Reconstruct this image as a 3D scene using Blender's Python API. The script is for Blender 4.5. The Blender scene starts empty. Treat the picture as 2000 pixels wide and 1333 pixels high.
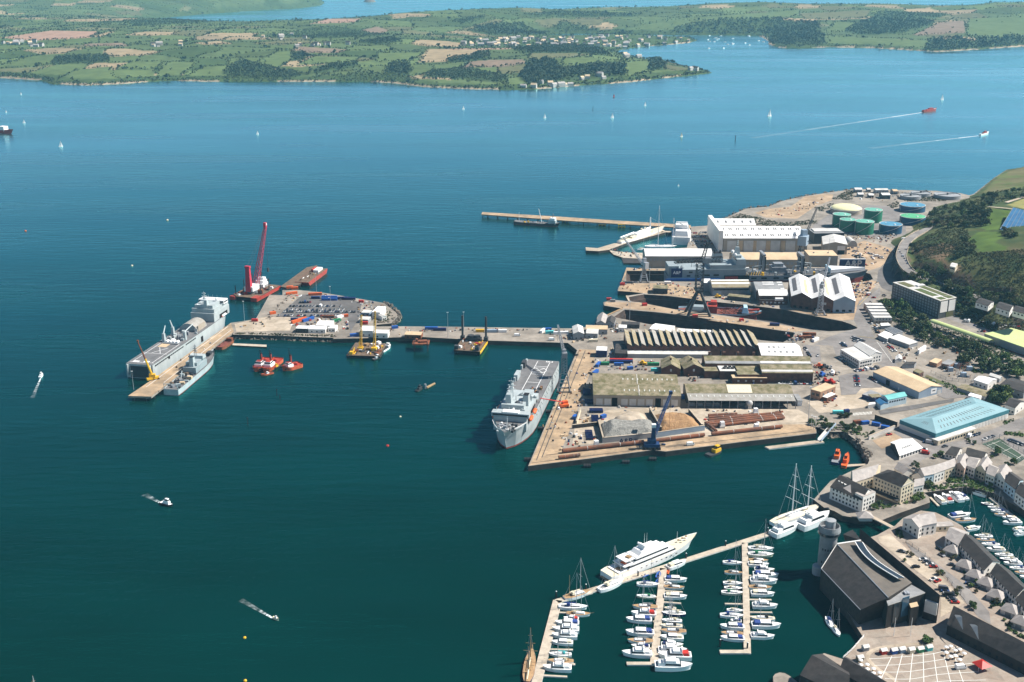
import bpy,bmesh,math,random
import numpy as np
from mathutils import Vector,Matrix,noise as mnoise
from mathutils.geometry import delaunay_2d_cdt
R=math.radians
C=bpy.context.scene.collection
S=bpy.context.scene
rnd=random.Random(7)
# camera, light, air
FPX,PITCH,CAMH=2260.0,R(18.5),340.0
cd=bpy.data.cameras.new("camera");cam=bpy.data.objects.new("camera",cd);C.objects.link(cam)
cam.location=(0,0,CAMH);cam.rotation_euler=(math.pi/2-PITCH,0,0)
cd.sensor_width=36.0;cd.lens=36.0*FPX/2000.0
cd.clip_start=1.0;cd.clip_end=90000.0
S.camera=cam
SUN_EL,SUN_AZ=R(48),R(9)
sd=Vector((math.cos(SUN_AZ)*math.cos(SUN_EL),math.sin(SUN_AZ)*math.cos(SUN_EL),math.sin(SUN_EL)))
sl=bpy.data.lights.new("sun",'SUN');so=bpy.data.objects.new("sun",sl);C.objects.link(so)
sl.energy=5.0;sl.angle=R(0.5);sl.color=(1.0,0.955,0.88)
so.rotation_euler=sd.to_track_quat('Z','Y').to_euler();so.location=(0,0,2000)
W=bpy.data.worlds.new("World");S.world=W;W.use_nodes=True
wn=W.node_tree;wb=wn.nodes["Background"]
sky=wn.nodes.new("ShaderNodeTexSky");sky.sky_type='NISHITA';sky.sun_disc=False
sky.sun_elevation=SUN_EL;sky.sun_rotation=math.pi/2-SUN_AZ
sky.air_density=1.0;sky.dust_density=0.0;sky.ozone_density=4.0
wn.links.new(sky.outputs[0],wb.inputs[0]);wb.inputs[1].default_value=0.05
S.view_settings.view_transform='Standard';S.view_settings.look='None'
S.view_settings.gamma=1.0;S.view_settings.use_curve_mapping=False
S.view_settings.exposure=0.8
S.cycles.use_denoising=True
S.cycles.max_bounces=6;S.cycles.diffuse_bounces=3;S.cycles.glossy_bounces=3
S.cycles.transparent_max_bounces=8;S.cycles.volume_bounces=1
HAZE_DENSITY=4.2e-5
# photograph pixel -> ground
SP,CP=math.sin(PITCH),math.cos(PITCH)
def ray(px,py):
 u=(px-1000.0)/FPX;v=(py-666.5)/FPX
 return Vector((u,CP-v*SP,-SP-v*CP))
def P(px,py,z=0.0):
 d=ray(px,py);t=(z-CAMH)/d.z
 return Vector((d.x*t,d.y*t,z))
def proj(p):
 x,y,z=p[0],p[1],p[2]-CAMH
 dz=y*CP-z*SP;dv=-(y*SP+z*CP)
 return(1000+FPX*x/dz,666.5+FPX*dv/dz)
def mpp(py):return CAMH/CP/(py-666.5+FPX*SP/CP)
class Fr:
 def __init__(s,x,y,f):s.x,s.y,s.f=x,y,f
 def px(s,a,b):return(s.x+a/s.f,s.y+b/s.f)
 def __call__(s,a,b,z=4.0):return P(s.x+a/s.f,s.y+b/s.f,z)
 def L(s,pts,z=4.0):return[s(a,b,z)for a,b in pts]
F0=Fr(0,0,1)
F1=Fr(200,420,3.508);F2=Fr(650,580,3.636);F3=Fr(1100,380,4.76);F4=Fr(1400,360,4.4444)
F5=Fr(1020,620,4.3);F6=Fr(1300,620,4.4425);F7=Fr(1600,540,4.4425);F8=Fr(1560,760,4.443)
F9=Fr(1480,880,2.942);F10=Fr(1000,1020,3.571);F11=Fr(1560,320,4.443);F12=Fr(800,0,3.333)
F13=Fr(0,0,2.5);F14=Fr(1300,0,2.857)
# materials
MATS={}
def lin(c):
 def f(v):return v/12.92 if v<=.04045 else((v+.055)/1.055)**2.4
 return tuple(f(v)for v in c)
def mat(name,col,rough=.6,col2=None,scale=.3,metal=0,spec=.3,detail=4,bump=0,bscale=None,stretch=None,lo=.38,hi=.62,objrand=0,fine=0):
 """Principled material: base colour varied by a noise in world metres."""
 m=bpy.data.materials.new(name);m.use_nodes=True;nt=m.node_tree;b=nt.nodes["Principled BSDF"]
 b.inputs["Base Color"].default_value=(*col,1);b.inputs["Roughness"].default_value=rough
 b.inputs["Metallic"].default_value=metal;b.inputs["Specular IOR Level"].default_value=spec
 m.diffuse_color=(*col,1)
 g=None
 if col2 or bump:
  g=nt.nodes.new("ShaderNodeNewGeometry");v=g.outputs["Position"]
  if stretch:
   mp=nt.nodes.new("ShaderNodeMapping");mp.inputs["Scale"].default_value=stretch
   nt.links.new(v,mp.inputs[0]);v=mp.outputs[0]
 if col2:
  n=nt.nodes.new("ShaderNodeTexNoise");n.inputs["Scale"].default_value=scale;n.inputs["Detail"].default_value=detail
  n.inputs["Roughness"].default_value=.65
  nt.links.new(v,n.inputs["Vector"])
  r=nt.nodes.new("ShaderNodeMapRange");r.inputs[1].default_value=lo;r.inputs[2].default_value=hi
  nt.links.new(n.outputs[0],r.inputs[0])
  x=nt.nodes.new("ShaderNodeMix");x.data_type='RGBA'
  x.inputs[6].default_value=(*col,1);x.inputs[7].default_value=(*col2,1)
  nt.links.new(r.outputs[0],x.inputs[0]);out=x.outputs[2]
  if fine:
   nf=nt.nodes.new("ShaderNodeTexNoise");nf.inputs["Scale"].default_value=fine;nf.inputs["Detail"].default_value=6;nf.inputs["Roughness"].default_value=.75;nt.links.new(v,nf.inputs["Vector"])
   vo=nt.nodes.new("ShaderNodeTexVoronoi");vo.feature='F1';vo.inputs["Scale"].default_value=fine*.45;nt.links.new(v,vo.inputs["Vector"])
   hv=nt.nodes.new("ShaderNodeHueSaturation");ma=nt.nodes.new("ShaderNodeMath");ma.operation='MULTIPLY_ADD';ma.inputs[1].default_value=.9;ma.inputs[2].default_value=.46;mb=nt.nodes.new("ShaderNodeMath");mb.operation='MULTIPLY_ADD';mb.inputs[1].default_value=.22;sx=nt.nodes.new("ShaderNodeSeparateColor");nt.links.new(vo.outputs["Color"],sx.inputs[0]);nt.links.new(nf.outputs[0],ma.inputs[0]);nt.links.new(sx.outputs[0],mb.inputs[0]);nt.links.new(ma.outputs[0],mb.inputs[2]);nt.links.new(mb.outputs[0],hv.inputs["Value"]);nt.links.new(out,hv.inputs["Color"]);out=hv.outputs[0]
  if objrand:
   oi=nt.nodes.new("ShaderNodeObjectInfo");hs=nt.nodes.new("ShaderNodeHueSaturation")
   r2=nt.nodes.new("ShaderNodeMapRange");r2.inputs[3].default_value=1-objrand;r2.inputs[4].default_value=1+objrand
   nt.links.new(oi.outputs["Random"],r2.inputs[0]);nt.links.new(r2.outputs[0],hs.inputs["Value"])
   r3=nt.nodes.new("ShaderNodeMapRange");r3.inputs[3].default_value=.5-objrand*.07;r3.inputs[4].default_value=.5+objrand*.07
   m2=nt.nodes.new("ShaderNodeMath");m2.operation='FRACT';m3=nt.nodes.new("ShaderNodeMath");m3.operation='MULTIPLY';m3.inputs[1].default_value=7.31
   nt.links.new(oi.outputs["Random"],m3.inputs[0]);nt.links.new(m3.outputs[0],m2.inputs[0]);nt.links.new(m2.outputs[0],r3.inputs[0]);nt.links.new(r3.outputs[0],hs.inputs["Hue"])
   nt.links.new(out,hs.inputs["Color"]);out=hs.outputs[0]
  nt.links.new(out,b.inputs["Base Color"])
 if bump:
  n2=nt.nodes.new("ShaderNodeTexNoise");n2.inputs["Scale"].default_value=bscale or scale*3;n2.inputs["Detail"].default_value=5
  nt.links.new(v,n2.inputs["Vector"])
  bp=nt.nodes.new("ShaderNodeBump");bp.inputs["Strength"].default_value=bump;bp.inputs["Distance"].default_value=1
  nt.links.new(n2.outputs[0],bp.inputs["Height"]);nt.links.new(bp.outputs[0],b.inputs["Normal"])
 MATS[name]=m;return m
 # mesh builder
class MB:
 def __init__(s,dm='steel_grey'):s.v,s.f,s.m,s.dm=[],[],[],dm
 def face(s,pts,m=None):
  i=len(s.v);s.v+=[tuple(p)for p in pts];s.f.append(tuple(range(i,i+len(pts))));s.m.append(m or s.dm);return s
 def box(s,c,size,rot=0,m=None,top=None,tz=None):
  """box standing on c (centre of its base); tz=(tx,ty) shrinks the top"""
  hx,hy,hz=size[0]/2,size[1]/2,size[2];k=tz or(1,1)
  co,si=math.cos(rot),math.sin(rot)
  def q(x,y,z):return(c[0]+x*co-y*si,c[1]+x*si+y*co,c[2]+z)
  a=[q(-hx,-hy,0),q(hx,-hy,0),q(hx,hy,0),q(-hx,hy,0)]
  b=[q(-hx*k[0],-hy*k[1],hz),q(hx*k[0],-hy*k[1],hz),q(hx*k[0],hy*k[1],hz),q(-hx*k[0],hy*k[1],hz)]
  i=len(s.v);s.v+=a+b;m=m or s.dm
  for f,mm in(((3,2,1,0),m),((4,5,6,7),top or m),((0,1,5,4),m),((1,2,6,5),m),((2,3,7,6),m),((3,0,4,7),m)):
   s.f.append(tuple(i+k_ for k_ in f));s.m.append(mm)
  return s
 def prism(s,poly,z0,z1,m=None,top=None,bottom=False):
  n=len(poly);ar=sum(poly[i][0]*poly[(i+1)%n][1]-poly[(i+1)%n][0]*poly[i][1]for i in range(n))
  if ar<0:poly=poly[::-1]
  i=len(s.v);s.v+=[(p[0],p[1],z0)for p in poly]+[(p[0],p[1],z1)for p in poly];m=m or s.dm
  for k in range(n):
   s.f.append((i+k,i+(k+1)%n,i+n+(k+1)%n,i+n+k));s.m.append(m)
  s.f.append(tuple(i+n+k for k in range(n)));s.m.append(top or m)
  if bottom:s.f.append(tuple(i+n-1-k for k in range(n)));s.m.append(m)
  return s
 def loft(s,rings,m=None,cap0=True,cap1=True,closed=True,mats=None):
  n=len(rings[0]);i=len(s.v);m=m or s.dm
  for r in rings:s.v+=[tuple(p)for p in r]
  for a in range(len(rings)-1):
   for k in range(n if closed else n-1):
    k2=(k+1)%n
    s.f.append((i+a*n+k,i+a*n+k2,i+(a+1)*n+k2,i+(a+1)*n+k));s.m.append(mats[k]if mats else m)
  if cap0:s.f.append(tuple(i+n-1-k for k in range(n)));s.m.append(m)
  if cap1:s.f.append(tuple(i+(len(rings)-1)*n+k for k in range(n)));s.m.append(m)
  return s
 def tube(s,p0,p1,r0,r1=None,n=8,m=None,cap=True):
  p0,p1=Vector(p0),Vector(p1);r1=r0 if r1 is None else r1;d=(p1-p0)
  if d.length<1e-6:return s
  d.normalize();a=d.orthogonal().normalized();b=d.cross(a)
  rg=[[c+(a*math.cos(2*math.pi*k/n)+b*math.sin(2*math.pi*k/n))*r for k in range(n)]for c,r in((p0,r0),(p1,r1))]
  return s.loft(rg,m,cap,cap)
 def lathe(s,c,prof,n=24,m=None,mats=None):
  """profile [(r,z)] turned round the vertical through c"""
  rg=[[(c[0]+r*math.cos(2*math.pi*k/n),c[1]+r*math.sin(2*math.pi*k/n),c[2]+z)for k in range(n)]for r,z in prof]
  for j in range(len(rg)-1):s.loft([rg[j],rg[j+1]],(mats[j]if mats else m),False,False)
  s.face(rg[-1],(mats[-1]if mats else m));s.face(rg[0][::-1],(mats[0]if mats else m));return s
 def ball(s,c,r,m=None,n=8,sq=1.0):
  return s.lathe(c,[(r*math.sin(math.pi*k/(n//2+1)),-r*sq*math.cos(math.pi*k/(n//2+1)))for k in range(1,n//2+1)],n,m)
 def truss(s,p0,p1,w0,w1,t,nseg,m=None,up=None):
  """four chorded lattice boom"""
  p0,p1=Vector(p0),Vector(p1);d=(p1-p0).normalized();a=d.cross(Vector(up or(0,0,1)))
  if a.length<1e-3:a=Vector((1,0,0))
  a.normalize();b=d.cross(a)
  rings=[]
  for k in range(nseg+1):
   f=k/nseg;c=p0.lerp(p1,f);w=(w0+(w1-w0)*f)/2
   rings.append([c+a*w+b*w,c-a*w+b*w,c-a*w-b*w,c+a*w-b*w])
  for q in range(4):s.tube(rings[0][q],rings[-1][q],t,t,4,m,False)
  for k in range(nseg):
   for q in range(4):
    q2=(q+1)%4
    s.tube(rings[k][q],rings[k+1][q2]if k%2 else rings[k+1][q2],t*.6,t*.6,3,m,False)
    s.tube(rings[k+1][q],rings[k+1][q2],t*.6,t*.6,3,m,False)
  return s
 def build(s,name,parent=None,smooth=False,loc=None):
  me=bpy.data.meshes.new(name);me.from_pydata(s.v,[],s.f)
  names=[]
  for x in s.m:
   if x not in names:names.append(x)
  ix={x:k for k,x in enumerate(names)}
  for x in names:me.materials.append(MATS[x])
  me.polygons.foreach_set("material_index",[ix[x]for x in s.m])
  if smooth:me.polygons.foreach_set("use_smooth",[True]*len(s.f))
  me.update()
  o=bpy.data.objects.new(name,me);C.objects.link(o)
  if parent is not None:o.parent=parent
  if loc is not None:o.location=loc
  return o
def tag(o,label=None,cat=None,group=None,kind=None):
 if label:o["label"]=label
 if cat:o["category"]=cat
 if group:o["group"]=group
 if kind:o["kind"]=kind
 return o
def thing(name,label,cat,loc=(0,0,0),rz=0.0,group=None):
 o=bpy.data.objects.new(name,None);C.objects.link(o);o.location=loc;o.rotation_euler=(0,0,rz);o.empty_display_size=1
 return tag(o,label,cat,group)
def kids(o):return[c for c in bpy.data.objects if c.parent is o]
KC={}
def dup(root,loc,rz=0.0,label=None,group=None,scale=None):
 """copy a thing with its parts and sub-parts (meshes shared)"""
 if root.name not in KC:KC[root.name]=[(c,kids(c))for c in kids(root)]
 r=root.copy();C.objects.link(r);r.location=loc;r.rotation_euler=(0,0,rz)
 if scale is not None:r.scale=scale if hasattr(scale,'__len__')else(scale,)*3
 if label:r["label"]=label
 if group:r["group"]=group
 for c,gs in KC[root.name]:
  k=c.copy();C.objects.link(k);k.parent=r
  for g in gs:
   e=g.copy();C.objects.link(e);e.parent=k
 return r
def flat(poly,z,name,m,holes=(),kind='structure',label=None,skirt=None,skirt_m=None):
 """a level sheet from an outline (with holes), with optional vertical sides down to skirt"""
 loops=[[Vector((p[0],p[1],0))for p in poly]]+[[Vector((p[0],p[1],0))for p in h]for h in holes]
 fl=[p.xy for l in loops for p in l];ed=[];k=0
 for l in loops:
  ed+=[(k+i,k+(i+1)%len(l))for i in range(len(l))];k+=len(l)
 V2,_,F2,_,_,_=delaunay_2d_cdt(fl,ed,[],0,1e-4)
 b=MB(m);b.v=[(p.x,p.y,z)for p in V2]
 cx=np.array([sum((V2[i]for i in t),Vector((0,0)))/len(t)for t in F2])
 ok=inpoly(cx[:,0],cx[:,1],loops[0])
 for h in loops[1:]:ok&=~inpoly(cx[:,0],cx[:,1],h)
 for t,g in zip(F2,ok):
  if not g:continue
  a=[V2[i]for i in t];cr=(a[1]-a[0]).cross(a[2]-a[0])
  b.f.append(tuple(t)if cr>0 else tuple(t[::-1]));b.m.append(m)
 if skirt is not None:
  for li,l in enumerate(loops):
   n=len(l);ar=sum(l[i].x*l[(i+1)%n].y-l[(i+1)%n].x*l[i].y for i in range(n))
   if(ar<0)==(li==0):l=l[::-1]
   for i in range(n):
    p,q=l[i],l[(i+1)%n]
    b.face([(p.x,p.y,skirt),(q.x,q.y,skirt),(q.x,q.y,z),(p.x,p.y,z)],skirt_m or m)
 o=b.build(name)
 return tag(o,label,None,None,kind)
def inpoly(x,y,poly):
 """vectorised even-odd test"""
 x=np.asarray(x,float);y=np.asarray(y,float);c=np.zeros(x.shape,bool);n=len(poly)
 for i in range(n):
  x0,y0=poly[i][0],poly[i][1];x1,y1=poly[(i+1)%n][0],poly[(i+1)%n][1]
  if y0==y1:continue
  c^=((y0>y)!=(y1>y))&(x<(x1-x0)*(y-y0)/(y1-y0)+x0)
 return c
def ribbon(pts,w,z,name,m,kind='structure',zf=None,label=None):
 """a strip of width w along pts (world), at height z or zf(x,y)"""
 b=MB(m);L=[];n=len(pts)
 for i in range(n):
  a=Vector(pts[max(0,i-1)]).xy;c=Vector(pts[min(n-1,i+1)]).xy;d=(c-a).normalized();nn=Vector((-d.y,d.x));p=Vector(pts[i]).xy
  ww=(w[i]if hasattr(w,'__len__')else w)/2
  L.append((p+nn*ww,p-nn*ww))
 h=(lambda q:zf(q.x,q.y))if zf else(lambda q:z)
 for i in range(n-1):
  (a,c),(d,e)=L[i],L[i+1]
  h0,h1=h((a+c)/2),h((d+e)/2);b.face([(c.x,c.y,h0),(e.x,e.y,h1),(d.x,d.y,h1),(a.x,a.y,h0)])
 return tag(b.build(name),label,None,None,kind)
def smoothpath(pts,k=6):
 pts=[Vector(p)for p in pts];out=[]
 for i in range(len(pts)-1):
  p0,p1,p2,p3=pts[max(0,i-1)],pts[i],pts[i+1],pts[min(len(pts)-1,i+2)]
  for j in range(k):
   t=j/k
   out.append(.5*((2*p1)+(-p0+p2)*t+(2*p0-5*p1+4*p2-p3)*t*t+(-p0+3*p1-3*p2+p3)*t**3))
 return out+[pts[-1]]
 # water
def water_mat():
 m=bpy.data.materials.new("sea_water");m.use_nodes=True;nt=m.node_tree;b=nt.nodes["Principled BSDF"];N=nt.nodes.new;Lk=nt.links.new
 g=N("ShaderNodeNewGeometry")
 def noise(sc,det,st=None,rough=.55):
  v=g.outputs["Position"]
  if st:
   mp=N("ShaderNodeMapping");mp.inputs["Scale"].default_value=st;mp.inputs["Rotation"].default_value=(0,0,.35);Lk(v,mp.inputs[0]);v=mp.outputs[0]
  n=N("ShaderNodeTexNoise");n.inputs["Scale"].default_value=sc;n.inputs["Detail"].default_value=det;n.inputs["Roughness"].default_value=rough
  Lk(v,n.inputs["Vector"]);return n.outputs[0]
 def rmp(s,a,c,d,e):
  r=N("ShaderNodeMapRange");r.inputs[1].default_value=a;r.inputs[2].default_value=c;r.inputs[3].default_value=d;r.inputs[4].default_value=e;Lk(s,r.inputs[0]);return r.outputs[0]
 x=N("ShaderNodeMix");x.data_type='RGBA';x.inputs[6].default_value=(.0001,.0135,.0112,1);x.inputs[7].default_value=(.0001,.0245,.0225,1)
 Lk(rmp(noise(.0045,5,(.5,1.2,1)),.35,.65,0,1),x.inputs[0]);
 gl=N("ShaderNodeBsdfGlossy");gl.inputs["Color"].default_value=(.46,.86,1,1);fr=N("ShaderNodeFresnel");fr.inputs[0].default_value=1.2
 ms=N("ShaderNodeMixShader");df=N("ShaderNodeBsdfDiffuse");Lk(x.outputs[2],df.inputs[0]);pw=N("ShaderNodeMath");pw.operation='MULTIPLY_ADD';pw.inputs[1].default_value=2.9;pw.inputs[2].default_value=-.09;pw.use_clamp=True;Lk(fr.outputs[0],pw.inputs[0]);Lk(pw.outputs[0],ms.inputs[0]);gx=N("ShaderNodeMix");gx.data_type='RGBA';gx.inputs[6].default_value=(.06,.76,.78,1);gx.inputs[7].default_value=(.54,.93,.97,1);Lk(pw.outputs[0],gx.inputs[0]);Lk(gx.outputs[2],gl.inputs["Color"]);Lk(df.outputs[0],ms.inputs[1]);Lk(gl.outputs[0],ms.inputs[2])
 Lk(ms.outputs[0],nt.nodes["Material Output"].inputs[0])
 Lk(rmp(noise(.006,4,(.25,1.3,1)),.36,.64,.14,.30),gl.inputs["Roughness"])
 a1=N("ShaderNodeMath");a1.operation='MULTIPLY';a1.inputs[1].default_value=.45;Lk(noise(.42,4,(.6,1.3,1),.62),a1.inputs[0])
 a2=N("ShaderNodeMath");a2.operation='MULTIPLY_ADD';a2.inputs[1].default_value=1.3;Lk(noise(.075,3,(.35,1.5,1)),a2.inputs[0]);Lk(a1.outputs[0],a2.inputs[2])
 bp=N("ShaderNodeBump");Lk(rmp(noise(.0035,4,(.4,1.4,1)),.35,.65,.10,.40),bp.inputs["Strength"]);bp.inputs["Distance"].default_value=1.0
 Lk(a2.outputs[0],bp.inputs["Height"]);Lk(bp.outputs[0],gl.inputs["Normal"]);Lk(bp.outputs[0],fr.inputs["Normal"]);nt.nodes.remove(b)
 MATS["sea_water"]=m
water_mat()
# the far shore
COAST=[(-700,128),(-300,140),(0,153),(80,158),(100,165),(170,167.5),(240,164.5),(300,160),(335,158.5),(420,160.5),(560,160.5),(640,160.5),(700,160),(760,162.5),(830,171),(900,174.5),(990,176.5),(1040,175.5),(1100,171),(1150,166.5),(1190,164.5),(1240,160.5),(1290,154),(1340,149.5),(1392,143),(1375,137),(1350,133),(1310,123),(1270,117),(1235,112),(1215,106),(1203,99.5),(1250,92.5),(1300,88.5),(1345,84.5),(1364,79.5),(1348,74),(1290,73.5),(1200,72),(1150,73.5),(1090,75),(1050,74),(1075,67),(1130,66),(1200,67),(1330,69),(1480,70),(1498,80),(1500,88),(1520,94),(1560,95.5),(1620,93),(1700,94.5),(1830,102),(1880,99.5),(1930,96),(2000,91.5),(2300,80),(2600,74),(2600,34),(2000,33),(1900,36),(1830,40),(1700,36),(1400,37),(1100,40),(1000,42),(850,46),(700,51),(620,54),(480,57),(330,55),(255,46),(285,39),(400,28),(520,20),(585,17),(628,11),(634,6),(610,-14),(500,-24),(-700,-24)]
CW=np.array([P(x,y)[:2]for x,y in COAST])
def seg_dist(X,Y,poly):
 d=np.full(X.shape,1e12)
 for i in range(len(poly)):
  a=poly[i];e=poly[(i+1)%len(poly)]-a;t=np.clip(((X-a[0])*e[0]+(Y-a[1])*e[1])/(e@e),0,1)
  d=np.minimum(d,(X-a[0]-t*e[0])**2+(Y-a[1]-t*e[1])**2)
 return np.sqrt(d)
def vnoise(X,Y,s,seed):
 """smooth value noise on a lattice of s metres"""
 r=np.random.RandomState(seed);G=r.rand(257,257);x=X/s+1000;y=Y/s+1000
 xi=np.floor(x).astype(int);yi=np.floor(y).astype(int);fx=x-xi;fy=y-yi;fx=fx*fx*(3-2*fx);fy=fy*fy*(3-2*fy)
 g=lambda i,j:G[(xi+i)%257,(yi+j)%257]
 return(g(0,0)*(1-fx)+g(1,0)*fx)*(1-fy)+(g(0,1)*(1-fx)+g(1,1)*fx)*fy
HILLS=[(1600,36,62,700),(1350,40,52,550),(1000,44,30,500),(1900,40,30,450),(2050,45,46,500),(930,66,34,330),(1080,60,26,330),(700,60,14,500),(450,60,15,700),(200,70,20,900),(480,16,50,900),(250,5,60,1800),(560,8,42,350),(900,108,14,300),(1060,135,12,220),(1180,140,8,160),(1150,118,8,200),(620,120,10,350),(330,118,10,400),(100,110,14,500),(1600,72,14,220),(1850,78,22,260),(1430,62,26,200)]
def far_h(X,Y):
 d=seg_dist(X,Y,CW);ins=inpoly(X,Y,CW)
 h=16*(1-np.exp(-d/110))+16*(1-np.exp(-d/700))+d*.0
 for px,py,a,r in HILLS:
  c=P(px,py);h=h+a*np.exp(-((X-c.x)**2+(Y-c.y)**2)/(2*r*r))*(1-np.exp(-d/200))
 h=h+(vnoise(X,Y,420,3)-.5)*22*(1-np.exp(-d/260))+(vnoise(X,Y,130,4)-.5)*6*(1-np.exp(-d/120))
 h=np.maximum(h,1.0+np.minimum(d*.10,4.5))
 return np.where(ins,h,-3-np.minimum(d,6)),d,ins
def grid(x0,x1,nx,ys):
 xs=np.linspace(x0,x1,nx);return np.meshgrid(xs,ys)
FIELD_PX=[([(817,122),(835,96),(955,94),(950,108),(905,112),(880,121)],'tan'),([(900,133),(920,119),(1022,116),(1026,124),(985,131)],'brown'),([(606,47),(640,37),(705,37),(690,44)],'rose'),([(705,60),(735,52),(760,60),(738,67)],'brown'),([(565,103),(580,91),(680,97),(660,104)],'brown'),([(1030,118),(1040,97),(1110,97),(1160,106),(1120,112)],'olive'),([(1225,150),(1215,122),(1285,117),(1275,140)],'bright'),([(855,97),(960,92),(1010,95),(975,97)],'rose'),([(100,162),(150,137),(215,130),(240,160),(170,165)],'bright'),([(222,154),(215,137),(300,136),(300,153)],'bright'),([(300,152),(325,122),(385,121),(350,151)],'bright'),([(355,153),(400,131),(445,128),(435,152)],'bright'),([(490,129),(540,101),(590,100),(565,120),(545,134)],'bright'),([(580,127),(610,111),(705,111),(690,124)],'bright'),([(225,134),(255,121),(320,121),(300,135)],'bright'),([(730,122),(735,105),(830,102),(800,120)],'bright'),([(160,90),(165,86),(240,84),(250,91)],'brown'),([(380,84),(430,80),(455,86),(400,88)],'tan'),([(1780,70),(1835,44),(1880,41),(1888,64)],'brown'),([(1885,70),(1890,38),(2000,32),(2100,32),(2100,80),(1980,75)],'bright'),([(1610,62),(1630,43),(1680,47),(1670,61)],'bright'),([(1615,88),(1620,72),(1740,76),(1830,82),(1800,96),(1700,93)],'bright'),([(1300,40),(1420,30),(1560,20),(1560,32),(1420,42)],'bright'),([(1560,27),(1700,20),(1690,36),(1570,38)],'olive'),([(890,62),(965,38),(985,40),(930,62)],'olive'),([(1040,40),(1080,36),(1180,40),(1170,52),(1060,52)],'olive'),([(1230,55),(1300,40),(1320,60),(1260,64)],'bright'),([(0,74),(100,60),(190,62),(180,74),(60,80)],'rose'),([(170,73),(215,62),(225,62),(195,73)],'tan'),([(800,168),(810,154),(900,157),(985,162),(960,171),(860,171)],'bright')]
WOODS_PX=[([(435,143),(470,118),(540,135),(600,146),(560,154),(450,153)],9),([(600,145),(650,127),(690,123),(700,130),(640,140)],12),([(750,148),(765,128),(790,122),(805,135),(790,152)],13),([(820,150),(850,138),(920,135),(990,150),(985,160),(900,154)],8),([(1020,152),(1035,122),(1075,118),(1100,138),(1160,130),(1215,128),(1218,150),(1130,150),(1070,162),(1030,168)],15),([(870,122),(880,114),(912,112),(915,121)],12),([(912,122),(925,108),(948,103),(952,116)],13),([(568,120),(575,106),(598,106),(596,116)],13),([(100,126),(110,112),(215,108),(210,122)],9),([(1000,98),(1100,84),(1170,96),(1190,108),(1120,104),(1030,104)],10),([(915,62),(950,47),(1020,46),(1040,60),(1085,66),(1040,70),(960,70)],12),([(880,42),(930,34),(950,36),(900,50)],11),([(1070,58),(1100,42),(1180,60),(1240,64),(1250,68),(1100,66)],12),([(1010,30),(1100,24),(1250,28),(1230,34),(1060,34)],11),([(1300,70),(1330,52),(1400,40),(1500,36),(1600,46),(1600,66),(1480,70)],14),([(1498,88),(1510,68),(1560,62),(1605,66),(1612,90),(1560,95)],14),([(1650,60),(1700,34),(1760,30),(1830,44),(1760,66),(1680,70)],11),([(1805,98),(1815,80),(1865,74),(1890,80),(1980,72),(2010,78),(2020,90),(1880,99),(1830,101)],15),([(1690,30),(1720,24),(1850,28),(1830,36)],9),([(640,150),(700,143),(800,150),(820,160),(700,158)],6),([(0,152),(0,144),(60,150),(105,156),(100,163)],8),([(240,40),(330,38),(420,44),(260,52)],7),([(520,70),(640,52),(760,70),(640,76)],6),([(700,84),(760,76),(785,82),(740,88)],11),([(1268,138),(1270,120),(1292,118),(1296,136)],14),([(1350,133),(1355,122),(1368,122),(1372,134)],8)]
FCOL={'bright':(.098,.135,.048),'green':(.080,.112,.042),'olive':(.125,.125,.058),'tan':(.29,.22,.13),'brown':(.20,.145,.10),'rose':(.32,.20,.14),'scrub':(.055,.085,.028),'shore':(.34,.27,.19),'dull':(.072,.10,.035)}
rs=np.random.RandomState(11)
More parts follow.
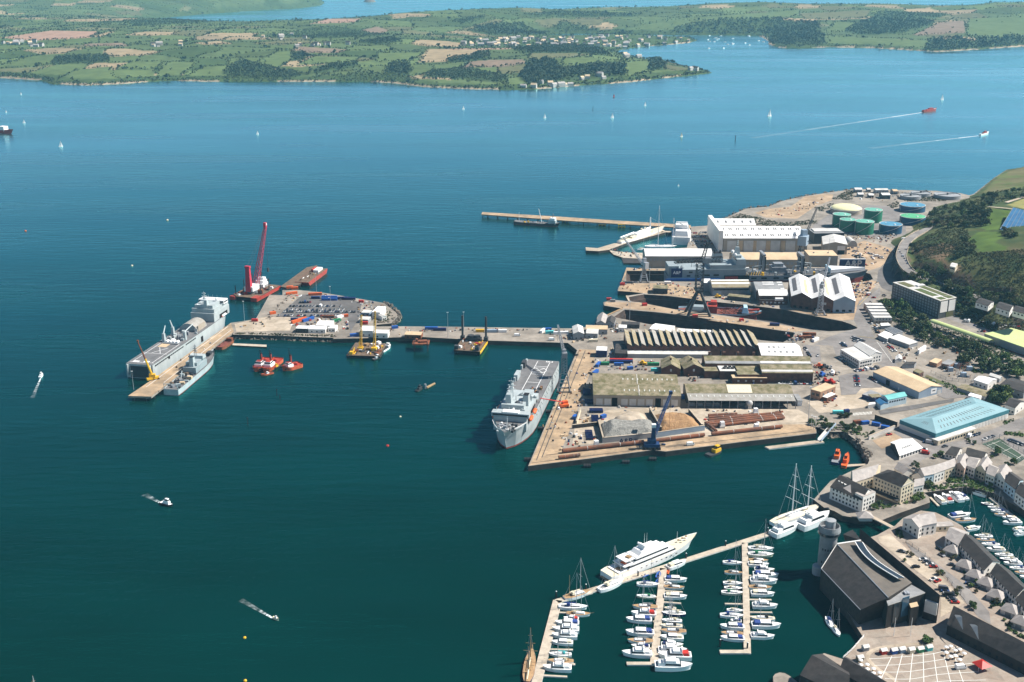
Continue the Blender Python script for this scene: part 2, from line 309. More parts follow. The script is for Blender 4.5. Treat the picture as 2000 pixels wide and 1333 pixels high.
def make_far():
 ys=np.concatenate([np.arange(3060,4400,14.0),np.arange(4400,6000,26.0),np.arange(6000,9200,60.0),np.arange(9200,20000,300.0)])
 rows=[]
 X,Y=[],[]
 nx=640
 for y in ys:
  w=y*.56+150;X.append(np.linspace(-w,w,nx));Y.append(np.full(nx,y))
 X=np.array(X);Y=np.array(Y);Z,D,INS=far_h(X,Y)
 dz=Y*CP-(Z-CAMH)*SP;PX=1000+FPX*X/dz;PY=666.5-FPX*(Y*SP+(Z-CAMH)*CP)/dz
 wx=X+(vnoise(X,Y,160,21)-.5)*90;wy=Y+(vnoise(X,Y,160,22)-.5)*90
 cell=140.0;best=np.full(X.shape,1e12);sec=np.full(X.shape,1e12);idx=np.zeros(X.shape,int)
 J=np.random.RandomState(5).rand(400,400,2)
 cx=np.floor(wx/cell).astype(int);cy=np.floor(wy/(cell*1.1)).astype(int)
 for i in(-1,0,1):
  for j in(-1,0,1):
   a=cx+i;c=cy+j;jj=J[a%400,c%400]
   dd=(wx-(a+.15+.7*jj[...,0])*cell)**2+(wy-(c+.15+.7*jj[...,1])*cell*1.1)**2
   nb=dd<best;sec=np.where(nb,best,np.minimum(sec,dd));idx=np.where(nb,(a%400)*400+c%400,idx);best=np.where(nb,dd,best)
 pal=['green','bright','green','dull','dull','olive','green','scrub','bright','tan'];PR=np.random.RandomState(9).randint(0,len(pal),160000)
 PR2=np.random.RandomState(10).rand(160000)
 col=np.array([FCOL[p]for p in pal])[PR[idx]]*(.82+.36*PR2[idx])[...,None]
 ids=idx.copy()
 for k,(pl,c)in enumerate(FIELD_PX):
  m=inpoly(PX,PY,pl);col[m]=FCOL[c];ids[m]=-1-k
 wood=np.zeros(X.shape)
 for k,(pl,hgt)in enumerate(WOODS_PX):
  m=inpoly(PX,PY,pl);wood[m]=hgt;col[m]=FCOL['scrub'];ids[m]=-900
 sh=(D<16)&(Y<5200)&(vnoise(X,Y,110,31)>.36);col[D<60]=FCOL['scrub'];col[sh]=FCOL['shore']
 town=inpoly(PX,PY,[(895,95),(905,78),(1000,74),(1090,66),(1360,72),(1362,80),(1250,92),(1205,99),(1180,102),(1000,94)]);col[town]=FCOL['scrub'];ids[town]=-950
 v=np.stack([X,Y,Z],-1).reshape(-1,3);ny=len(ys)
 keep=(Z>-4)
 F=[]
 q=keep[:-1,:-1]|keep[1:,:-1]|keep[:-1,1:]|keep[1:,1:]
 r,c=np.nonzero(q);base=r*nx+c
 F=np.stack([base,base+1,base+nx+1,base+nx],-1)
 used=np.unique(F);remap=np.full(len(v),-1);remap[used]=np.arange(len(used));F=remap[F];v2=v[used]
 me=bpy.data.meshes.new("hills");me.vertices.add(len(v2));me.vertices.foreach_set("co",v2.ravel().astype(np.float32))
 me.loops.add(F.size);me.loops.foreach_set("vertex_index",F.ravel().astype(np.int32));me.polygons.add(len(F))
 me.polygons.foreach_set("loop_start",np.arange(0,F.size,4,dtype=np.int32));me.polygons.foreach_set("use_smooth",np.ones(len(F),bool));me.update(calc_edges=True)
 ca=me.color_attributes.new("fields",'FLOAT_COLOR','POINT');cc=np.ones((len(v2),4),np.float32);cc[:,:3]=col.reshape(-1,3)[used];ca.data.foreach_set("color",cc.ravel())
 m=bpy.data.materials.new("farmland");m.use_nodes=True;nt=m.node_tree;bs=nt.nodes["Principled BSDF"];bs.inputs["Roughness"].default_value=.9;bs.inputs["Specular IOR Level"].default_value=.1
 at=nt.nodes.new("ShaderNodeAttribute");at.attribute_name="fields";n=nt.nodes.new("ShaderNodeTexNoise");n.inputs["Scale"].default_value=.03;n.inputs["Detail"].default_value=5
 ge=nt.nodes.new("ShaderNodeNewGeometry");nt.links.new(ge.outputs["Position"],n.inputs["Vector"])
 mr=nt.nodes.new("ShaderNodeMapRange");mr.inputs[1].default_value=.3;mr.inputs[2].default_value=.7;mr.inputs[3].default_value=.8;mr.inputs[4].default_value=1.2;nt.links.new(n.outputs[0],mr.inputs[0])
 mx=nt.nodes.new("ShaderNodeMix");mx.data_type='RGBA';mx.blend_type='MULTIPLY';mx.inputs[0].default_value=1;nt.links.new(at.outputs["Color"],mx.inputs[6]);nt.links.new(mr.outputs[0],mx.inputs[7]);nt.links.new(mx.outputs[2],bs.inputs["Base Color"])
 me.materials.append(m);o=bpy.data.objects.new("hills",me);C.objects.link(o);tag(o,"patchwork of green and brown fields on the far shore",None,None,'structure')
 return X,Y,Z,D,INS,PX,PY,ids,wood,town
FARD=make_far()
# docks, quays and the hill
G1=Fr(1140,480,5.882);G2=Fr(1380,480,5.882);G3=Fr(440,540,5.5556);G4=Fr(1400,640,5.882);G5=Fr(1660,700,5.882);G6=Fr(1660,480,5.882)
QZ=4.0
mat("concrete",(.29,.25,.205),.85,(.17,.148,.122),.035,bump=.15,bscale=.5,detail=8,fine=0.22)
mat("concrete_pale",(.45,.375,.29),.85,(.32,.26,.19),.05,detail=8,fine=0.22)
mat("wharf_tan",(.42,.295,.18),.85,(.25,.185,.12),.07,detail=8,fine=0.3)
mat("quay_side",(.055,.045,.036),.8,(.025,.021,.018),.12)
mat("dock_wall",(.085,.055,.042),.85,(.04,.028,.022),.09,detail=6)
mat("dock_floor",(.12,.10,.085),.8,(.06,.05,.045),.05)
mat("asphalt",(.135,.125,.12),.85,(.10,.095,.09),.04,detail=6,fine=0.2)
mat("asphalt_pale",(.22,.20,.185),.85,(.165,.15,.14),.04,detail=7,fine=0.2)
mat("earth",(.40,.29,.19),.9,(.27,.19,.12),.04,detail=8,fine=0.25)
mat("grass_bright",(.13,.21,.035),.9,(.09,.15,.03),.05)
mat("grass_dull",(.075,.105,.03),.9,(.13,.11,.055),.04,detail=7)
mat("rubble",(.23,.19,.15),.9,(.09,.075,.06),.35,detail=6,bump=.8,bscale=.6)
mat("paving",(.29,.245,.20),.85,(.27,.21,.165),.12,detail=6,fine=0.35)
mat("white_line",(.70,.68,.62),.8)
mat("yellow_line",(.55,.40,.09),.8)
mat("court_green",(.045,.075,.045),.85,(.035,.06,.038),.2)
D3=G1.L([(470,736),(820,765),(1230,812),(1640,878),(2000,938)])+G2.L([(1010,1000),(995,1050),(880,1110),(640,1090)])+G1.L([(1500,1000),(1060,940),(760,905),(640,882),(440,840),(345,822)])
D2=G1.L([(530,640),(520,592),(690,560),(950,578),(1210,608)])+G2.L([(110,648),(560,695),(890,735),(1200,802),(1400,840),(1560,870),(1650,900),(1720,935),(1735,948),(1700,965),(1590,978),(1400,985),(1200,966),(590,858),(0,775)])+G1.L([(1020,728),(640,652)])
D1=[P(x,y,QZ)for x,y in[(1223,529.5),(1450,529),(1682,529.5),(1700,536),(1705,545),(1690,552),(1660,553.5),(1450,551),(1223,549.5)]]
flat([(-26000,-400),(26000,-400),(26000,52000),(-26000,52000)],0,"sea_water","sea_water",[D3,D2,D1],"structure","teal harbour water fading to blue in the distance")
EDGE=([F5(50,1250),F5(560,1187),F5(1100,1115),F6(0,1166),F6(640,1085),F6(1310,1008),F6(1308,975),F6(1240,940)]+F8.L([(150,330),(260,372),(400,372),(520,460),(590,560),(612,620),(600,650),(440,720),(275,800),(130,960),(220,1030),(310,1060),(380,1100),(500,1120),(600,1125),(650,1105),(720,1140),(880,1075),(1140,985),(1130,935),(1085,900),(1200,885),(1330,865),(1450,850),(1690,900),(1830,985),(2060,1100),(2500,1300)])+[P(2300,1000,QZ),P(2300,1400,QZ),P(1950,1400,QZ)])
EDGE=EDGE[:-3]+[P(2200,1040,QZ),P(2700,900,QZ),P(3000,600,QZ),P(2400,320,QZ)]+[F11(2000,20),F11(1880,45),F11(1800,55),F11(1700,120),F11(1520,262),F11(1480,275),F11(1400,255)]+F4.L([(1900,58),(1500,48),(1190,43),(930,78),(740,108),(560,148),(450,195),(250,213),(60,300),(0,335)])+F3.L([(1330,292),(1185,300),(1190,350),(1150,495),(765,522),(765,600)])+G1.L([(705,262),(490,252),(430,430),(400,480),(390,515),(395,522),(530,530),(690,548),(490,578),(515,640),(330,622),(225,652),(235,690),(450,725),(330,780),(260,795),(215,762),(165,800),(120,915)])+F2.L([(1740,225),(1450,222),(800,212),(440,210)])+G3.L([(1640,545),(1640,527),(1800,510),(1880,430),(1850,390),(1720,290),(1600,268),(1300,218),(1000,168),(780,148),(620,150),(620,205),(480,200)])+[F1(1050,715),F1(880,740),F1(900,800)]+G3.L([(80,632),(440,640),(830,655),(1180,668)])+F2.L([(0,300),(390,290),(620,285),(1060,310),(1670,328),(1735,380)])
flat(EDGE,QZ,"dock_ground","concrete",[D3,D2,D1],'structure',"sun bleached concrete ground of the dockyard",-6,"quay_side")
def basin(name,poly,zf,label):
 b=MB("dock_wall");n=len(poly);p=[Vector(q).xy for q in poly]
 ar=sum(p[i].x*p[(i+1)%n].y-p[(i+1)%n].x*p[i].y for i in range(n))
 if ar>0:p=p[::-1]
 c=sum(p,Vector((0,0)))/n
 steps=[(0,QZ-.02),(.02,QZ-4),(.035,QZ-4.1),(.05,zf)]
 rg=[]
 for k,z in steps:rg.append([(q.x+(c.x-q.x)*k*.6,q.y+(c.y-q.y)*k,z)for q in p])
 b.loft(rg,"dock_wall",False,False)
 b.f+=[];b.face(rg[-1][::-1],"dock_floor")
 return tag(b.build(name),label,None,None,'structure')
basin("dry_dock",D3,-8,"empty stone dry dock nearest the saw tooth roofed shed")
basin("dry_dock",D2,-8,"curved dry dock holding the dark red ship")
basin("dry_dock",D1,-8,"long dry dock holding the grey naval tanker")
LAND2=F8.L([(830,1192),(905,1120),(1060,1055),(1190,1072),(1350,1150),(1420,1190)])+F9.L([(1200,470),(1250,520),(1300,575),(1360,625),(1400,660),(1450,705),(1530,770),(1620,850),(1900,1050),(1900,1600),(150,1600),(230,1400),(245,1290),(330,1200),(380,1165),(490,1200),(540,1150),(605,1072),(365,700),(350,650),(440,545),(600,515),(690,485),(768,442)])
flat(LAND2,QZ,"museum_ground","paving",(),'structure',"paved ground round the museum and the cottages",-6,"quay_side")
# the hill
HP=[(1480,300,4),(1395,330,4),(1290,350,4),(1180,380,4),(1125,470,4),(1020,560,5),(940,625,6),(860,665,7),(815,720,3.5),(820,800,3),(822,860,2),(840,960,1),(880,1060,1),(820,760,3),(826,830,1.5),(834,905,1),(858,1010,1),(905,1080,1),(935,1100,2),(1100,1100,3.5),(760,800,1),(720,1000,0),(800,1120,0),(640,900,0),(1100,570,10),(1000,625,14),(1050,985,20),(1130,1005,19),(1290,1060,17),(1420,1110,16),(1540,1160,15),(1000,700,23),(1000,850,24),(1300,1110,8),(1400,1180,6),(1450,1260,5),(1520,1330,3),(1700,1420,3),(1900,1420,3.5),(2100,1430,4),(1150,1060,12),(1200,1120,4),(1500,400,34),(1700,480,32),(2000,400,38),(2000,130,14),(1540,262,4.5),(1620,200,5),(1715,125,6),(1800,65,6),(1890,50,6),(1990,30,6),(1650,280,14),(1900,230,20),(1800,330,26),(1300,410,20),(1220,470,18),(1150,540,16),(1300,700,30),(1600,650,38),(1950,640,44),(1900,850,42),(1600,900,33),(2000,1100,28),(1700,1050,26),(1300,950,24),(1150,850,27),(1620,1230,14),(1850,1290,14),(2000,1290,16),(2100,1350,10),(1200,300,3),(1000,450,0),(700,700,0),(2300,600,50),(2300,100,16),(2400,1100,30),(2400,1500,3)]
HX=np.array([tuple(F11(a,c,z))for a,c,z in HP]);HC=HX[:,:2];HV=HX[:,2]
RD=np.array([tuple(p)for p in smoothpath([F11(a,c,z)for a,c,z in((1180,545,8),(1080,585,10),(1000,628,13),(935,680,15.5),(905,740,17),(890,800,18.5),(905,860,19),(945,920,19),(1010,960,18.5),(1080,990,18),(1290,1062,16),(1540,1155,15),(1720,1190,15))],4)])
def kern(A,Bq):return np.sqrt(((A[:,None,:]-Bq[None,:,:])**2).sum(-1)+4.0)
KW=np.linalg.solve(np.block([[kern(HC,HC),np.ones((len(HC),1))],[np.ones((1,len(HC))),np.zeros((1,1))]]),np.append(HV,0))
def hill_np(X,Y):
 q=np.stack([np.ravel(X),np.ravel(Y)],-1);r=kern(q,HC)@KW[:-1]+KW[-1];d=np.full(len(q),1e9);zr=np.zeros(len(q))
 for i in range(len(RD)-1):
  a,e=RD[i,:2],RD[i+1,:2]-RD[i,:2];t=np.clip(((q-a)@e)/(e@e),0,1);k=np.hypot(*(q-a-t[:,None]*e).T);m=k<d;d[m]=k[m];zr[m]=(RD[i,2]+t*(RD[i+1,2]-RD[i,2]))[m]
 w=np.clip((12.0-d)/5.0,0,1);w=w*w*(3-2*w);r=r*(1-w)+(zr-.4)*w
 return r.reshape(np.shape(X))
HG0,HG1=200.0,820.0;HGZ=hill_np(*np.meshgrid(np.arange(HG0,1500,4.0),np.arange(HG1,2250,4.0)))
def hz(x,y):
 i,j=(x-HG0)/4.0,(y-HG1)/4.0;a,c=int(math.floor(i)),int(math.floor(j))
 if a<0 or c<0 or a>=HGZ.shape[1]-1 or c>=HGZ.shape[0]-1:return QZ
 u,v=i-a,j-c;return max(QZ,(HGZ[c,a]*(1-u)+HGZ[c,a+1]*u)*(1-v)+(HGZ[c+1,a]*(1-u)+HGZ[c+1,a+1]*u)*v)
def T(px,py):
 """pixel -> point on hill or dock ground"""
 z=QZ
 for _ in range(14):
  p=P(px,py,z);z=.5*z+.5*hz(p.x,p.y)
 return P(px,py,z)
def TF(fr,a,c):return T(*fr.px(a,c))
HG=[([(1590,560),(1640,400),(1700,395),(1960,400),(2000,420),(2000,450),(1870,440),(1740,570),(1640,585)],'g'),([(1465,660),(1560,590),(1760,590),(1760,640),(1700,690),(1820,720),(1800,750),(1590,770),(1500,700)],'g'),([(1600,250),(1740,100),(1880,50),(2000,30),(2000,215),(1800,240)],'o'),([(1810,360),(1960,300),(2000,310),(2000,400),(1900,380)],'y'),([(1080,330),(1140,270),(1190,300),(1200,340)],'g'),([(890,890),(920,895),(1010,970),(960,985),(930,960)],'g'),([(980,720),(1250,690),(1400,720),(1300,800),(1230,850),(1020,780)],'b'),([(1800,720),(2000,740),(2000,800),(1850,770)],'b'),([(1250,840),(1420,880),(1400,930),(1280,900)],'b')]
def make_hill():
 xs=np.arange(200,1500,4.0);ys=np.arange(820,2250,4.0);X,Y=np.meshgrid(xs,ys);Z=HGZ.copy()
 near=np.clip((np.sqrt(((X[...,None]-RD[::2,0])**2+(Y[...,None]-RD[::2,1])**2).min(-1))-14)/10,0,1)
 Z=Z+near*((vnoise(X,Y,45,41)-.5)*2.6*np.clip((Z-6)/8,0,1)+(vnoise(X,Y,14,42)-.5)*.9*np.clip((Z-5)/4,0,1))
 dz=Y*CP-(Z-CAMH)*SP;PX=1000+FPX*X/dz;PY=666.5-FPX*(Y*SP+(Z-CAMH)*CP)/dz
 A=(PX-1560)*4.443;B_=(PY-320)*4.443
 ins=inpoly(X,Y,[(p[0],p[1])for p in EDGE]);keep=(Z>3.2)&ins&(PX>1720)&(PX<2250)
 n=vnoise(X,Y,30,43)*.6+vnoise(X,Y,9,44)*.4
 col=np.zeros(X.shape+(3,));base=np.array([(.050,.072,.026)]);br=np.array([(.16,.11,.062)])
 t=np.clip((n-.42)/.2,0,1)[...,None];col[:]=base*(1-t)+np.array([(.085,.092,.036)])*t
 cc={'g':((.085,.135,.027),(.065,.105,.024)),'o':((.10,.125,.04),(.135,.125,.06)),'y':((.24,.22,.075),(.2,.2,.07)),'b':((.17,.115,.068),(.09,.085,.04))}
 for pl,k in HG:
  m=inpoly(A,B_,pl);a,c=np.array(cc[k]);col[m]=(a*(1-t)+c*t)[m]
 gx,gy=np.gradient(Z,4.0);st=np.hypot(gx,gy)>.75;col[st]=np.array((.085,.062,.045))*(.6+.8*n[st][:,None])
 v=np.stack([X,Y,Z],-1).reshape(-1,3);nx=len(xs)
 q=keep[:-1,:-1]&keep[1:,:-1]&keep[:-1,1:]&keep[1:,1:]
 r,c=np.nonzero(q);bb=r*nx+c;F=np.stack([bb,bb+1,bb+nx+1,bb+nx],-1)
 used=np.unique(F);rm=np.full(len(v),-1);rm[used]=np.arange(len(used));F=rm[F]
 me=bpy.data.meshes.new("hillside");me.vertices.add(len(used));me.vertices.foreach_set("co",v[used].ravel().astype(np.float32));me.loops.add(F.size);me.loops.foreach_set("vertex_index",F.ravel().astype(np.int32))
 me.polygons.add(len(F));me.polygons.foreach_set("loop_start",np.arange(0,F.size,4,dtype=np.int32));me.polygons.foreach_set("use_smooth",np.ones(len(F),bool));me.update(calc_edges=True)
 ca=me.color_attributes.new("fields",'FLOAT_COLOR','POINT');k=np.ones((len(used),4),np.float32);k[:,:3]=col.reshape(-1,3)[used];ca.data.foreach_set("color",k.ravel())
 me.materials.append(bpy.data.materials["farmland"]);o=bpy.data.objects.new("hillside",me);C.objects.link(o);tag(o,"scrubby headland hill rising behind the dockyard",None,None,'structure')
make_hill()
def sheet(pts,z,name,m,label=None):return flat(pts,z,name,m,(),'structure',label)
_z=[QZ]
def lay(pts,name,m,label=None):
 _z[0]+=.006;return sheet(pts,_z[0],name,m,label)
lay([F5(62,1244),F5(475,268),F5(620,275),F5(590,420),F5(500,640),F5(440,850),F5(330,1110),F5(1020,1030),F5(1530,975),F6(340,1040),F6(1000,930),F6(1200,930),F6(1300,960),F6(1305,1000),F6(640,1080),F6(0,1160),F5(1100,1110),F5(560,1182)],"wharf_apron","wharf_tan","tan concrete apron round the wharf edge")
lay([F5(720,780),F5(1310,750),F6(130,790),F6(1150,800),F6(1240,850),F6(1230,930),F6(1000,930),F6(340,1040),F5(1530,975),F5(700,1050),F5(420,1080),F5(450,860)],"storage_yard","concrete_pale","pale concrete storage yard between the sheds and the wharf")
lay(G1.L([(250,650),(640,655),(1020,730),(1180,760)])+G2.L([(0,790),(590,865),(1200,972),(1000,990),(0,855)])+G1.L([(1640,870),(1230,805),(820,758),(450,718),(240,685)]),"dock_pier","earth","rust stained pier between the two dry docks")
lay(G1.L([(500,256),(700,268),(950,270),(950,285),(492,288)]),"quay_strip","wharf_tan","tan quay strip along the tanker dock")
lay(G1.L([(400,520),(410,480),(440,440),(900,430),(1380,500),(1370,640),(1200,604),(950,574),(700,546)]),"quay_apron","wharf_tan","stained tan apron at the head of the middle pier")
lay(G2.L([(1640,440),(1900,400),(1990,420),(1800,600),(1720,700),(1750,760),(1700,850),(1560,862),(1400,835),(1200,797),(890,728),(1100,720),(1700,780),(1700,640)]),"yard","earth","tan yard beside the three gabled shed")
lay(F4.L([(1120,560),(1280,490),(1520,560),(1530,620),(1420,720),(1290,760),(1130,700),(1070,640)]),"yard","earth","tan earth yard below the oil tanks")
lay(F4.L([(330,250),(450,215),(640,195),(760,110),(930,85),(1010,90),(1000,140),(860,190),(700,300),(420,290)]),"spoil_ground","earth","bare sandy ground on the point by the shore")
lay(F4.L([(830,360),(1010,240),(1300,180),(1480,190),(1640,250),(1640,440),(1440,480),(1100,400),(860,420)]),"tank_farm_ground","asphalt_pale","pale ground under the oil tanks")
lay(G2.L([(1750,640),(1900,560),(1990,480),(2000,560),(1880,660),(1850,800),(1900,1000),(2000,1180),(2000,1290),(1500,1290),(1450,1150),(1230,1140),(1400,1050),(1590,990),(1740,950),(1690,850)]),"dock_road","asphalt_pale","grey dock road curving past the round end of the dry dock")
lay(F11.L([(830,840),(740,880),(690,930),(680,1010),(720,1080),(790,1110),(900,1100),(880,960)]),"quarry_floor","asphalt","dark asphalt in the shade of the cliff")  # asphalt outlined to the cliff's shadow, so its dark tone adds shade
lay(F7.L([(280,590),(540,560),(680,780),(560,790)]),"dock_road","asphalt_pale","grey dock road running down past the white office")
lay(F7.L([(1060,350),(1190,330),(1777,420),(1900,470),(1777,480),(1430,480)]),"station_car_park","asphalt_pale","grey car park beyond the station canopy")
lay(F7.L([(280,900),(560,960),(660,1000),(380,1140),(0,1190),(-100,1100),(180,900)]),"yard","concrete_pale","pale yard in front of the brick block")
lay(F8.L([(870,325),(1190,420),(1250,470),(1480,440),(1850,280),(2000,230),(2000,330),(1580,470),(1300,540),(1100,600),(960,680),(850,640),(1000,560),(1050,480),(900,440),(820,390)]),"street","asphalt_pale","street running past the teal roofed warehouse")
lay(F8.L([(640,450),(820,380),(900,430),(1000,440),(870,470),(720,520)]),"dirt_yard","earth","brown dirt yard beside the white gabled boathouse")
lay(F8.L([(1590,480),(1740,430),(1990,590),(1900,650),(1840,600)]),"sports_court","court_green","green marked tennis court")
lay(F8.L([(1830,420),(1960,440),(2000,590),(1960,600),(1760,440)]),"car_park","asphalt_pale","car park beside the tennis court")
lay(F9.L([(600,1075),(880,1030),(1090,930),(1050,980),(1090,1080),(1250,1180),(1530,1333),(1530,1500),(330,1500),(520,1200)]),"museum_square","paving","pinkish paved square with pale curved lines")
lay(F9.L([(850,530),(960,600),(1200,780),(1330,930),(1340,1000),(1270,960),(1200,880),(1060,700),(900,600)]),"lane","asphalt_pale","grey lane running past the terraced cottages")
lay(F9.L([(690,500),(760,480),(880,590),(1040,700),(1190,880),(1050,960),(1050,800),(700,530)]),"car_park","concrete_pale","pale parking strip beside the museum")
lay(F9.L([(850,525),(1060,480),(1090,560),(1140,700),(1290,830),(1420,960),(1530,1100),(1530,1200),(1340,1000),(1330,930),(1200,780),(960,600)]),"forecourt","paving","brown brick forecourts of the terraced cottages")
lay(G3.L([(640,370),(840,200),(1000,190),(1400,260),(1480,300),(1440,480),(1360,600),(1350,560),(1330,450),(560,440)]),"pier_car_park","asphalt","dark car park on the pier head")
lay(G3.L([(100,520),(440,440),(760,450),(700,590),(120,605)]),"pier_apron","concrete_pale","pale concrete apron on the pier head")
# building kit
mat("roof_white",(.80,.78,.75),.6,(.66,.64,.61),.12);mat("roof_pale",(.62,.60,.56),.6,(.48,.46,.43),.1,detail=7);mat("roof_grey",(.30,.30,.30),.7,(.21,.21,.21),.12,detail=7)
mat("roof_slate",(.055,.049,.045),.75,(.032,.029,.028),.25,detail=6);mat("slate_pale",(.40,.36,.33),.7,(.30,.27,.25),.3,detail=6)  # waterside apartment roofs use the dark slate as shaded, the pale as sunlit
mat("roof_tan",(.60,.45,.28),.7,(.48,.35,.22),.08,detail=7);mat("roof_dark",(.05,.045,.042),.7,(.03,.028,.027),.15)
mat("roof_moss",(.29,.24,.16),.9,(.12,.112,.05),.2,detail=9);mat("roof_sheet",(.30,.265,.195),.8,(.24,.185,.095),.22,detail=8);mat("roof_teal",(.23,.37,.40),.5,(.19,.33,.36),.06)
mat("teal_band",(.05,.20,.24),.5,(.04,.17,.21),.1);mat("roof_green",(.13,.42,.40),.5,(.10,.36,.35),.1);mat("roof_lime",(.48,.54,.25),.6,(.48,.55,.22),.05);mat("roof_blue",(.04,.15,.29),.45,(.03,.11,.23),.1)
mat("wall_beige",(.40,.34,.27),.8,(.33,.28,.22),.08,detail=6);mat("wall_white",(.78,.75,.70),.7,(.68,.65,.60),.1);mat("wall_cream",(.68,.58,.42),.75,(.58,.49,.36),.1);mat("wall_grey",(.33,.34,.35),.7,(.26,.27,.28),.1)
mat("wall_bluegrey",(.30,.38,.46),.6,(.25,.32,.40),.08);mat("brick",(.16,.075,.05),.85,(.09,.045,.033),.3,detail=6);mat("brick_tan",(.34,.20,.13),.85,(.26,.15,.10),.3);mat("wall_pink",(.62,.42,.33),.75,(.54,.36,.28),.1);mat("wall_paleblue",(.50,.62,.68),.7,(.44,.55,.60),.1)
mat("timber_dark",(.035,.03,.026),.8,(.018,.016,.015),.3,stretch=(1,1,.2));mat("oak_clad",(.045,.037,.03),.8,(.026,.022,.019),.5)
mat("glass",(.02,.028,.035),.12,spec=.5);mat("glass_blue",(.04,.09,.14),.15,spec=.5);mat("opening",(.008,.007,.006),.9);mat("rooflight",(.55,.55,.50),.5);mat("skylight_dark",(.13,.12,.12),.5)
mat("frame_white",(.78,.77,.74),.6);mat("steel_grey",(.25,.26,.28),.5,(.19,.20,.21),.3);mat("rust",(.26,.085,.035),.85,(.12,.045,.025),.5,detail=7);mat("steel_dark",(.045,.047,.05),.6)
mat("red",(.45,.03,.02),.5);mat("orange",(.65,.12,.025),.5);mat("blue",(.025,.10,.36),.5);mat("navy",(.012,.022,.10),.5);mat("yellow",(.70,.40,.02),.5);mat("white",(.82,.81,.79),.45);mat("black",(.012,.012,.013),.6)
mat("green",(.03,.22,.10),.5);mat("teal",(.05,.36,.40),.5);mat("silver",(.42,.43,.45),.3,metal=.3);mat("cream",(.68,.60,.44),.6);mat("timber",(.34,.22,.11),.75,(.25,.16,.08),.5);mat("pontoon_deck",(.50,.43,.34),.85,(.38,.32,.25),.3)
mat("sail_blue",(.03,.06,.22),.8);mat("turquoise",(.10,.50,.50),.7)
class Th:
 """a thing whose parts are given in world coordinates"""
 def __init__(s,name,label,cat,o,group=None):
  s.o=Vector(o);s.e=thing(name,label,cat,o,0,group)
 def part(s,name,mb,parent=None,smooth=False):
  ox,oy,oz=s.o;mb.v=[(x-ox,y-oy,z-oz)for x,y,z in mb.v]
  return mb.build(name,parent or s.e,smooth)
WM={}
def window_mesh(w,h,m,d=.12,name='window'):
 k=(round(w,2),round(h,2),m,name)
 if k not in WM:
  b=MB(m);b.box((0,0,0),(w,d,h));o=b.build(name);WM[k]=o.data;bpy.data.objects.remove(o)
 return WM[k]
def windows(t,p0,p1,z,n,w,h,m='glass',margin=.06,name='window',out=.04,parent=None,rows=1,dz=3,skip=()):
 """n windows along the wall p0->p1 (outside on the right hand)"""
 p0,p1=Vector(p0).xy,Vector(p1).xy;d=p1-p0;a=math.atan2(d.y,d.x);nn=Vector((d.y,-d.x)).normalized()*out
 me=window_mesh(w,h,m,name=name)
 for r in range(rows):
  for i in range(n):
   if(r,i)in skip:continue
   f=margin+(1-2*margin)*(i+.5)/n;q=p0+d*f+nn
   o=bpy.data.objects.new(name,me);C.objects.link(o);o.parent=parent or t.e
   o.location=(q.x-t.o.x,q.y-t.o.y,z+r*dz-t.o.z);o.rotation_euler=(0,0,a)
def gable4(t,FL,FR,BR,BL,z0,h,rise,wall,roof,hip=(0,0),over=.3,wallname='wall',roofname='roof',ridge='fb',gm=None,thick=.25):
 """walls + pitched roof over four eave corners; ridge runs front-to-back ('fb': mid FL/FR -> mid BL/BR) or left-right ('lr')"""
 q=[Vector((p[0],p[1],0))for p in(FL,FR,BR,BL)]
 if ridge=='lr':q=[q[1],q[2],q[3],q[0]]
 a,b_,c,d=q;ze=z0+h;up=Vector((0,0,1))
 m0,m1=(a+b_)/2,(c+d)/2;r0=m0.lerp(m1,hip[0]);r1=m1.lerp(m0,hip[1])
 w=MB(wall);g=gm or wall
 E=[p+up*ze for p in q];G=[p+up*z0 for p in q]
 A0,A1=r0+up*(ze+rise),r1+up*(ze+rise)
 if hip[0]==0 and rise>0:w.face([G[0],G[1],E[1],A0,E[0]],g)
 else:w.face([G[0],G[1],E[1],E[0]],g)
 w.face([G[1],G[2],E[2],E[1]],wall)
 if hip[1]==0 and rise>0:w.face([G[2],G[3],E[3],A1,E[2]],g)
 else:w.face([G[2],G[3],E[3],E[2]],g)
 w.face([G[3],G[0],E[0],E[3]],wall);t.part(wallname,w)
 if rise<=0:
  r=MB(roof);r.prism([(p.x,p.y)for p in q],ze-.02,ze+.3,roof,roof);return t.part(roofname,r)
 ce=(a+b_+c+d)/4;k=[(p-ce)*(1+over/max(3,(p-ce).length))+ce+up*(ze-.06)for p in q]
 ax=(m1-m0).normalized()*over
 R0=A0-(ax if hip[0]==0 else ax*0)+up*.12;R1=A1+(ax if hip[1]==0 else ax*0)+up*.12;r=MB(roof)
 dn=Vector((0,0,-thick))
 def slab(p):
  r.face(p);r.face([x+dn for x in p][::-1])
  for i in range(len(p)):r.face([p[i]+dn,p[(i+1)%len(p)]+dn,p[(i+1)%len(p)],p[i]])
 slab([k[1],k[2],R1,R0]);slab([k[3],k[0],R0,R1])
 if hip[0]>0:slab([k[0],k[1],R0])
 if hip[1]>0:slab([k[2],k[3],R1])
 return t.part(roofname,r)
def rect_from(A,B,depth):
 """front edge A(left)->B(right), going back by depth"""
 a,b_=Vector(A).xy,Vector(B).xy;d=(b_-a).normalized();n=Vector((-d.y,d.x))*depth
 return a,b_,b_+n,a+n
def off(A,B,depth):
 a,b_=Vector(A).xy,Vector(B).xy;d=(b_-a).normalized();return a+Vector((-d.y,d.x))*depth,b_+Vector((-d.y,d.x))*depth
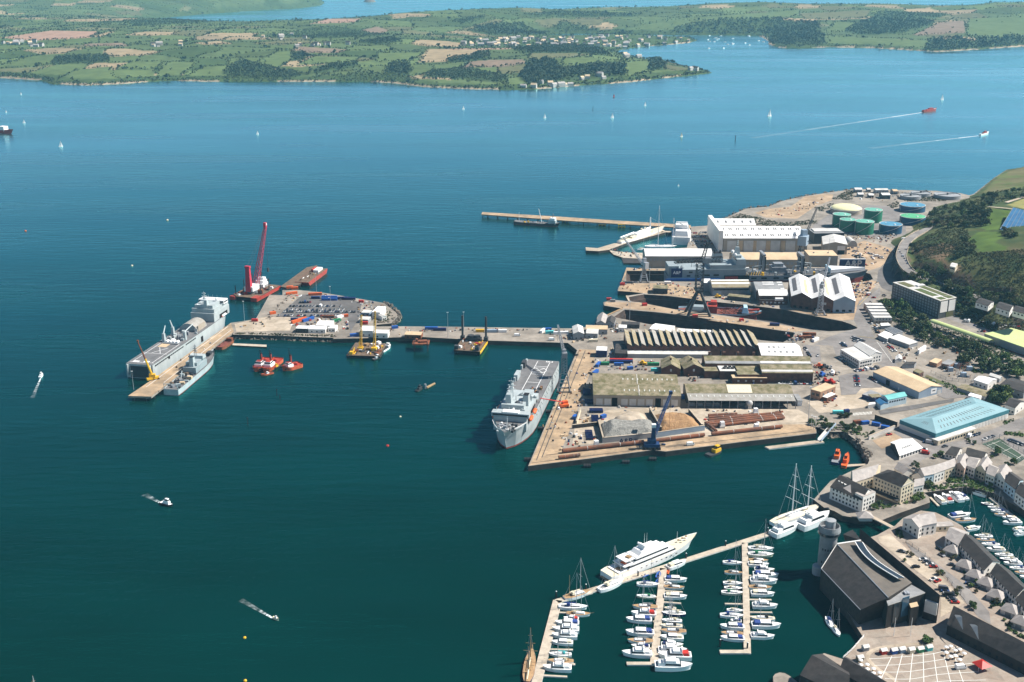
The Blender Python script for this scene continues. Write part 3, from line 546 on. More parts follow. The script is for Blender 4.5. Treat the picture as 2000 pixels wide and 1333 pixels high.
def shed(name,label,A,B,h,depth,rise,wall,roof,ridge='lr',cat='building',hip=(0,0),group=None,z0=QZ,**kw):
 """A,B: eave ends of the front wall, already on the level z0+h"""
 FL,FR,BR,BL=rect_from(A,B,depth);c=(FL+FR+BR+BL)/4
 t=Th(name,label,cat,(c.x,c.y,z0),group);t.q=(FL,FR,BR,BL)
 t.roof=gable4(t,FL,FR,BR,BL,z0,h,rise,wall,roof,hip,ridge=ridge,**kw);return t
def bay(t,A,B,h,depth,rise,wall,roof,ridge='lr',hip=(0,0),z0=QZ,**kw):
 FL,FR,BR,BL=rect_from(A,B,depth);return gable4(t,FL,FR,BR,BL,z0,h,rise,wall,roof,hip,ridge=ridge,**kw)
def panel(t,p0,p1,z,h,m,name,f0=0,f1=1,out=.06,parent=None):
 """a thin upright panel on a wall between fractions f0..f1"""
 p0,p1=Vector(p0).xy,Vector(p1).xy;d=p1-p0;nn=Vector((d.y,-d.x)).normalized();a,b_=p0+d*f0,p0+d*f1;c=(a+b_)/2+nn*out*.5
 b=MB(m);b.box((c.x,c.y,z),((b_-a).length,out+.04,h),math.atan2(d.y,d.x));return t.part(name,b,parent)
def slope_strip(t,a,b_,c,d,u0,u1,v0,v1,m,name,lift=.3,parent=None):
 """a strip lying on the sloping quad a,b (eave) d,c (ridge): u along eave, v up the slope"""
 a,b_,c,d=map(Vector,(a,b_,c,d));f=lambda u,v:a.lerp(b_,u).lerp(d.lerp(c,u),v)+Vector((0,0,lift))
 b=MB(m);p=[f(u0,v0),f(u1,v0),f(u1,v1),f(u0,v1)];dn=Vector((0,0,-lift*.9));b.face(p)
 for i in range(4):b.face([p[i]+dn,p[(i+1)%4]+dn,p[(i+1)%4],p[i]])
 return t.part(name,b,parent)
def V3(p,z):return Vector((p[0],p[1],z))
# dockyard buildings
def near_slope(q,h,rise,z0=QZ,frac=.5):
 FL,FR,BR,BL=q;return V3(FL,z0+h),V3(FR,z0+h),V3(FR.lerp(BR,.5),z0+h+rise),V3(FL.lerp(BL,.5),z0+h+rise)
A,B=F4(60,470,20),F4(790,471,20)
t=shed("ship_hall","huge white roofed ship hall with rows of dark roof vents near the oil tanks",A,B,16,28,4,"wall_beige","roof_white")
A2,B2=off(A,B,28.3);A3,B3=off(A,B,56.6);A3b=Vector(A3).lerp(Vector(B3),-.02);M3=Vector(A3).lerp(Vector(B3),.49)
bay(t,A2,B2,17,28,4,"wall_beige","roof_white");bay(t,A3b,M3,19,30,5,"wall_beige","roof_white")
b=MB("wall_white");AA=Vector(A).xy;AL=Vector(A3).xy+(Vector(A3).xy-AA).normalized()*30;c=(AA+AL)/2;dd=AL-AA;b.box((c.x-3.2,c.y,QZ),(dd.length,5,25),math.atan2(dd.y,dd.x));t.part("end_tower",b)
for(a_,b2,h_,r_)in((A,B,16,4),(A2,B2,17,4),(A3b,M3,19,5)):
 q=rect_from(a_,b2,28);sl_=near_slope(q,h_,r_);L_=(q[1]-q[0]).length;n_=int(L_/9)
 for i in range(n_):
  for j in(-.012,.012):slope_strip(t,*sl_,(i+.5)/n_+j-.006,(i+.5)/n_+j+.004,.35,.72,"skylight_dark","roof_vent",.35)
for f in(.1,.3,.45,.62,.8):panel(t,A,B,QZ,13,"roof_pale","sliding_door",f-.055,f+.055,.3)
for f in(.205,.375,.535,.71):panel(t,A,B,QZ,13,"roof_tan","door_surround",f-.025,f+.025,.25)
A,B=F3(765,570,18),F3(1392,571,18)
t=shed("boat_shed","long plain white roofed boat shed beside the yacht basin",A,B,13.5,30,5,"wall_beige","roof_white")
windows(t,A,B,QZ+8,18,1.2,3,"wall_grey",name="wall_vent")
A,B=F4(150,655,14),F4(705,656,14)
t=shed("long_store","long tan roofed store behind the grey tanker",A,B,10,30,4.5,"wall_beige","roof_tan");windows(t,A,B,QZ+4,14,3,3,"wall_grey",name="wall_panel")
A,B=F4(800,626,16),F4(1052,628,16)
t=shed("flat_roofed_store","flat tan roofed block beside the black lettered hoarding",A,B,12.5,26,0,"wall_beige","roof_tan")
for f in(.25,.75):b=MB("steel_grey");p=Vector(A).lerp(Vector(B),f);b.box((p.x,p.y+12,QZ+12.8),(1.5,1.5,1));t.part("roof_vent",b)
FL,FR,BR,BL=F4(922,524,16),F4(1135,525,16),F4(1110,452,16),F4(912,455,16)
t=Th("gabled_store","pale gabled store with a low pitched roof below the green tanks","building",(FL[0]+20,FL[1]+15,QZ));gable4(t,FL,FR,BR,BL,QZ,12,3,"wall_beige","roof_pale")
panel(t,FL,FR,QZ,5,"opening","doorway",.62,.9);panel(t,FL,FR,QZ+5.2,5,"wall_white","door_panel",.6,.92)
A,B=F4(848,430,17),F4(1108,425,17)
t=shed("pump_house","dark flat roofed workshop with a pale parapet behind the gabled store",A,B,13,26,0,"steel_dark","roof_grey")
q=t.q;b=MB("roof_pale");c=(q[0]+q[2])/2;b.box((c.x,c.y,QZ+13.3),((q[1]-q[0]).length*.86,17,1.2));t.part("roof_edge",b)
p=F4(1180,545);t=Th("arched_hut","small grey arched hut with a dark round end","hut",p);b=MB("roof_pale")
rg=[[(p.x+5.6*math.cos(math.pi*k/10),p.y+y_,QZ+8*math.sin(math.pi*k/10))for k in range(11)]for y_ in(0,22)];b.loft(rg,"roof_pale",False,True,False);t.part("roof",b)
b=MB("wall_grey");b.face(rg[0][::-1]);t.part("end_wall",b)
A,B=G1(1480,482,13),G1(1916,480,13)
t=shed("plating_shed","shed with yellowed and white striped roof on the middle pier",A,B,9,24,5,"steel_grey","roof_sheet");sl_=near_slope(t.q,9,5)
slope_strip(t,*sl_,0,1,.42,.62,"roof_white","roof_band");slope_strip(t,*sl_,0,1,.82,.97,"roof_white","roof_band")
A0,B0=G1(1375,430,13),G1(1479,430,13);bay(t,A0,B0,9,16,0,"wall_grey","roof_white",wallname='annex_wall',roofname='annex_roof');panel(t,A,B,QZ,5,"wall_bluegrey","door_panel",.02,.24);windows(t,A,B,QZ+6,10,5,1.5)
A,B=G2(605,580,12),G2(937,580,12)
t=shed("engine_shop","shed with white front roof and grey patched rear roof between two dry docks",A,B,8.5,15,4.2,"brick","roof_white")
A2,B2=off(A,B,15.3);bay(t,A2,B2,10,30,4.5,"steel_grey","roof_grey",roofname='rear_roof');sl_=near_slope(rect_from(A2,B2,30),10,4.5)
for u0,u1,v0,v1 in((.28,.68,.62,.72),(.28,.68,.88,.98),(.82,.98,.55,.66),(.8,.98,.86,.97),(.86,.99,.1,.2)):slope_strip(t,*sl_,u0,u1,v0,v1,"roof_white","roof_patch")
A,B=G2(608,632,8),G2(925,640,8)
t=shed("brick_annex","low brick annex in front of the white front roofed shed",A,B,4.5,8,0,"brick","roof_dark");windows(t,A,B,QZ+1.5,6,2,1.6,"roof_pale")
p=G2(830,640,9);b=MB("white");b.tube((p.x-3,p.y+4,10),(p.x+5,p.y+4,10),1.6,1.6,10);t.part("roof_tank",b)
H=12.5;zz=QZ+H
GB=[(975,580,1210,606,945,375,1170,374),(1211,607,1459,630,1170,374,1395,371),(1460,632,1712,636,1396,371,1640,370)]
t=Th("fabrication_shed","shed of three big white gabled roofs with dark rooflight strips and brick ends","building",G2(1335,700))
for k,(a,b1,c,d,e,f,g,h_)in enumerate(GB):
 FL,FR,BL,BR=[G2(*x,zz)for x in((a,b1),(c,d),(e,f),(g,h_))]
 gable4(t,FL,FR,BR,BL,QZ,H,4.8,"brick","roof_white",gm="brick" if k<2 else "wall_bluegrey",over=.8)
 m0,m1=(FL+FR)/2+Vector((0,0,4.8)),(BL+BR)/2+Vector((0,0,4.8))
 slope_strip(t,BL,FL,m0,m1,.12,.8,.25,.62,"skylight_dark","rooflight")
 if k<2:slope_strip(t,FR,BR,m1,m0,.12,.8,.3,.62,"roof_tan","rooflight")
 windows(t,FL,FR,QZ+1,3,3,2.2,"opening");
 if k==1:panel(t,FL,FR,QZ+7,2.4,"roof_pale","sign_board",.45,.68)
FL,FR=G2(1530,700,9),G2(1700,690,9);bay(t,FL,FR,5,8,0,"brick","roof_dark",wallname='annex_wall',roofname='annex_roof')
A,B=G1(500,1165,12),F6(832,266,12)
FL,FR,BR,BL=rect_from(A,B,42);c=(FL+FR+BR+BL)/4
t=Th("saw_tooth_shed","long brick shed with a saw tooth roof of nineteen rusty stained sheets","building",(c.x,c.y,QZ));b=MB("brick")
mat("sheet_grey",(.34,.32,.29),.8,(.26,.24,.205),.2,detail=7);n_=19;up=Vector((0,0,1));h_=8.0;rs_=3.6
for p0,p1 in((FL,FR),(FR,BR),(BR,BL),(BL,FL)):b.face([V3(p0,QZ),V3(p1,QZ),V3(p1,QZ+h_),V3(p0,QZ+h_)])
t.part("wall",b)
for i in range(n_):
 a0,a1=FL.lerp(FR,i/n_),FL.lerp(FR,(i+1)/n_);b0,b1=BL.lerp(BR,i/n_),BL.lerp(BR,(i+1)/n_)
 m_="roof_sheet" if i%5 in(0,1,3)else "sheet_grey"
 r=MB(m_);r.face([V3(a0,QZ+h_+rs_),V3(a1,QZ+h_),V3(b1,QZ+h_),V3(b0,QZ+h_+rs_)]);tz_=Vector((0,0,-.3));t.part("roof_sheet",r)
 r=MB("brick");r.face([V3(a0,QZ+h_),V3(a1,QZ+h_-.02),V3(a0,QZ+h_+rs_-.1)]);r.face([V3(b0,QZ+h_),V3(b0,QZ+h_+rs_-.1),V3(b1,QZ+h_-.02)]);r.face([V3(a0,QZ+h_),V3(a0,QZ+h_+rs_-.1),V3(b0,QZ+h_+rs_-.1),V3(b0,QZ+h_)],"glass");t.part("gable_end",r)
r=MB("roof_pale");A_=FL-Vector((0,6));B_=FL.lerp(FR,.62)-Vector((0,6));r.face([V3(A_,QZ+3.6),V3(B_,QZ+3.6),V3(FL.lerp(FR,.62),QZ+5),V3(FL,QZ+5)]);t.part("lean_to_roof",r)
b=MB("wall_grey");b.face([V3(A_,QZ),V3(B_,QZ),V3(B_,QZ+3.5),V3(A_,QZ+3.5)]);b.face([V3(B_,QZ),V3(FL.lerp(FR,.62),QZ),V3(FL.lerp(FR,.62),QZ+4.9),V3(B_,QZ+3.5)]);t.part("lean_to_wall",b)
A,B=F6(832,330,12),F6(1190,336,12)
t=shed("white_hall","hall with a bright white hipped roof at the end of the saw tooth shed",A,B,8,34,3,"brick","roof_white",hip=(0,.0),ridge='lr');sl_=near_slope(t.q,8,3)
for f in(.22,.36,.5,.65,.8):slope_strip(t,*sl_,f-.025,f+.025,.3,.48,"roof_grey","rooflight")
for f in(.24,.36,.48,.62):slope_strip(t,*sl_,f-.025,f+.025,.78,.94,"roof_grey","rooflight")
A,B=F6(345,402,13),F6(1268,408,13)
t=shed("brick_workshop","long dark brick workshop with mossy roofs and a pale rooflight band",A,B,9,20,3.5,"brick","roof_moss");sl_=near_slope(t.q,9,3.5)
slope_strip(t,*sl_,0,1,.0,.32,"roof_grey","roof_band",.2)
for u0,u1,m_ in((.52,.65,"roof_white"),(.65,.72,"roof_pale"),(.72,.87,"roof_white"),(.87,.99,"roof_pale")):slope_strip(t,*sl_,u0,u1,.05,.3,m_,"rooflight",.4)
for f in(.06,.2,.33,.48):p=Vector(A).lerp(Vector(B),f);b=MB("brick");b.box((p.x,p.y+13,QZ+11),(2.2,1.6,4));t.part("chimney",b)
A1,B1=F6(838,482,13),F6(1282,484,13);bay(t,A1,B1,9,21,3.5,"brick","roof_moss",wallname='front_wall',roofname='front_roof');slope_strip(t,*near_slope(rect_from(A1,B1,21),9,3.5),0,1,.1,.34,"roof_pale","roof_band")
A2,B2=F6(625,500,11),F6(838,500,11);bay(t,A2,B2,7,24,0,"brick","roof_moss",wallname='side_wall',roofname='flat_roof')
A3,B3=F6(472,470,11),F6(625,470,11);bay(t,A3,B3,7,17,0,"brick","roof_pale",wallname='side_wall',roofname='flat_roof')
for i in range(6):p=Vector(A3).lerp(Vector(B3),.3+.12*i);b=MB("roof_dark");b.box((p.x,p.y+6+3.5*(i%2),QZ+7.3),(2.2,2.4,1.3));t.part("roof_fan",b)
A4,B4=F6(340,470,10),F6(472,470,10);bay(t,A4,B4,6,20,0,"brick","roof_moss",wallname='side_wall',roofname='flat_roof')
p=F6(470,430);b=MB("black");b.tube((p.x,p.y,QZ),(p.x,p.y,QZ+15),.8,.7,8);t.part("chimney_stack",b)
A5,B5=F6(582,530,9),F6(882,530,9);bay(t,A5,B5,5,8,0,"brick","roof_tan",wallname='low_wall',roofname='low_roof');windows(t,A5,B5,QZ+2,4,1.6,1.4,"roof_pale")
for k,(a,b_,lab)in enumerate((((1170,425),(1330,430),"brick gabled house with mossy roof nearest the container yard"),((1360,430),(1525,425),"brick gabled house with a small chimney beside the long workshop"))):
 A,B=F5(*a,11),F5(*b_,11);t=shed("brick_house",lab,A,B,6.5,22,4,"brick","roof_moss",ridge='fb');windows(t,A,B,QZ+4,1,1.5,2.2,"roof_pale")
 c=(t.q[0]+t.q[2])/2;b=MB("brick");b.box((c.x,c.y,QZ+9.6),(1.4,1.4,2.6));t.part("chimney",b)
A,B=F5(600,648,13.5),F5(1332,660,13.5)
t=shed("transit_shed","twin roofed transit shed with mossy yellow green roofs nearest the moored ship",A,B,9.2,25,4,"wall_beige","roof_moss");A2,B2=off(A,B,25.3);bay(t,A2,B2,9.2,24,4,"wall_beige","roof_moss")
for a_,b_ in((A,B),(A2,B2)):
 sl_=near_slope(rect_from(a_,b_,25),9.2,4)
 for i in range(11):slope_strip(t,*sl_,.35+i*.058,.362+i*.058,.4,.55,"rooflight","rooflight",.25)
 slope_strip(t,*sl_,.52,.527,0,.95,"roof_pale","gutter")
panel(t,A,B,QZ,7,"opening","doorway",.21,.275);panel(t,A,B,QZ,7,"opening","doorway",.71,.775)
for i in range(10):
 if i not in(2,7):panel(t,A,B,QZ+.6,5.5,"roof_pale","wall_panel",.03+i*.096,.105+i*.096,.1)
A,B=F6(183,652,13),F6(1105,657,13)
t=shed("open_fronted_shed","long mossy roofed shed with a pale roof panel and dark open front",A,B,8.5,21,3.2,"steel_dark","roof_moss");sl_=near_slope(t.q,8.5,3.2);slope_strip(t,*sl_,.39,.62,.02,.98,"cream","roof_panel")
for i in range(5):slope_strip(t,*sl_,.42+i*.04,.43+i*.04,.35,.6,"rooflight","rooflight",.45)
FL,FR=Vector(A).xy,Vector(B).xy;n=Vector((0,-11));a0,b0=FL+n,FR+n
r=MB("roof_grey");r.face([V3(a0,QZ+6.4),V3(b0,QZ+6.4),V3(FR,QZ+8.3),V3(FL,QZ+8.3)],"sheet_grey");t.part("lean_to_roof",r)
for i in range(18):slope_strip(t,V3(a0,QZ+6.4),V3(b0,QZ+6.4),V3(FR,QZ+8.3),V3(FL,QZ+8.3),(i+.45)/18,(i+.62)/18,.5,.75,"rooflight","rooflight",.2)
for i in range(14):q=a0.lerp(b0,i/13);b=MB("steel_grey");b.box((q.x,q.y,QZ),(.5,.5,6.2));t.part("post",b)
for i in(0,1,2,3,6,8):q=a0.lerp(b0,(i+.6)/13);b=MB("roof_grey");b.box((q.x,q.y+6,QZ),(4.4,3,2.6));t.part("stored_crate_bay",b)
p=a0.lerp(b0,.575);b=MB("roof_pale");b.ball((p.x,p.y+1,QZ+4.2),2.6,None,12);b.box((p.x,p.y+1,QZ),(3,3,2));t.part("grey_dome",b)
p=F6(1145,740);t=Th("yard_kiosk","narrow white kiosk at the end of the open fronted shed","kiosk",p);b=MB("white");b.box(p,(3.6,14,4));t.part("wall",b);b=MB("roof_grey");b.box((p.x,p.y,QZ+4),(4,14.4,.4));t.part("roof",b)
q=[F6(1260,628,11),F6(1345,652,11),F6(1476,602,11),F6(1385,572,11)]
t=Th("brick_block","square flat roofed brick block standing alone in the yard","building",((q[0]+q[2])/2).xy.to_3d()+Vector((0,0,QZ)));b=MB("brick_tan");b.prism([p.xy for p in q],QZ,QZ+7,"brick_tan");t.part("wall",b)
b=MB("roof_tan");b.prism([p.xy for p in q],QZ+7,QZ+7.5,"roof_tan");t.part("roof",b);windows(t,q[0],q[1],QZ+3,2,2.5,2.2);windows(t,q[1],q[2],QZ+3.5,3,1.6,1.6)
q=[F6(1358,690,7.2),F6(1400,702,7.2),F6(1476,668,7.2),F6(1432,650,7.2)];t=Th("red_annex","low red brick annex with a white roof beside the brick block","building",F6(1420,700));b=MB("brick");b.prism([p.xy for p in q],QZ,QZ+3.2);t.part("wall",b);b=MB("roof_white");b.prism([p.xy for p in q],QZ+3.2,QZ+3.5);t.part("roof",b)
q=[F7(185,638,10.5),F7(350,738,10.5),F7(468,712,10.5),F7(302,612,10.5)];O_=F7(330,720)
t=Th("white_office","white two storey office block with a grey flat roof and a gabled wing","building",O_);b=MB("wall_white");b.prism([p.xy for p in q],QZ,QZ+6.5);t.part("wall",b);b=MB("roof_pale");b.prism([p.xy for p in q],QZ+6.5,QZ+6.9);t.part("roof",b)
windows(t,q[0],q[1],QZ+1,9,1.8,1.4,rows=2);windows(t,q[1],q[2],QZ+1,5,2.0,1.3,rows=2)
FL,FR,BR,BL=F7(440,692,11.5),F7(546,668,11.5),F7(390,578,11.5),F7(300,598,11.5);gable4(t,FL,FR,BR,BL,QZ,7.5,2.6,"wall_white","roof_pale",wallname='wing_wall',roofname='wing_roof');windows(t,FL,FR,QZ+1.2,4,1.4,1.4,rows=2)
FL,FR,BR,BL=G5(795,387,10),G5(1062,322,10),G5(545,98,10),G5(268,156,10)
t=Th("tan_warehouse","long blue grey warehouse with a stained tan roof beside the white office","building",(FL+BR)/2-Vector((0,0,6)));gable4(t,FL,FR,BR,BL,QZ,6,2.6,"wall_bluegrey","roof_tan");panel(t,BL,FL,QZ,4.5,"opening","doorway",.3,.38);panel(t,BL,FL,QZ,2.2,"wall_white","door",.57,.59);panel(t,FL,FR,QZ+1.6,4.2,"white","sign_board",.52,.76);panel(t,FL,FR,QZ+3.6,.8,"black","sign_mark",.58,.7,.12);panel(t,FL,FR,QZ,3.4,"roof_pale","door",.8,.97)
FL,FR,BR,BL=G5(440,478,10.5),G5(655,432,10.5),G5(590,388,10.5),G5(362,430,10.5)
t=Th("teal_cafe","small pale blue building with a bright teal roof by the crossing","building",(FL+BR)/2-Vector((0,0,6.5)));gable4(t,FL,FR,BR,BL,QZ,6.5,1.6,"wall_paleblue","roof_green",ridge='lr');windows(t,FL,FR,QZ+3.6,7,1.5,1.3)
FL,FR,BR,BL=G5(355,540,8),G5(440,515,8),G5(385,465,8),G5(295,485,8);gable4(t,FL,FR,BR,BL,QZ,4,1.2,"wall_paleblue","roof_blue",wallname='porch_wall',roofname='porch_roof')
q=[G5(210,535,7),G5(290,525,7),G5(300,500,7),G5(225,510,7)];b=MB("wall_white");b.prism([p.xy for p in q],QZ,QZ+3);t.part("side_block",b)
q=[G5(140,415,7.5),G5(290,460,7.5),G5(385,420,7.5),G5(240,365,7.5)];t=Th("navy_store","low navy flat roofed store behind the teal roofed building","building",G5(260,440));b=MB("navy");b.prism([p.xy for p in q],QZ,QZ+3.6,"navy","roof_grey");t.part("wall",b);b=MB("roof_moss");c=(q[1]+q[2])/2;b.box((c.x-3,c.y+1,QZ+3.6),(9,7,.4),.2);t.part("roof_patch",b)
Wc,Sc,Ec,Nc=G5(577,708,11),G5(990,868,11),G5(1828,592,11),G5(1402,446,11)
t=Th("teal_warehouse","big hip roofed warehouse with a pale teal roof and rows of skylight slots","building",(Wc+Ec)/2-Vector((0,0,7)));b=MB("wall_white");b.prism([p.xy for p in(Wc,Sc,Ec,Nc)],QZ,QZ+4);t.part("wall",b)
ce=(Wc+Ec)/2;b=MB("teal_band");b.prism([(ce.xy+(p.xy-ce.xy)*1.008)for p in(Wc,Sc,Ec,Nc)],QZ+4,QZ+7,"teal_band");t.part("fascia",b)
r0,r1=G5(945,688,15.5),G5(1450,517,15.5);up3=Vector((0,0,.05));r=MB("roof_teal");r.face([Sc+up3,Ec+up3,r1,r0]);r.face([Ec+up3,Nc+up3,r1]);r.face([Nc+up3,Wc+up3,r0,r1]);r.face([Wc+up3,Sc+up3,r0]);t.part("roof",r)
for i in range(17):
 for v0 in(.22,.58):slope_strip(t,Sc,Ec,r1,r0,.09+i*.05,.097+i*.05,v0,v0+.18,"skylight_dark","skylight",.12)
 for v0 in(.25,.6):slope_strip(t,Nc,Wc,r0,r1,.08+i*.05,.087+i*.05,v0,v0+.2,"skylight_dark","skylight",.12)
for i in range(4):slope_strip(t,Wc,Sc,r0,r0+Vector((.01,0,0)),.42+i*.075,.435+i*.075,.38,.58,"skylight_dark","skylight",.12)
for i in range(12):panel(t,Sc,Ec,QZ+.4,3.2,"roof_pale","wall_panel",.45+i*.045,.48+i*.045,.12)
A,B=G5(1012,962,7),G5(1455,815,7);t2=shed("shop_row","low shop row with a pale flat roof along the teal warehouse",A,B,3.4,9,0,"wall_cream","roof_pale",z0=QZ);windows(t2,A,B,QZ+.8,12,2.2,1.8)
a0,a1,e0,e1=G5(525,990,11),G5(712,925,11),G5(570,1118,7.5),G5(832,1028,7.5)
b0,b1=2*a0-e0,2*a1-e1;b0.z=b1.z=7.5
t=Th("gabled_boathouse","boathouse with a bright white pitched roof and dark timber gable end","building",(e0+b1)/2-Vector((0,0,3.5)));gable4(t,b0,e0,e1,b1,QZ,3.5,3.5,"wall_white","roof_white",gm="timber_dark",over=.6)
ss=(V3(e0,7.7),V3(e1,7.7),V3((e1+b1)/2,11.2),V3((e0+b0)/2,11.2))
for i in range(6):slope_strip(t,*ss,.22+i*.09,.27+i*.09,.42,.58,"roof_grey","rooflight",.1)
windows(t,e0,e1,QZ+1,7,1.8,1.5)
Wc,Sc,Ec,Nc=G6(492,428,22),G6(1036,640,22),G6(1226,602,22),G6(700,405,22);H_=18
t=Th("apartment_block","long dark clad apartment block with planted green flat roofs","building",((Wc+Ec)/2).xy.to_3d()+Vector((0,0,QZ)));mat("dark_cladding",(.085,.095,.095),.5,(.06,.068,.07),.3);b=MB("dark_cladding");b.prism([p.xy for p in(Wc,Sc,Ec,Nc)],QZ,QZ+H_);t.part("wall",b)
b=MB("cream");b.prism([p.xy for p in(Wc,Sc,Ec,Nc)],QZ+H_,QZ+H_+.6,"cream","roof_pale");t.part("parapet",b)
def quad(u0,u1,v0,v1):
 f=lambda u,v:Wc.lerp(Sc,u).lerp(Nc.lerp(Ec,u),v).xy
 return[f(u0,v0),f(u1,v0),f(u1,v1),f(u0,v1)]
for u0,u1,v0,v1 in((.04,.30,.12,.52),(.3,.86,.6,.92),(.42,.80,.12,.5),(.87,.98,.1,.45),(.87,.98,.55,.92)):b=MB("grass_dull");b.prism(quad(u0,u1,v0,v1),QZ+H_+.6,QZ+H_+.75);t.part("planted_roof",b)
b=MB("roof_white");b.prism(quad(.28,.34,.55,.95),QZ+H_+.6,QZ+H_+2);t.part("roof_housing",b)
windows(t,Wc,Sc,QZ+1.5,17,2.6,1.9,"steel_grey",.02,rows=6,dz=2.8);panel(t,Sc,Ec,QZ+6,11,"wall_white","render_panel",.06,.48,.25);panel(t,Sc,Ec,QZ+6,11,"wall_white","render_panel",.56,.94,.25);windows(t,Sc,Ec,QZ+6.8,1,1.4,1.8,rows=4,dz=2.8,margin=.47);panel(t,Sc,Ec,QZ,5.5,"grass_dull","green_wall",.45,.9,.2)
pA,pB=G6(950,850,11),G6(1630,1085,11);t=Th("station_canopy","long barrel roofed yellow green railway canopy","canopy",((pA+pB)/2).xy.to_3d()+Vector((0,0,QZ)));d_=(pB-pA).xy.normalized();nn=Vector((-d_.y,d_.x))
rg=[[(p.x+nn.x*3.6*math.cos(math.pi*k/8),p.y+nn.y*3.6*math.cos(math.pi*k/8),QZ+5+2.4*math.sin(math.pi*k/8))for k in range(9)]for p in(pA,pB)];b=MB("roof_lime");b.loft(rg,None,False,False,False);t.part("roof",b)
for i in range(9):
 p=pA.lerp(pB,i/8)
 for s in(-1,1):b=MB("steel_dark");b.box((p.x+nn.x*3.3*s,p.y+nn.y*3.3*s,QZ),(.4,.4,5));t.part("post",b)
q=[pA.xy-nn*3.8,pB.xy-nn*3.8,pB.xy-nn*8,pA.xy-nn*8];lay([V3(p,0)for p in q],"station_platform","concrete_pale","railway platform below the barrel canopy")
q=[G6(1545,1012,11),G6(2080,1200,11),G6(2200,1040,11),G6(1852,948,11)];t=Th("lime_store","large pale lime roofed store beside the railway","building",G6(1850,1080));b=MB("wall_grey");b.prism([p.xy for p in q],QZ,QZ+6.8);t.part("wall",b);b=MB("roof_lime");b.prism([p.xy for p in q],QZ+6.8,QZ+7.2);t.part("roof",b)
lay([G6(1640,1110),G6(2100,1270),G6(2100,1310),G6(1600,1140)],"railway_track","rust","rusty railway track bed")
lab=["nearest the road bend","second up the row","third up the row","fourth up the row","at the top of the row"]
for i in range(5):
 p=G6(365-i*25,885-i*37);t=Th("site_cabin","grey white stacked site cabin "+lab[i],"cabin",p,"site cabins along the dock road");b=MB("wall_beige");b.box((p.x,p.y,QZ),(17,7,3));t.part("lower_unit",b);b=MB("roof_pale");b.box((p.x,p.y,QZ+3.05),(17,7,3));u=t.part("upper_unit",b);windows(t,(p.x-8.5,p.y-3.5),(p.x+8.5,p.y-3.5),QZ+4,5,1.3,1.1,parent=u);windows(t,(p.x-8.5,p.y-3.5),(p.x+8.5,p.y-3.5),QZ+1,5,1.3,1.1)
for nm,lab_,q_,h,w_,r_ in(("site_hut","small white flat roofed hut below the stacked cabins",((360,925),(470,920),(440,890),(350,895)),3.4,"wall_grey","roof_white"),("striped_shed","grey shed with dark striped glazed roof beside the scrub bank",((400,960),(510,1020),(610,990),(480,935)),4,"wall_grey","roof_grey"),("white_shed","low white roofed shed beside the dock road",((325,1030),(430,1075),(500,1020),(400,985)),3.4,"wall_grey","roof_white"),("ribbed_shed","long low shed with a ribbed pale roof and grey walls",((450,1060),(680,1140),(780,1110),(560,1020)),3.6,"wall_grey","roof_pale"),("lorry_trailer","white box trailer parked by the rubble yard",((780,1195),(800,1205),(880,1160),(860,1145)),3.4,"white","white")):
 q=[G6(a,c,QZ+h)for a,c in q_];cc=sum((p.xy for p in q),Vector((0,0)))/4;t=Th(nm,lab_,"shed" if "shed" in nm else("trailer" if "trailer" in nm else "hut"),(cc.x,cc.y,QZ));b=MB(w_);b.prism([p.xy for p in q],QZ,QZ+h);t.part("wall",b);b=MB(r_);b.prism([(cc+(p.xy-cc)*1.03)for p in q],QZ+h,QZ+h+.3);t.part("roof",b)
 if nm in("striped_shed","ribbed_shed"):
  for i in range(8):slope_strip(t,V3(q[0],QZ+h+.3),V3(q[1],QZ+h+.3),V3(q[2],QZ+h+.3),V3(q[3],QZ+h+.3),.04+i*.12,.1+i*.12,.05,.95,"glass" if nm[0]=='s' else "roof_white","roof_strip",.1)
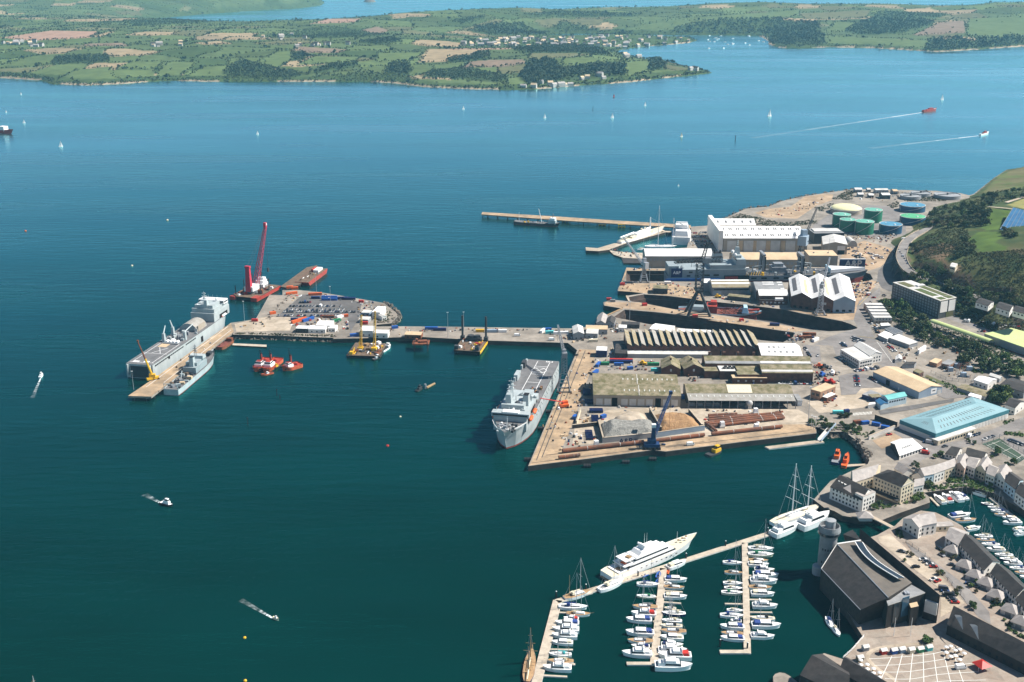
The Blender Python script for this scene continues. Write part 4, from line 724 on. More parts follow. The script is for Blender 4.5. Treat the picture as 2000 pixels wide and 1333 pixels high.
for nm,lab_,fr,q_,h,rise,w_,r_,rd in(("brick_cottage","small orange brick flat roofed building beside the substation",G5,((1050,60),(1140,85),(1215,45),(1130,15)),4,0,"brick_tan","roof_grey",'fb'),("brick_cottage","low brick hut left of the orange brick building",G5,((910,40),(1000,65),(1060,20),(980,0)),3.4,0,"brick_tan","roof_tan",'fb'),("brick_hut","small brick hut with mossy roof beside the tan warehouse",G5,((725,150),(800,180),(848,155),(770,120)),4,0,"brick","roof_moss",'fb'),("white_garage","white gabled garage among trees near the right edge",G5,((1425,245),(1585,300),(1690,240),(1530,205)),5,1.5,"wall_white","roof_white",'lr'),("grey_workshop","grey workshop with a patched dark roof at the right edge",G5,((1725,300),(2000,390),(2120,300),(1870,225)),5.5,1.5,"wall_grey","roof_slate",'lr'),("long_hut","long low hut with rusty mossy roof behind the teal warehouse",G5,((1235,335),(1550,440),(1640,390),(1330,300)),3.5,1,"wall_grey","roof_moss",'lr'),("box_lorry","white box lorry parked behind the teal warehouse",G5,((1355,430),(1490,465),(1515,435),(1385,400)),3.5,0,"white","white",'fb'),("villa","white walled villa with brown hipped roof at the right edge",G5,((1780,530),(1900,570),(2010,500),(1880,455)),6,2.5,"wall_white","roof_slate",'lr'),("low_barn","green grey low shed beside the scrub bank",G5,((1600,195),(1720,235),(1750,210),(1625,170)),3.5,.8,"wall_grey","roof_pale",'lr'),("dark_hut","dark flat roofed hut between road and rubble yard",G5,((600,80),(740,75),(765,45),(640,45)),3.2,0,"wall_grey","roof_slate",'fb'),("round_hut","silver round roofed hut beside the parked cars",G5,((520,20),(600,10),(590,-30),(530,-25)),3,1.5,"roof_pale","roof_white",'fb'),("row_house","white two storey house with grey roof by the hillside road",G6,((1445,650),(1590,695),(1655,645),(1510,600)),4,1.4,"wall_white","roof_slate",'lr'),("row_house","white gabled house right of the hillside road house pair",G6,((1680,705),(1835,757),(1880,690),(1730,645)),4.4,1.6,"wall_white","roof_slate",'lr'),("row_house","pale bungalow with grey roof at the right edge below the hill",G6,((1870,745),(2010,785),(2060,730),(1920,690)),4,2,"wall_white","roof_slate",'lr'),("gatehouse","tiny pale gatehouse among bushes on the hillside",G6,((1150,235),(1210,250),(1240,210),(1180,195)),4,1,"wall_cream","roof_pale",'lr')):
 zg=hz(*P(*fr.px(*q_[0]),6).xy)if fr is G6 else QZ;zg=max(QZ,zg)
 q=[P(*fr.px(a,c),zg+h)for a,c in q_];cc=sum((p.xy for p in q),Vector((0,0)))/4;t=Th(nm,lab_,"lorry" if "lorry" in nm else "building",(cc.x,cc.y,zg));gable4(t,q[0],q[1],q[2],q[3],zg-(1.5 if fr is G6 else 0),h+(1.5 if fr is G6 else 0),rise,w_,r_,ridge=rd)
 if h>3.6:windows(t,q[0],q[1],zg+1.2,3,1.6,1.4);windows(t,q[1],q[2],zg+1.2,2,1.3,1.3)
q=[TF(F11,1745,575),TF(F11,2050,660),TF(F11,2150,480),TF(F11,1850,450)];zg=min(p.z for p in q);t=Th("leisure_centre","low leisure centre with a blue glazed roof on the hill","building",q[0]);b=MB("steel_grey");b.prism([p.xy for p in q],zg-6,zg+4);t.part("wall",b);b=MB("roof_blue");z_=zg+4;b.face([V3(q[0],z_),V3(q[1],z_),V3(q[2],z_+6),V3(q[3],z_+6)]);t.part("roof",b)
for i in range(9):slope_strip(t,V3(q[0],z_),V3(q[1],z_),V3(q[2],z_+6),V3(q[3],z_+6),i/9,i/9+.012,0,1,"steel_grey","roof_bar",.15)
# oil tanks (window at 1610,380 x9.09)
FT=Fr(1610,380,9.09)
mat("tank_green",(.03,.20,.115),.5,(.025,.165,.10),.1);mat("tank_green_top",(.17,.43,.33),.5,(.12,.35,.26),.12);mat("tank_blue",(.022,.095,.18),.5,(.018,.075,.15),.1);mat("tank_blue_top",(.09,.27,.39),.5,(.07,.22,.33),.12);mat("tank_cream",(.72,.68,.40),.6,(.64,.60,.35),.08);mat("tank_grass",(.10,.40,.20),.6,(.08,.34,.16),.1)
def tank(cx,ytop,ybot,rpx,label,side,top,dome=0,name="oil_tank"):
 """cx: centre column, ytop: centre row of the lid, ybot: row of the front foot"""
 sx=mpp(380+ybot/9.09);r=rpx/9.09*sx
 f=FT(cx,ybot);c=Vector((f.x,f.y+r,QZ))
 d=ray(*FT.px(cx,ytop));tt=c.y/d.y;h=max(6,CAMH+d.z*tt-QZ)
 t=Th(name,label,"tank",c,"oil storage tanks");n=40
 b=MB(side);pr=[(r,0)]+[(r*(1+.004*(k%2)),h*k/6)for k in range(1,7)];b.lathe(c,pr,n,side);t.part("shell",b)
 b=MB(top);b.lathe(c,[(r*.985,h+.02)]+[(r*.985*math.cos(math.pi/2*k/6),h+.1+dome*math.sin(math.pi/2*k/6))for k in range(1,6)],n,top);t.part("roof",b)
 b=MB("roof_pale");b.lathe(c,[(r*1.01,h-.1),(r*1.015,h+.5),(r*.98,h+.5),(r*.975,h+.1)],n);t.part("rim",b)
 b=MB("white");b.box((c.x+r*.2,c.y-r*.5,h+QZ+dome*.7),(2.5,1.6,1.2),.5);b.box((c.x-r*.4,c.y+r*.2,h+QZ+dome*.7),(1.4,1.4,1));t.part("hatch",b)
 b=MB("roof_pale");b.tube((c.x-r-.3,c.y-r*.2,QZ),(c.x-r-.3,c.y-r*.2,QZ+h),.3,.3,4)
 for k in range(12):a0,a1=math.pi*(1.1+k*.05),math.pi*(1.1+(k+1)*.05);b.tube((c.x+(r+.4)*math.cos(a0),c.y+(r+.4)*math.sin(a0),QZ+h*k/12),(c.x+(r+.4)*math.cos(a1),c.y+(r+.4)*math.sin(a1),QZ+h*(k+1)/12),.25,.25,4)
 t.part("stair",b)
tank(455,255,380,272,"widest tank with a pale cream domed roof","wall_beige","tank_cream",5)
tank(900,272,515,157,"tall green tank behind the front row, nearest the cream dome on its right","tank_green","tank_green_top",.8)
tank(1630,185,335,220,"wide blue tank farthest back on the right","tank_blue","tank_blue_top",.8)
tank(336,355,600,156,"green tank at the left end of the row in front of the cream dome","tank_green","tank_green_top",.8)
tank(1630,387,560,218,"wide tank with a light green lid partly hidden by trees","tank_blue","tank_grass",.8)
tank(442,447,670,142,"smaller green tank in the middle of the front row","tank_green","tank_green_top",.8)
tank(745,478,725,165,"large green tank at the right end of the front green row","tank_green","tank_green_top",.8)
tank(1228,525,718,197,"blue tank with a white rim standing lowest beside the road","tank_blue","tank_blue_top",.3)
FC=Fr(1740,360,12.5)
for cx,cy,rp,lab in((1380,260,310,"round grey clarifier basin nearest the coast road"),(730,215,230,"round clarifier basin farthest out beside the sea"),(480,285,240,"round clarifier basin in front of the seaward one")):
 c=FC(cx,cy,8);r=rp/12.5*mpp(382);t=Th("clarifier_basin",lab,"tank",(c.x,c.y,QZ),"clarifier basins of the sewage works");b=MB("steel_grey");b.lathe((c.x,c.y,QZ),[(r,0),(r,5),(r*.95,5),(r*.95,4.2)],40,"wall_grey");t.part("wall",b);b=MB("roof_grey");b.lathe((c.x,c.y,QZ),[(r*.94,4.0),(r*.5,4.0),(.5,4.05)],40);t.part("water_surface",b);b=MB("steel_dark");b.box((c.x,c.y,QZ+5),(r*1.9,1.2,.6),.4);b.box((c.x,c.y,QZ+4),(2,2,2.6));t.part("scraper_bridge",b)
FS=Fr(1400,360,4.4444);k_=0
for a,c,w,d,h,m_,lab in((1230,75,60,10,5,"roof_white","white roofed works building behind the shrubs, left end of the sewage works"),(1250,112,45,9,4,"roof_white","small white roofed works hut in front of the left works building"),(1340,120,40,9,4,"roof_white","small white hut beside the dark gabled works shed"),(1430,80,110,9,5,"roof_pale","long pale roofed works building near the sea"),(1470,130,70,16,6,"roof_white","white gabled works shed with dark walls"),(1550,90,40,14,5,"roof_tan","cream roofed works building beside the clarifiers"),(1320,70,30,8,4,"roof_pale","tiny pale works hut between two long buildings")):
 p=FS(a,c);sx=mpp(360+c/4.444)/4.444;A,B=p+Vector((-w*sx/2,0,0)),p+Vector((w*sx/2,0,0));t=shed("works_building",lab,A,B,h,d,1.5,"steel_dark" if "gabled" in lab else "wall_grey",m_,group="sewage works buildings");windows(t,A,B,QZ+1,4,1.6,1.4)
 # ships
G7=Fr(230,650,8.333)
mat("navy_grey",(.29,.335,.35),.5,(.24,.28,.29),.07,detail=6,stretch=(1,1,.35));mat("navy_pale",(.40,.445,.45),.5,(.33,.37,.375),.12,detail=7,stretch=(1,1,.3));mat("deck_grey",(.17,.165,.165),.85,(.12,.118,.118),.12,detail=7);mat("deck_red",(.22,.06,.04),.8,(.12,.04,.03),.25)
mat("hull_red",(.40,.045,.028),.6,(.28,.04,.025),.15);mat("hull_orange",(.55,.10,.035),.55,(.42,.08,.03),.2);mat("hull_black",(.018,.018,.02),.6,(.035,.028,.024),.2);mat("boot_red",(.20,.035,.025),.7);mat("deck_brown",(.17,.115,.075),.85,(.10,.07,.05),.3,detail=7);mat("teak",(.42,.27,.14),.7,(.34,.21,.11),.6);mat("hull_white",(.82,.82,.81),.3);mat("ice_blue",(.45,.66,.76),.5,(.38,.58,.68),.1);mat("crane_red",(.50,.03,.055),.5);mat("crane_blue",(.016,.042,.12),.5);mat("window_dark",(.012,.015,.02),.15,spec=.5)
def hullshape(b,L,B,D,hull,deck,boot=None,bow=.3,stern=.12,transom=.8,flare=.55,rake=.05,sheer=(.25,.05),z0=0.0,draft=2.0,bulwark=0,n=16,steps=()):
 """a hull along x, bow at +L/2. sheer: extra deck height (fraction of D) at bow, stern. steps: [(t,dz)] deck steps from t onwards"""
 rings=[]
 for i in range(n+1):
  t=i/n;t=t if t<1 else 1
  f=1.0
  if t<stern:f=transom+(1-transom)*math.sin(t/stern*math.pi/2)
  if t>1-bow:u=(t-(1-bow))/bow;f=max(0.0,(1-u**2.3))**.8
  w=f*(1-(flare if t>1-bow else 0)*max(0,(t-(1-bow))/bow)**1.2*.6)
  dz=D*(1+sheer[0]*max(0,(t-.55)/.45)**2+sheer[1]*max(0,(.3-t)/.3)**2)
  for a,q in steps:
   if t>=a:dz+=q
  x=-L/2+t*L;xr=x-rake*L*max(0,(t-.8)/.2)**2
  hb,hw=max(.02,f*B/2),max(.015,w*B/2);zb=z0+.06*D+.3
  rings.append([(x,hb,z0+dz),(x*.35+xr*.65,hw*.45+hb*.55,z0+dz*.55),(xr,hw,zb),(xr,hw*.96,z0-draft),(xr,-hw*.96,z0-draft),(xr,-hw,zb),(x*.35+xr*.65,-hw*.45-hb*.55,z0+dz*.55),(x,-hb,z0+dz)])
 bt=boot or hull;b.loft(rings,hull,True,True,False,[hull,hull,bt,bt,bt,hull,hull])
 for i in range(n):
  r,s=rings[i],rings[i+1];lo=bulwark
  b.face([(r[0][0],r[0][1]*.985,r[0][2]-lo),(r[7][0],r[7][1]*.985,r[7][2]-lo),(s[7][0],s[7][1]*.985,s[7][2]-lo),(s[0][0],s[0][1]*.985,s[0][2]-lo)],deck)
 return rings
def place(o,a,b_):
 """put a thing so that its -x end is at a and +x end towards b_ (world points at water level)"""
 a,b_=Vector(a),Vector(b_);c=(a+b_)/2;o.location=(c.x,c.y,0);o.rotation_euler=(0,0,math.atan2(b_.y-a.y,b_.x-a.x));return(b_-a).xy.length
def ship(name,label,cat,a,b_,group=None):
 o=thing(name,label,cat,(0,0,0),0,group);L=place(o,a,b_);return o,L
def rail(b,pts,h=1.1,m="navy_pale",r=.06):
 for i in range(len(pts)-1):
  p,q=Vector(pts[i]),Vector(pts[i+1]);up=Vector((0,0,h));b.tube(p+up,q+up,r,r,3,m,False);b.tube(p+up*.5,q+up*.5,r,r,3,m,False)
  k=max(1,int((q-p).length/3))
  for j in range(k):s=p.lerp(q,j/k);b.tube(s,s+up,r,r,3,m,False)
def mast(b,x,y,z,h,m="navy_pale",w=1.0,yards=3):
 for sx,sy in((1,1),(1,-1),(-1,1),(-1,-1)):b.tube((x+sx*w,y+sy*w,z),(x+sx*w*.35,y+sy*w*.35,z+h*.75),.16,.12,4,m)
 b.tube((x,y,z+h*.7),(x,y,z+h),.15,.06,5,m)
 for k in range(yards):zz=z+h*(.4+.2*k);b.box((x,y,zz),(w*.8,w*(5-k),.25),0,m);b.box((x+.6,y,zz+.3),(2.4-.5*k,.4,.5),.5*k,m)
 # landing ship alongside the jetty
a,b_=F1(262,1120,0),F1(838,722,0)
o,L=ship("landing_ship","long pale grey naval landing ship with a flat flight deck and an arched deck shelter","ship",a,b_);Bm=25.0;D=12.5
X=lambda t:-L/2+t*L
b=MB();hullshape(b,L,Bm,D,"navy_pale","deck_grey","boot_red",bow=.22,stern=.03,transom=.97,sheer=(.12,0),rake=.03,draft=3);h=b.build("hull",o)
b=MB("opening");
for i in range(15):b.box((X(.03+i*.021),-Bm/2-.05,10.2),(2.6,.3,1.0),0,"opening")
for i in range(6):b.box((X(.37+i*.02),-Bm/2-.05,10.2),(2.6,.3,1.0),0,"opening")
b.box((X(.17),-Bm/2-.1,8.6),(2.4,.4,2.6));b.box((X(.55),-Bm/2-.1,3.5),(4,.4,5));b.build("side_opening",h)
b=MB("navy_grey");b.box((X(0)-.35,0,.8),(.6,16,10),0,"steel_dark");b.box((X(0)-1.4,10.2,3),(2.2,1.2,9.3),0,"navy_pale",tz=(1,1));b.box((X(0)-1.4,-10.2,3),(2.2,1.2,9.3),0,"navy_pale");b.build("stern_gate",o)
b=MB("deck_grey");
for y_ in(-9,9):b.box((X(.18),y_,D+.03),(L*.3,.35,.05),0,"white")
b.box((X(.17),0,D+.03),(.4,22,.05),0,"white");b.box((X(.03),0,D+.03),(.5,22,.05),0,"white");b.box((X(.22),0,D+.035),(17,.4,.05),.5,"white");b.box((X(.22),0,D+.035),(17,.4,.05),-.5,"white");b.box((X(.3),3,D+.035),(9,8,.05),.0,"roof_tan");b.box((X(.04),6,D+.05),(3,5,.05),0,"white");b.box((X(.045),-3,D+.05),(3,5,.05),0,"white");b.build("deck_marking",o)
b=MB("navy_pale")
b.box((X(.825),0,D),(L*.2,Bm*.94,8.5));b.box((X(.83),0,D+8.5),(L*.185,Bm*.9,3.6),0,"navy_pale");b.box((X(.81),0,D+12.1),(L*.12,Bm*.72,3.0));b.build("superstructure",o)
b=MB("navy_pale");b.box((X(.875),0,D+12.1),(L*.055,Bm*1.02,3.4),0,"hull_white","hull_white");b.box((X(.875)+L*.0285,0,D+13.3),(.3,Bm*.98,1.3),0,"window_dark");b.box((X(.875)-L*.0285,0,D+13.3),(.3,Bm*.98,1.3),0,"window_dark");b.box((X(.875),-Bm*.512,D+13.3),(L*.045,.2,1.3),0,"window_dark");b.build("bridge",o)
b=MB("navy_pale");mast(b,X(.79),2,D+15,12,w=1.3);b.box((X(.76),-2,D+12),(5,4,8),0,"navy_pale",tz=(.7,.7));b.ball((X(.84),6,D+17.4),1.4,"white");b.ball((X(.84),-6,D+17.4),1.4,"white");b.ball((X(.76),7,D+14.5),1.2,"white")
for k in range(5):b.tube((X(.86)+k,-10+5*k,D+15),(X(.86)+k,-10+5*k,D+20),.12,.05,4,"navy_pale")
b.build("mast",o)
b=MB("opening");b.box((X(.845),-Bm*.47-.1,D+.8),(17,.3,3.6));b.build("boat_bay",o);b=MB("white");b.box((X(.845),-Bm*.47-.4,D+1.3),(9,2,1.4),0,"white",tz=(.8,.6));b.box((X(.825),-Bm*.47-.4,D+.9),(3,1.5,1),0,"orange");b.build("lifeboat",o)
rg=[[(x_,8.8*math.cos(math.pi*k/10),D+7.6*math.sin(math.pi*k/10))for k in range(11)]for x_ in(X(.545),X(.665))];b=MB("cream");b.loft(rg,"sheet_grey",False,False,False);b.face(rg[0][::-1],"navy_grey");b.face(rg[1],"navy_grey");b.box((X(.6),-8.5,D),(14,1,5),0,"wall_beige");b.build("arched_shelter",o)
for x_,y_,a_ in((.36,8,.5),(.41,-8,-.3),(.475,9,.9)):
 b=MB("navy_pale");b.box((X(x_),y_,D),(3,2.6,7.5),0,tz=(.8,.8));b.tube((X(x_),y_,D+7.3),(X(x_)+13*math.cos(a_),y_+8*math.sin(a_),D+11),.7,.4,6);b.build("deck_crane",o)
b=MB("white");[b.tube((X(.335),-6+3.2*k,D+1.2),(X(.335)+4,-6+3.2*k,D+1.2),1.3,1.3,8)for k in range(4)];b.box((X(.345),-1,D),(7,14,.8),0,"steel_grey");b.build("white_boats",o)
b=MB("navy_grey");[b.box((X(.40+.03*k),-7+3.2*(k*2%5),D),(3.5,2.4,2.2+k%2),.1*k,"steel_grey" if k%2 else "navy_pale")for k in range(7)];b.build("deck_gear",o)
b=MB("navy_pale");rail(b,[(X(.93),-9,D+1),(X(.97),-5,D+1.3),(X(.995),0,D+1.5),(X(.97),5,D+1.3),(X(.93),9,D+1)]);b.box((X(.95),0,D+.8),(4,6,1.6));b.build("bow_rail",o)
# survey ship on the near side of the jetty
a,b_=G7(872,1022,0),G7(1572,425,0)
o,L=ship("survey_ship","smaller pale grey naval survey ship with cluttered after deck at the jetty","ship",a,b_);Bm=14;D=5.2;X=lambda t:-L/2+t*L
b=MB();hullshape(b,L,Bm,D,"navy_pale","deck_grey","boot_red",bow=.36,stern=.1,transom=.9,sheer=(.75,.0),rake=.05,draft=2,bulwark=.8);b.build("hull",o)
b=MB("navy_grey");b.box((X(.55),0,D),(L*.26,11.5,5.2));b.box((X(.57),0,D+5.2),(L*.2,10,2.8));b.build("superstructure",o)
b=MB("navy_pale");b.box((X(.62),0,D+7.8),(L*.08,12.4,2.8),0,tz=(.8,.95));b.box((X(.62)+L*.037,0,D+8.9),(.5,11.6,1.0),0,"window_dark");b.build("bridge",o)
b=MB("navy_pale");b.box((X(.47),-1,D+3),(5,4.2,10),0,"navy_pale","black",tz=(.75,.75));b.build("funnel",o)
b=MB("navy_pale");mast(b,X(.58),0,D+10.4,11,"steel_grey",w=.9);b.ball((X(.54),3,D+9.6),1.1,"white");b.ball((X(.68),-3,D+7),1.3,"white");b.ball((X(.70),2,D+6.2),1.1,"steel_dark");b.build("mast",o)
for k in range(18):
 b=MB("steel_dark");x_,y_=.06+.38*((k*37%18)/18),-5+10*((k*7%11)/11);b.box((X(x_),y_,D-.6),(2+k%3,1.6+k%2,1.2+.5*(k%4)),k,["steel_dark","steel_grey","navy_pale","deck_brown","steel_dark","roof_tan"][k%6]);b.build("deck_gear",o)
b=MB("navy_pale");b.tube((X(.3),3,D),(X(.33),3,D+5),.5,.4,6);b.tube((X(.33),3,D+5),(X(.2),-2,D+7),.3,.2,5);b.build("deck_crane",o)
b=MB("navy_pale");[b.tube((X(.015),s*6,D-.5),(X(.0),s*5.6,D+4.5),.35,.3,5)for s in(-1,1)];b.tube((X(0),5.6,D+4.5),(X(0),-5.6,D+4.5),.3,.3,5);b.build("stern_gantry",o)
b=MB("deck_grey");b.box((X(.76),0,D+.9),(10,7,.3),0,"deck_grey");b.box((X(.9),0,D+3),(6,4,1.5),0,"steel_dark");b.box((X(.87),2.4,D+2.6),(12,.6,.6),-.2,"timber");b.build("bow_gear",o)
# aviation support ship at the wharf
b_=F2(1216,1112,0);st=P(1061,704,16);a=Vector((st.x,st.y,0))
o,L=ship("aviation_ship","grey naval ship with a marked flight deck aft and orange lifeboats, moored at the wharf","ship",a,b_);Bm=28.5;D=13.0;X=lambda t:-L/2+t*L
b=MB();hullshape(b,L,Bm,D,"navy_pale","deck_grey","boot_red",bow=.3,stern=.04,transom=.95,sheer=(.02,0),rake=.05,draft=3,steps=((.0,3),),bulwark=0);b.build("hull",o)
FDZ=16.0
b=MB("navy_grey");b.box((X(.945),0,12),(3,3,2));[b.box((X(.90+.012*k),-5+3.4*(k%4),16),(1.6,1.2,1.2),0,["white","steel_grey","navy_pale"][k%3])for k in range(9)];b.tube((X(.93),0,16),(X(.93),0,24),.25,.15,6,"white");rail(b,[(X(.88),-12.6,16.2),(X(.93),-9.5,16.2),(X(.97),-6,16.2),(X(.99),0,16.2),(X(.97),6,16.2),(X(.93),9.5,16.2),(X(.88),12.6,16.2)],1.3,"white",.1);b.build("bow_gear",o)
b=MB("deck_grey")
for y_ in(-4,6.5):b.box((X(.25),y_,FDZ+.03),(L*.46,.4,.05),0,"white")
for x_ in(.1,.22,.34,.46):b.box((X(x_),1.5,FDZ+.04),(.5,10,.05),0,"white")
b.lathe((X(.16),1,FDZ+.03),[(6.2,0),(6.2,.04),(5.7,.05)],24,"white");b.lathe((X(.16),1,FDZ+.07),[(5.7,0),(5.7,.02)],24,"deck_grey");b.box((X(.16),1,FDZ+.1),(14,.4,.05),.6,"white");b.box((X(.16),1,FDZ+.1),(14,.4,.05),-.6,"white")
b.box((X(.02),3.6,FDZ+.04),(2.6,.9,.05),.35,"white");b.box((X(.02),5.2,FDZ+.04),(2.6,.9,.05),-.35,"white");b.box((X(.02),8.2,FDZ+.04),(2.6,1,.05),0,"white");b.build("deck_marking",o)
b=MB("navy_pale");b.box((X(.7),0,FDZ-1),(L*.3,24,5.2));b.box((X(.845),0,9),(L*.05,24.5,10.5));b.box((X(.68),-1,FDZ+4),(L*.2,17,3.6));b.box((X(.6),5.5,FDZ+4),(10,7,4));b.build("superstructure",o)
b=MB("navy_pale");b.box((X(.845),0,19.4),(L*.045,28,2.9),0,tz=(.9,1));b.box((X(.845)+L*.0235,0,20.5),(.4,26,1.1),0,"window_dark");b.box((X(.845),0,22.3),(5.5,12,.8),0,"white");b.build("bridge",o)
for i in range(8):b=MB("window_dark");b.box((X(.871),-8+i*2.2,15),(.3,.9,.9));b.build("window",o)
b=MB("navy_pale");b.box((X(.74),-5,FDZ+7),(7,5,7),0,tz=(.7,.7));mast(b,X(.68),-5,FDZ+7.4,16,"navy_pale",w=1.4,yards=3);b.build("mast",o)
b=MB("navy_pale");b.box((X(.7),7,FDZ+4),(9,5,8),0,"navy_pale","black",tz=(.7,.8));b.build("funnel",o)
for x_,y_,r_ in((.63,-9,1.7),(.66,9.5,1.5),(.57,-8,1.4)):b=MB("white");b.ball((X(x_),y_,FDZ+8),r_,"navy_pale",10);b.tube((X(x_),y_,FDZ+3),(X(x_),y_,FDZ+6.8),.8,.7,8,"navy_pale");b.build("radar_dome",o)
for x_,s in((.80,1),(.71,1),(.80,-1),(.70,-1)):
 b=MB("orange");b.loft([[(X(x_)+dx,s*13.6+1.7*k*math.cos(q*math.pi/4),15.6+1.5*k*math.sin(q*math.pi/4))for q in range(8)]for dx,k in((-4.6,.3),(-3.4,.85),(0,1),(3.4,.85),(4.6,.3))],"orange");b.build("lifeboat",o,True)
 b=MB("opening");b.box((X(x_),s*12.3,13.2),(11,.5,5));b.build("boat_recess",o)
for k in range(8):b=MB("navy_pale");b.box((X(.03+.062*k),-Bm/2+.8,FDZ),(4,1.4,1.5+(k%3)),0);b.build("deck_edge_locker",o)
b=MB("steel_dark");b.box((X(.12),-Bm/2+1.5,FDZ),(8,3,5),0,"steel_dark");b.build("side_housing",o);b=MB("navy_pale");b.box((X(.3),-Bm/2+1.4,FDZ),(12,3,5));b.build("side_housing",o)
for k in range(14):b=MB();b.box((X(.42+.015*(k%5)),3+1.5*(k%6),FDZ),(1.8,1.5,1+.6*(k%3)),k,["steel_dark","rust","steel_grey","timber"][k%4]);b.build("deck_crate",o)
b=MB("window_dark");[b.box((X(.05+.024*k),Bm/2-.1,10+2.5*(k%2)),(.9,.5,.9))for k in range(28)];b.build("portholes",o)
# grey tanker in the long dry dock
a,b_=P(1300,545,0),P(1694,541,0)
o,L=ship("naval_tanker","long grey naval tanker sitting in the long dry dock with a tall bridge aft","ship",a,b_);Bm=28;D=6.5;X=lambda t:-L/2+t*L
b=MB();hullshape(b,L,Bm,D,"navy_grey","deck_grey","boot_red",bow=.2,stern=.06,transom=.8,sheer=(.25,.0),rake=.02,draft=7.5,bulwark=.5);b.build("hull",o)
b=MB("navy_grey");b.box((X(.2),0,D-.6),(L*.36,27.9,8));b.box((X(.03),1,D-.6),(L*.05,22,11));b.box((X(.29),0,D+7.4),(L*.17,26,4.5));b.build("superstructure",o);D+=3
b=MB("navy_pale");b.box((X(.355),0,D+8),(L*.05,26,7),0,tz=(.85,.95));b.box((X(.355),0,D+12.5),(L*.045,24.5,1.6),0,"window_dark");b.box((X(.345),0,D+15),(L*.03,14,3));b.build("bridge",o)
b=MB("navy_pale");b.box((X(.345),0,D+18),(6,5,8),0,tz=(.6,.6));mast(b,X(.345),0,D+25,9,w=1.0);b.ball((X(.33),7,D+19),2,"white",10);b.ball((X(.33),-7,D+19),1.6,"white",10);b.build("mast",o)
b=MB("navy_grey");b.box((X(.25),2,D+10),(12,10,9),0,"navy_grey","black",tz=(.8,.8));[b.tube((X(.25)+s*3,2,D+19),(X(.25)+s*3,2,D+22),.8,.8,6,"black")for s in(-1,1)];b.build("funnel",o)
b=MB("navy");b.box((X(.042),-14.1,D-4),(12,.4,10));pan=b.build("sign_panel",o)
def text_on(txt,parent,loc,rot,size,m,name="lettering",depth=.05):
 c=bpy.data.curves.new(name,'FONT');c.body=txt;c.size=size;c.extrude=depth;c.align_x='CENTER';c.align_y='CENTER';c.offset=size*.02
 q=bpy.data.objects.new(name+"_curve",c);dg=bpy.context.evaluated_depsgraph_get();me=bpy.data.meshes.new_from_object(q);bpy.data.objects.remove(q)
 me.materials.clear();me.materials.append(MATS[m]);r=bpy.data.objects.new(name,me);C.objects.link(r);r.parent=parent;r.location=loc;r.rotation_euler=rot;return r
text_on("A&P",pan,(X(.042),-14.45,D+1.1),(math.pi/2,0,0),4.6,"white")
b=MB("black");b.box((X(.335),-Bm/2-.1,1.8),(28,.5,5.2));b.build("mural_panel",o);b=MB("red");b.box((X(.31),-Bm/2-.3,2.8),(14,.4,3));b.build("mural_lettering",o)
for i,(x_,z_)in enumerate(((.03,10),(.06,6),(.11,10),(.1,6),(.14,6),(.19,6.5),(.235,6.5),(.42,2.5),(.47,2.5),(.53,2.5),(.58,2.5))):b=MB("window_dark");b.box((X(x_),-Bm/2-.02,z_),(6 if i>4 else 4,.4,1.8));b.build("side_opening",o)
D=6.5
for x_,h_ in((.47,22),(.66,20),(.55,9)):
 b=MB("steel_grey")
 if h_>10:
  for s in(-1,1):b.box((X(x_),s*7,D),(2.6,2.6,h_),0,tz=(.7,.7));b.box((X(x_)+2,s*7,D+3),(1.2,1.6,h_-6),0,"black")
  b.box((X(x_),0,D+h_-1.5),(3,20,2));b.build("replenishment_mast",o)
 else:b.box((X(x_),0,D),(16,14,7));b.box((X(x_),0,D+7),(10,9,3.5));b.build("midship_house",o)
for x_,s in((.42,-1),(.62,-1),(.72,1)):b=MB("navy_pale");b.tube((X(x_),s*6,D),(X(x_),s*6,D+8),.8,.7,6);b.tube((X(x_),s*6,D+8),(X(x_)+16*(1 if x_<.7 else-1),s*6,D+10),.6,.4,5);b.build("deck_crane",o)
b=MB("steel_grey");[b.tube((X(.40),-9+3*k,D+1),(X(.84),-9+3*k,D+1),.5,.5,5)for k in range(5)];[b.box((X(.42+.021*k),4-9*(k%3),D),(2.6,2.2,1.6+k%3),k,["steel_grey","navy_pale","yellow","steel_dark"][k%4])for k in range(20)];b.build("deck_pipework",o)
b=MB("yellow");[b.tube((X(.37+.012*k),-12.5,D),(X(.38+.012*k),-9,D+3),.25,.25,4)for k in range(8)];b.build("yellow_staging",o)
b=MB("hull_white");b.face([(X(.80),-10,D+4.6),(X(.985),0,D+4.6),(X(.80),9,D+4.6)]);b.box((X(.80),-.5,D),(1.2,18,6),0,"ice_blue");b.face([(X(.80),-10,D+1),(X(.985),0,D+1.6),(X(.985),0,D+4.6),(X(.80),-10,D+4.6)]);b.build("bow_cover",o)
b=MB("blue");b.box((X(.12),-Bm/2-3,-3),(60,1,7.5));b.build("dock_screen",o)
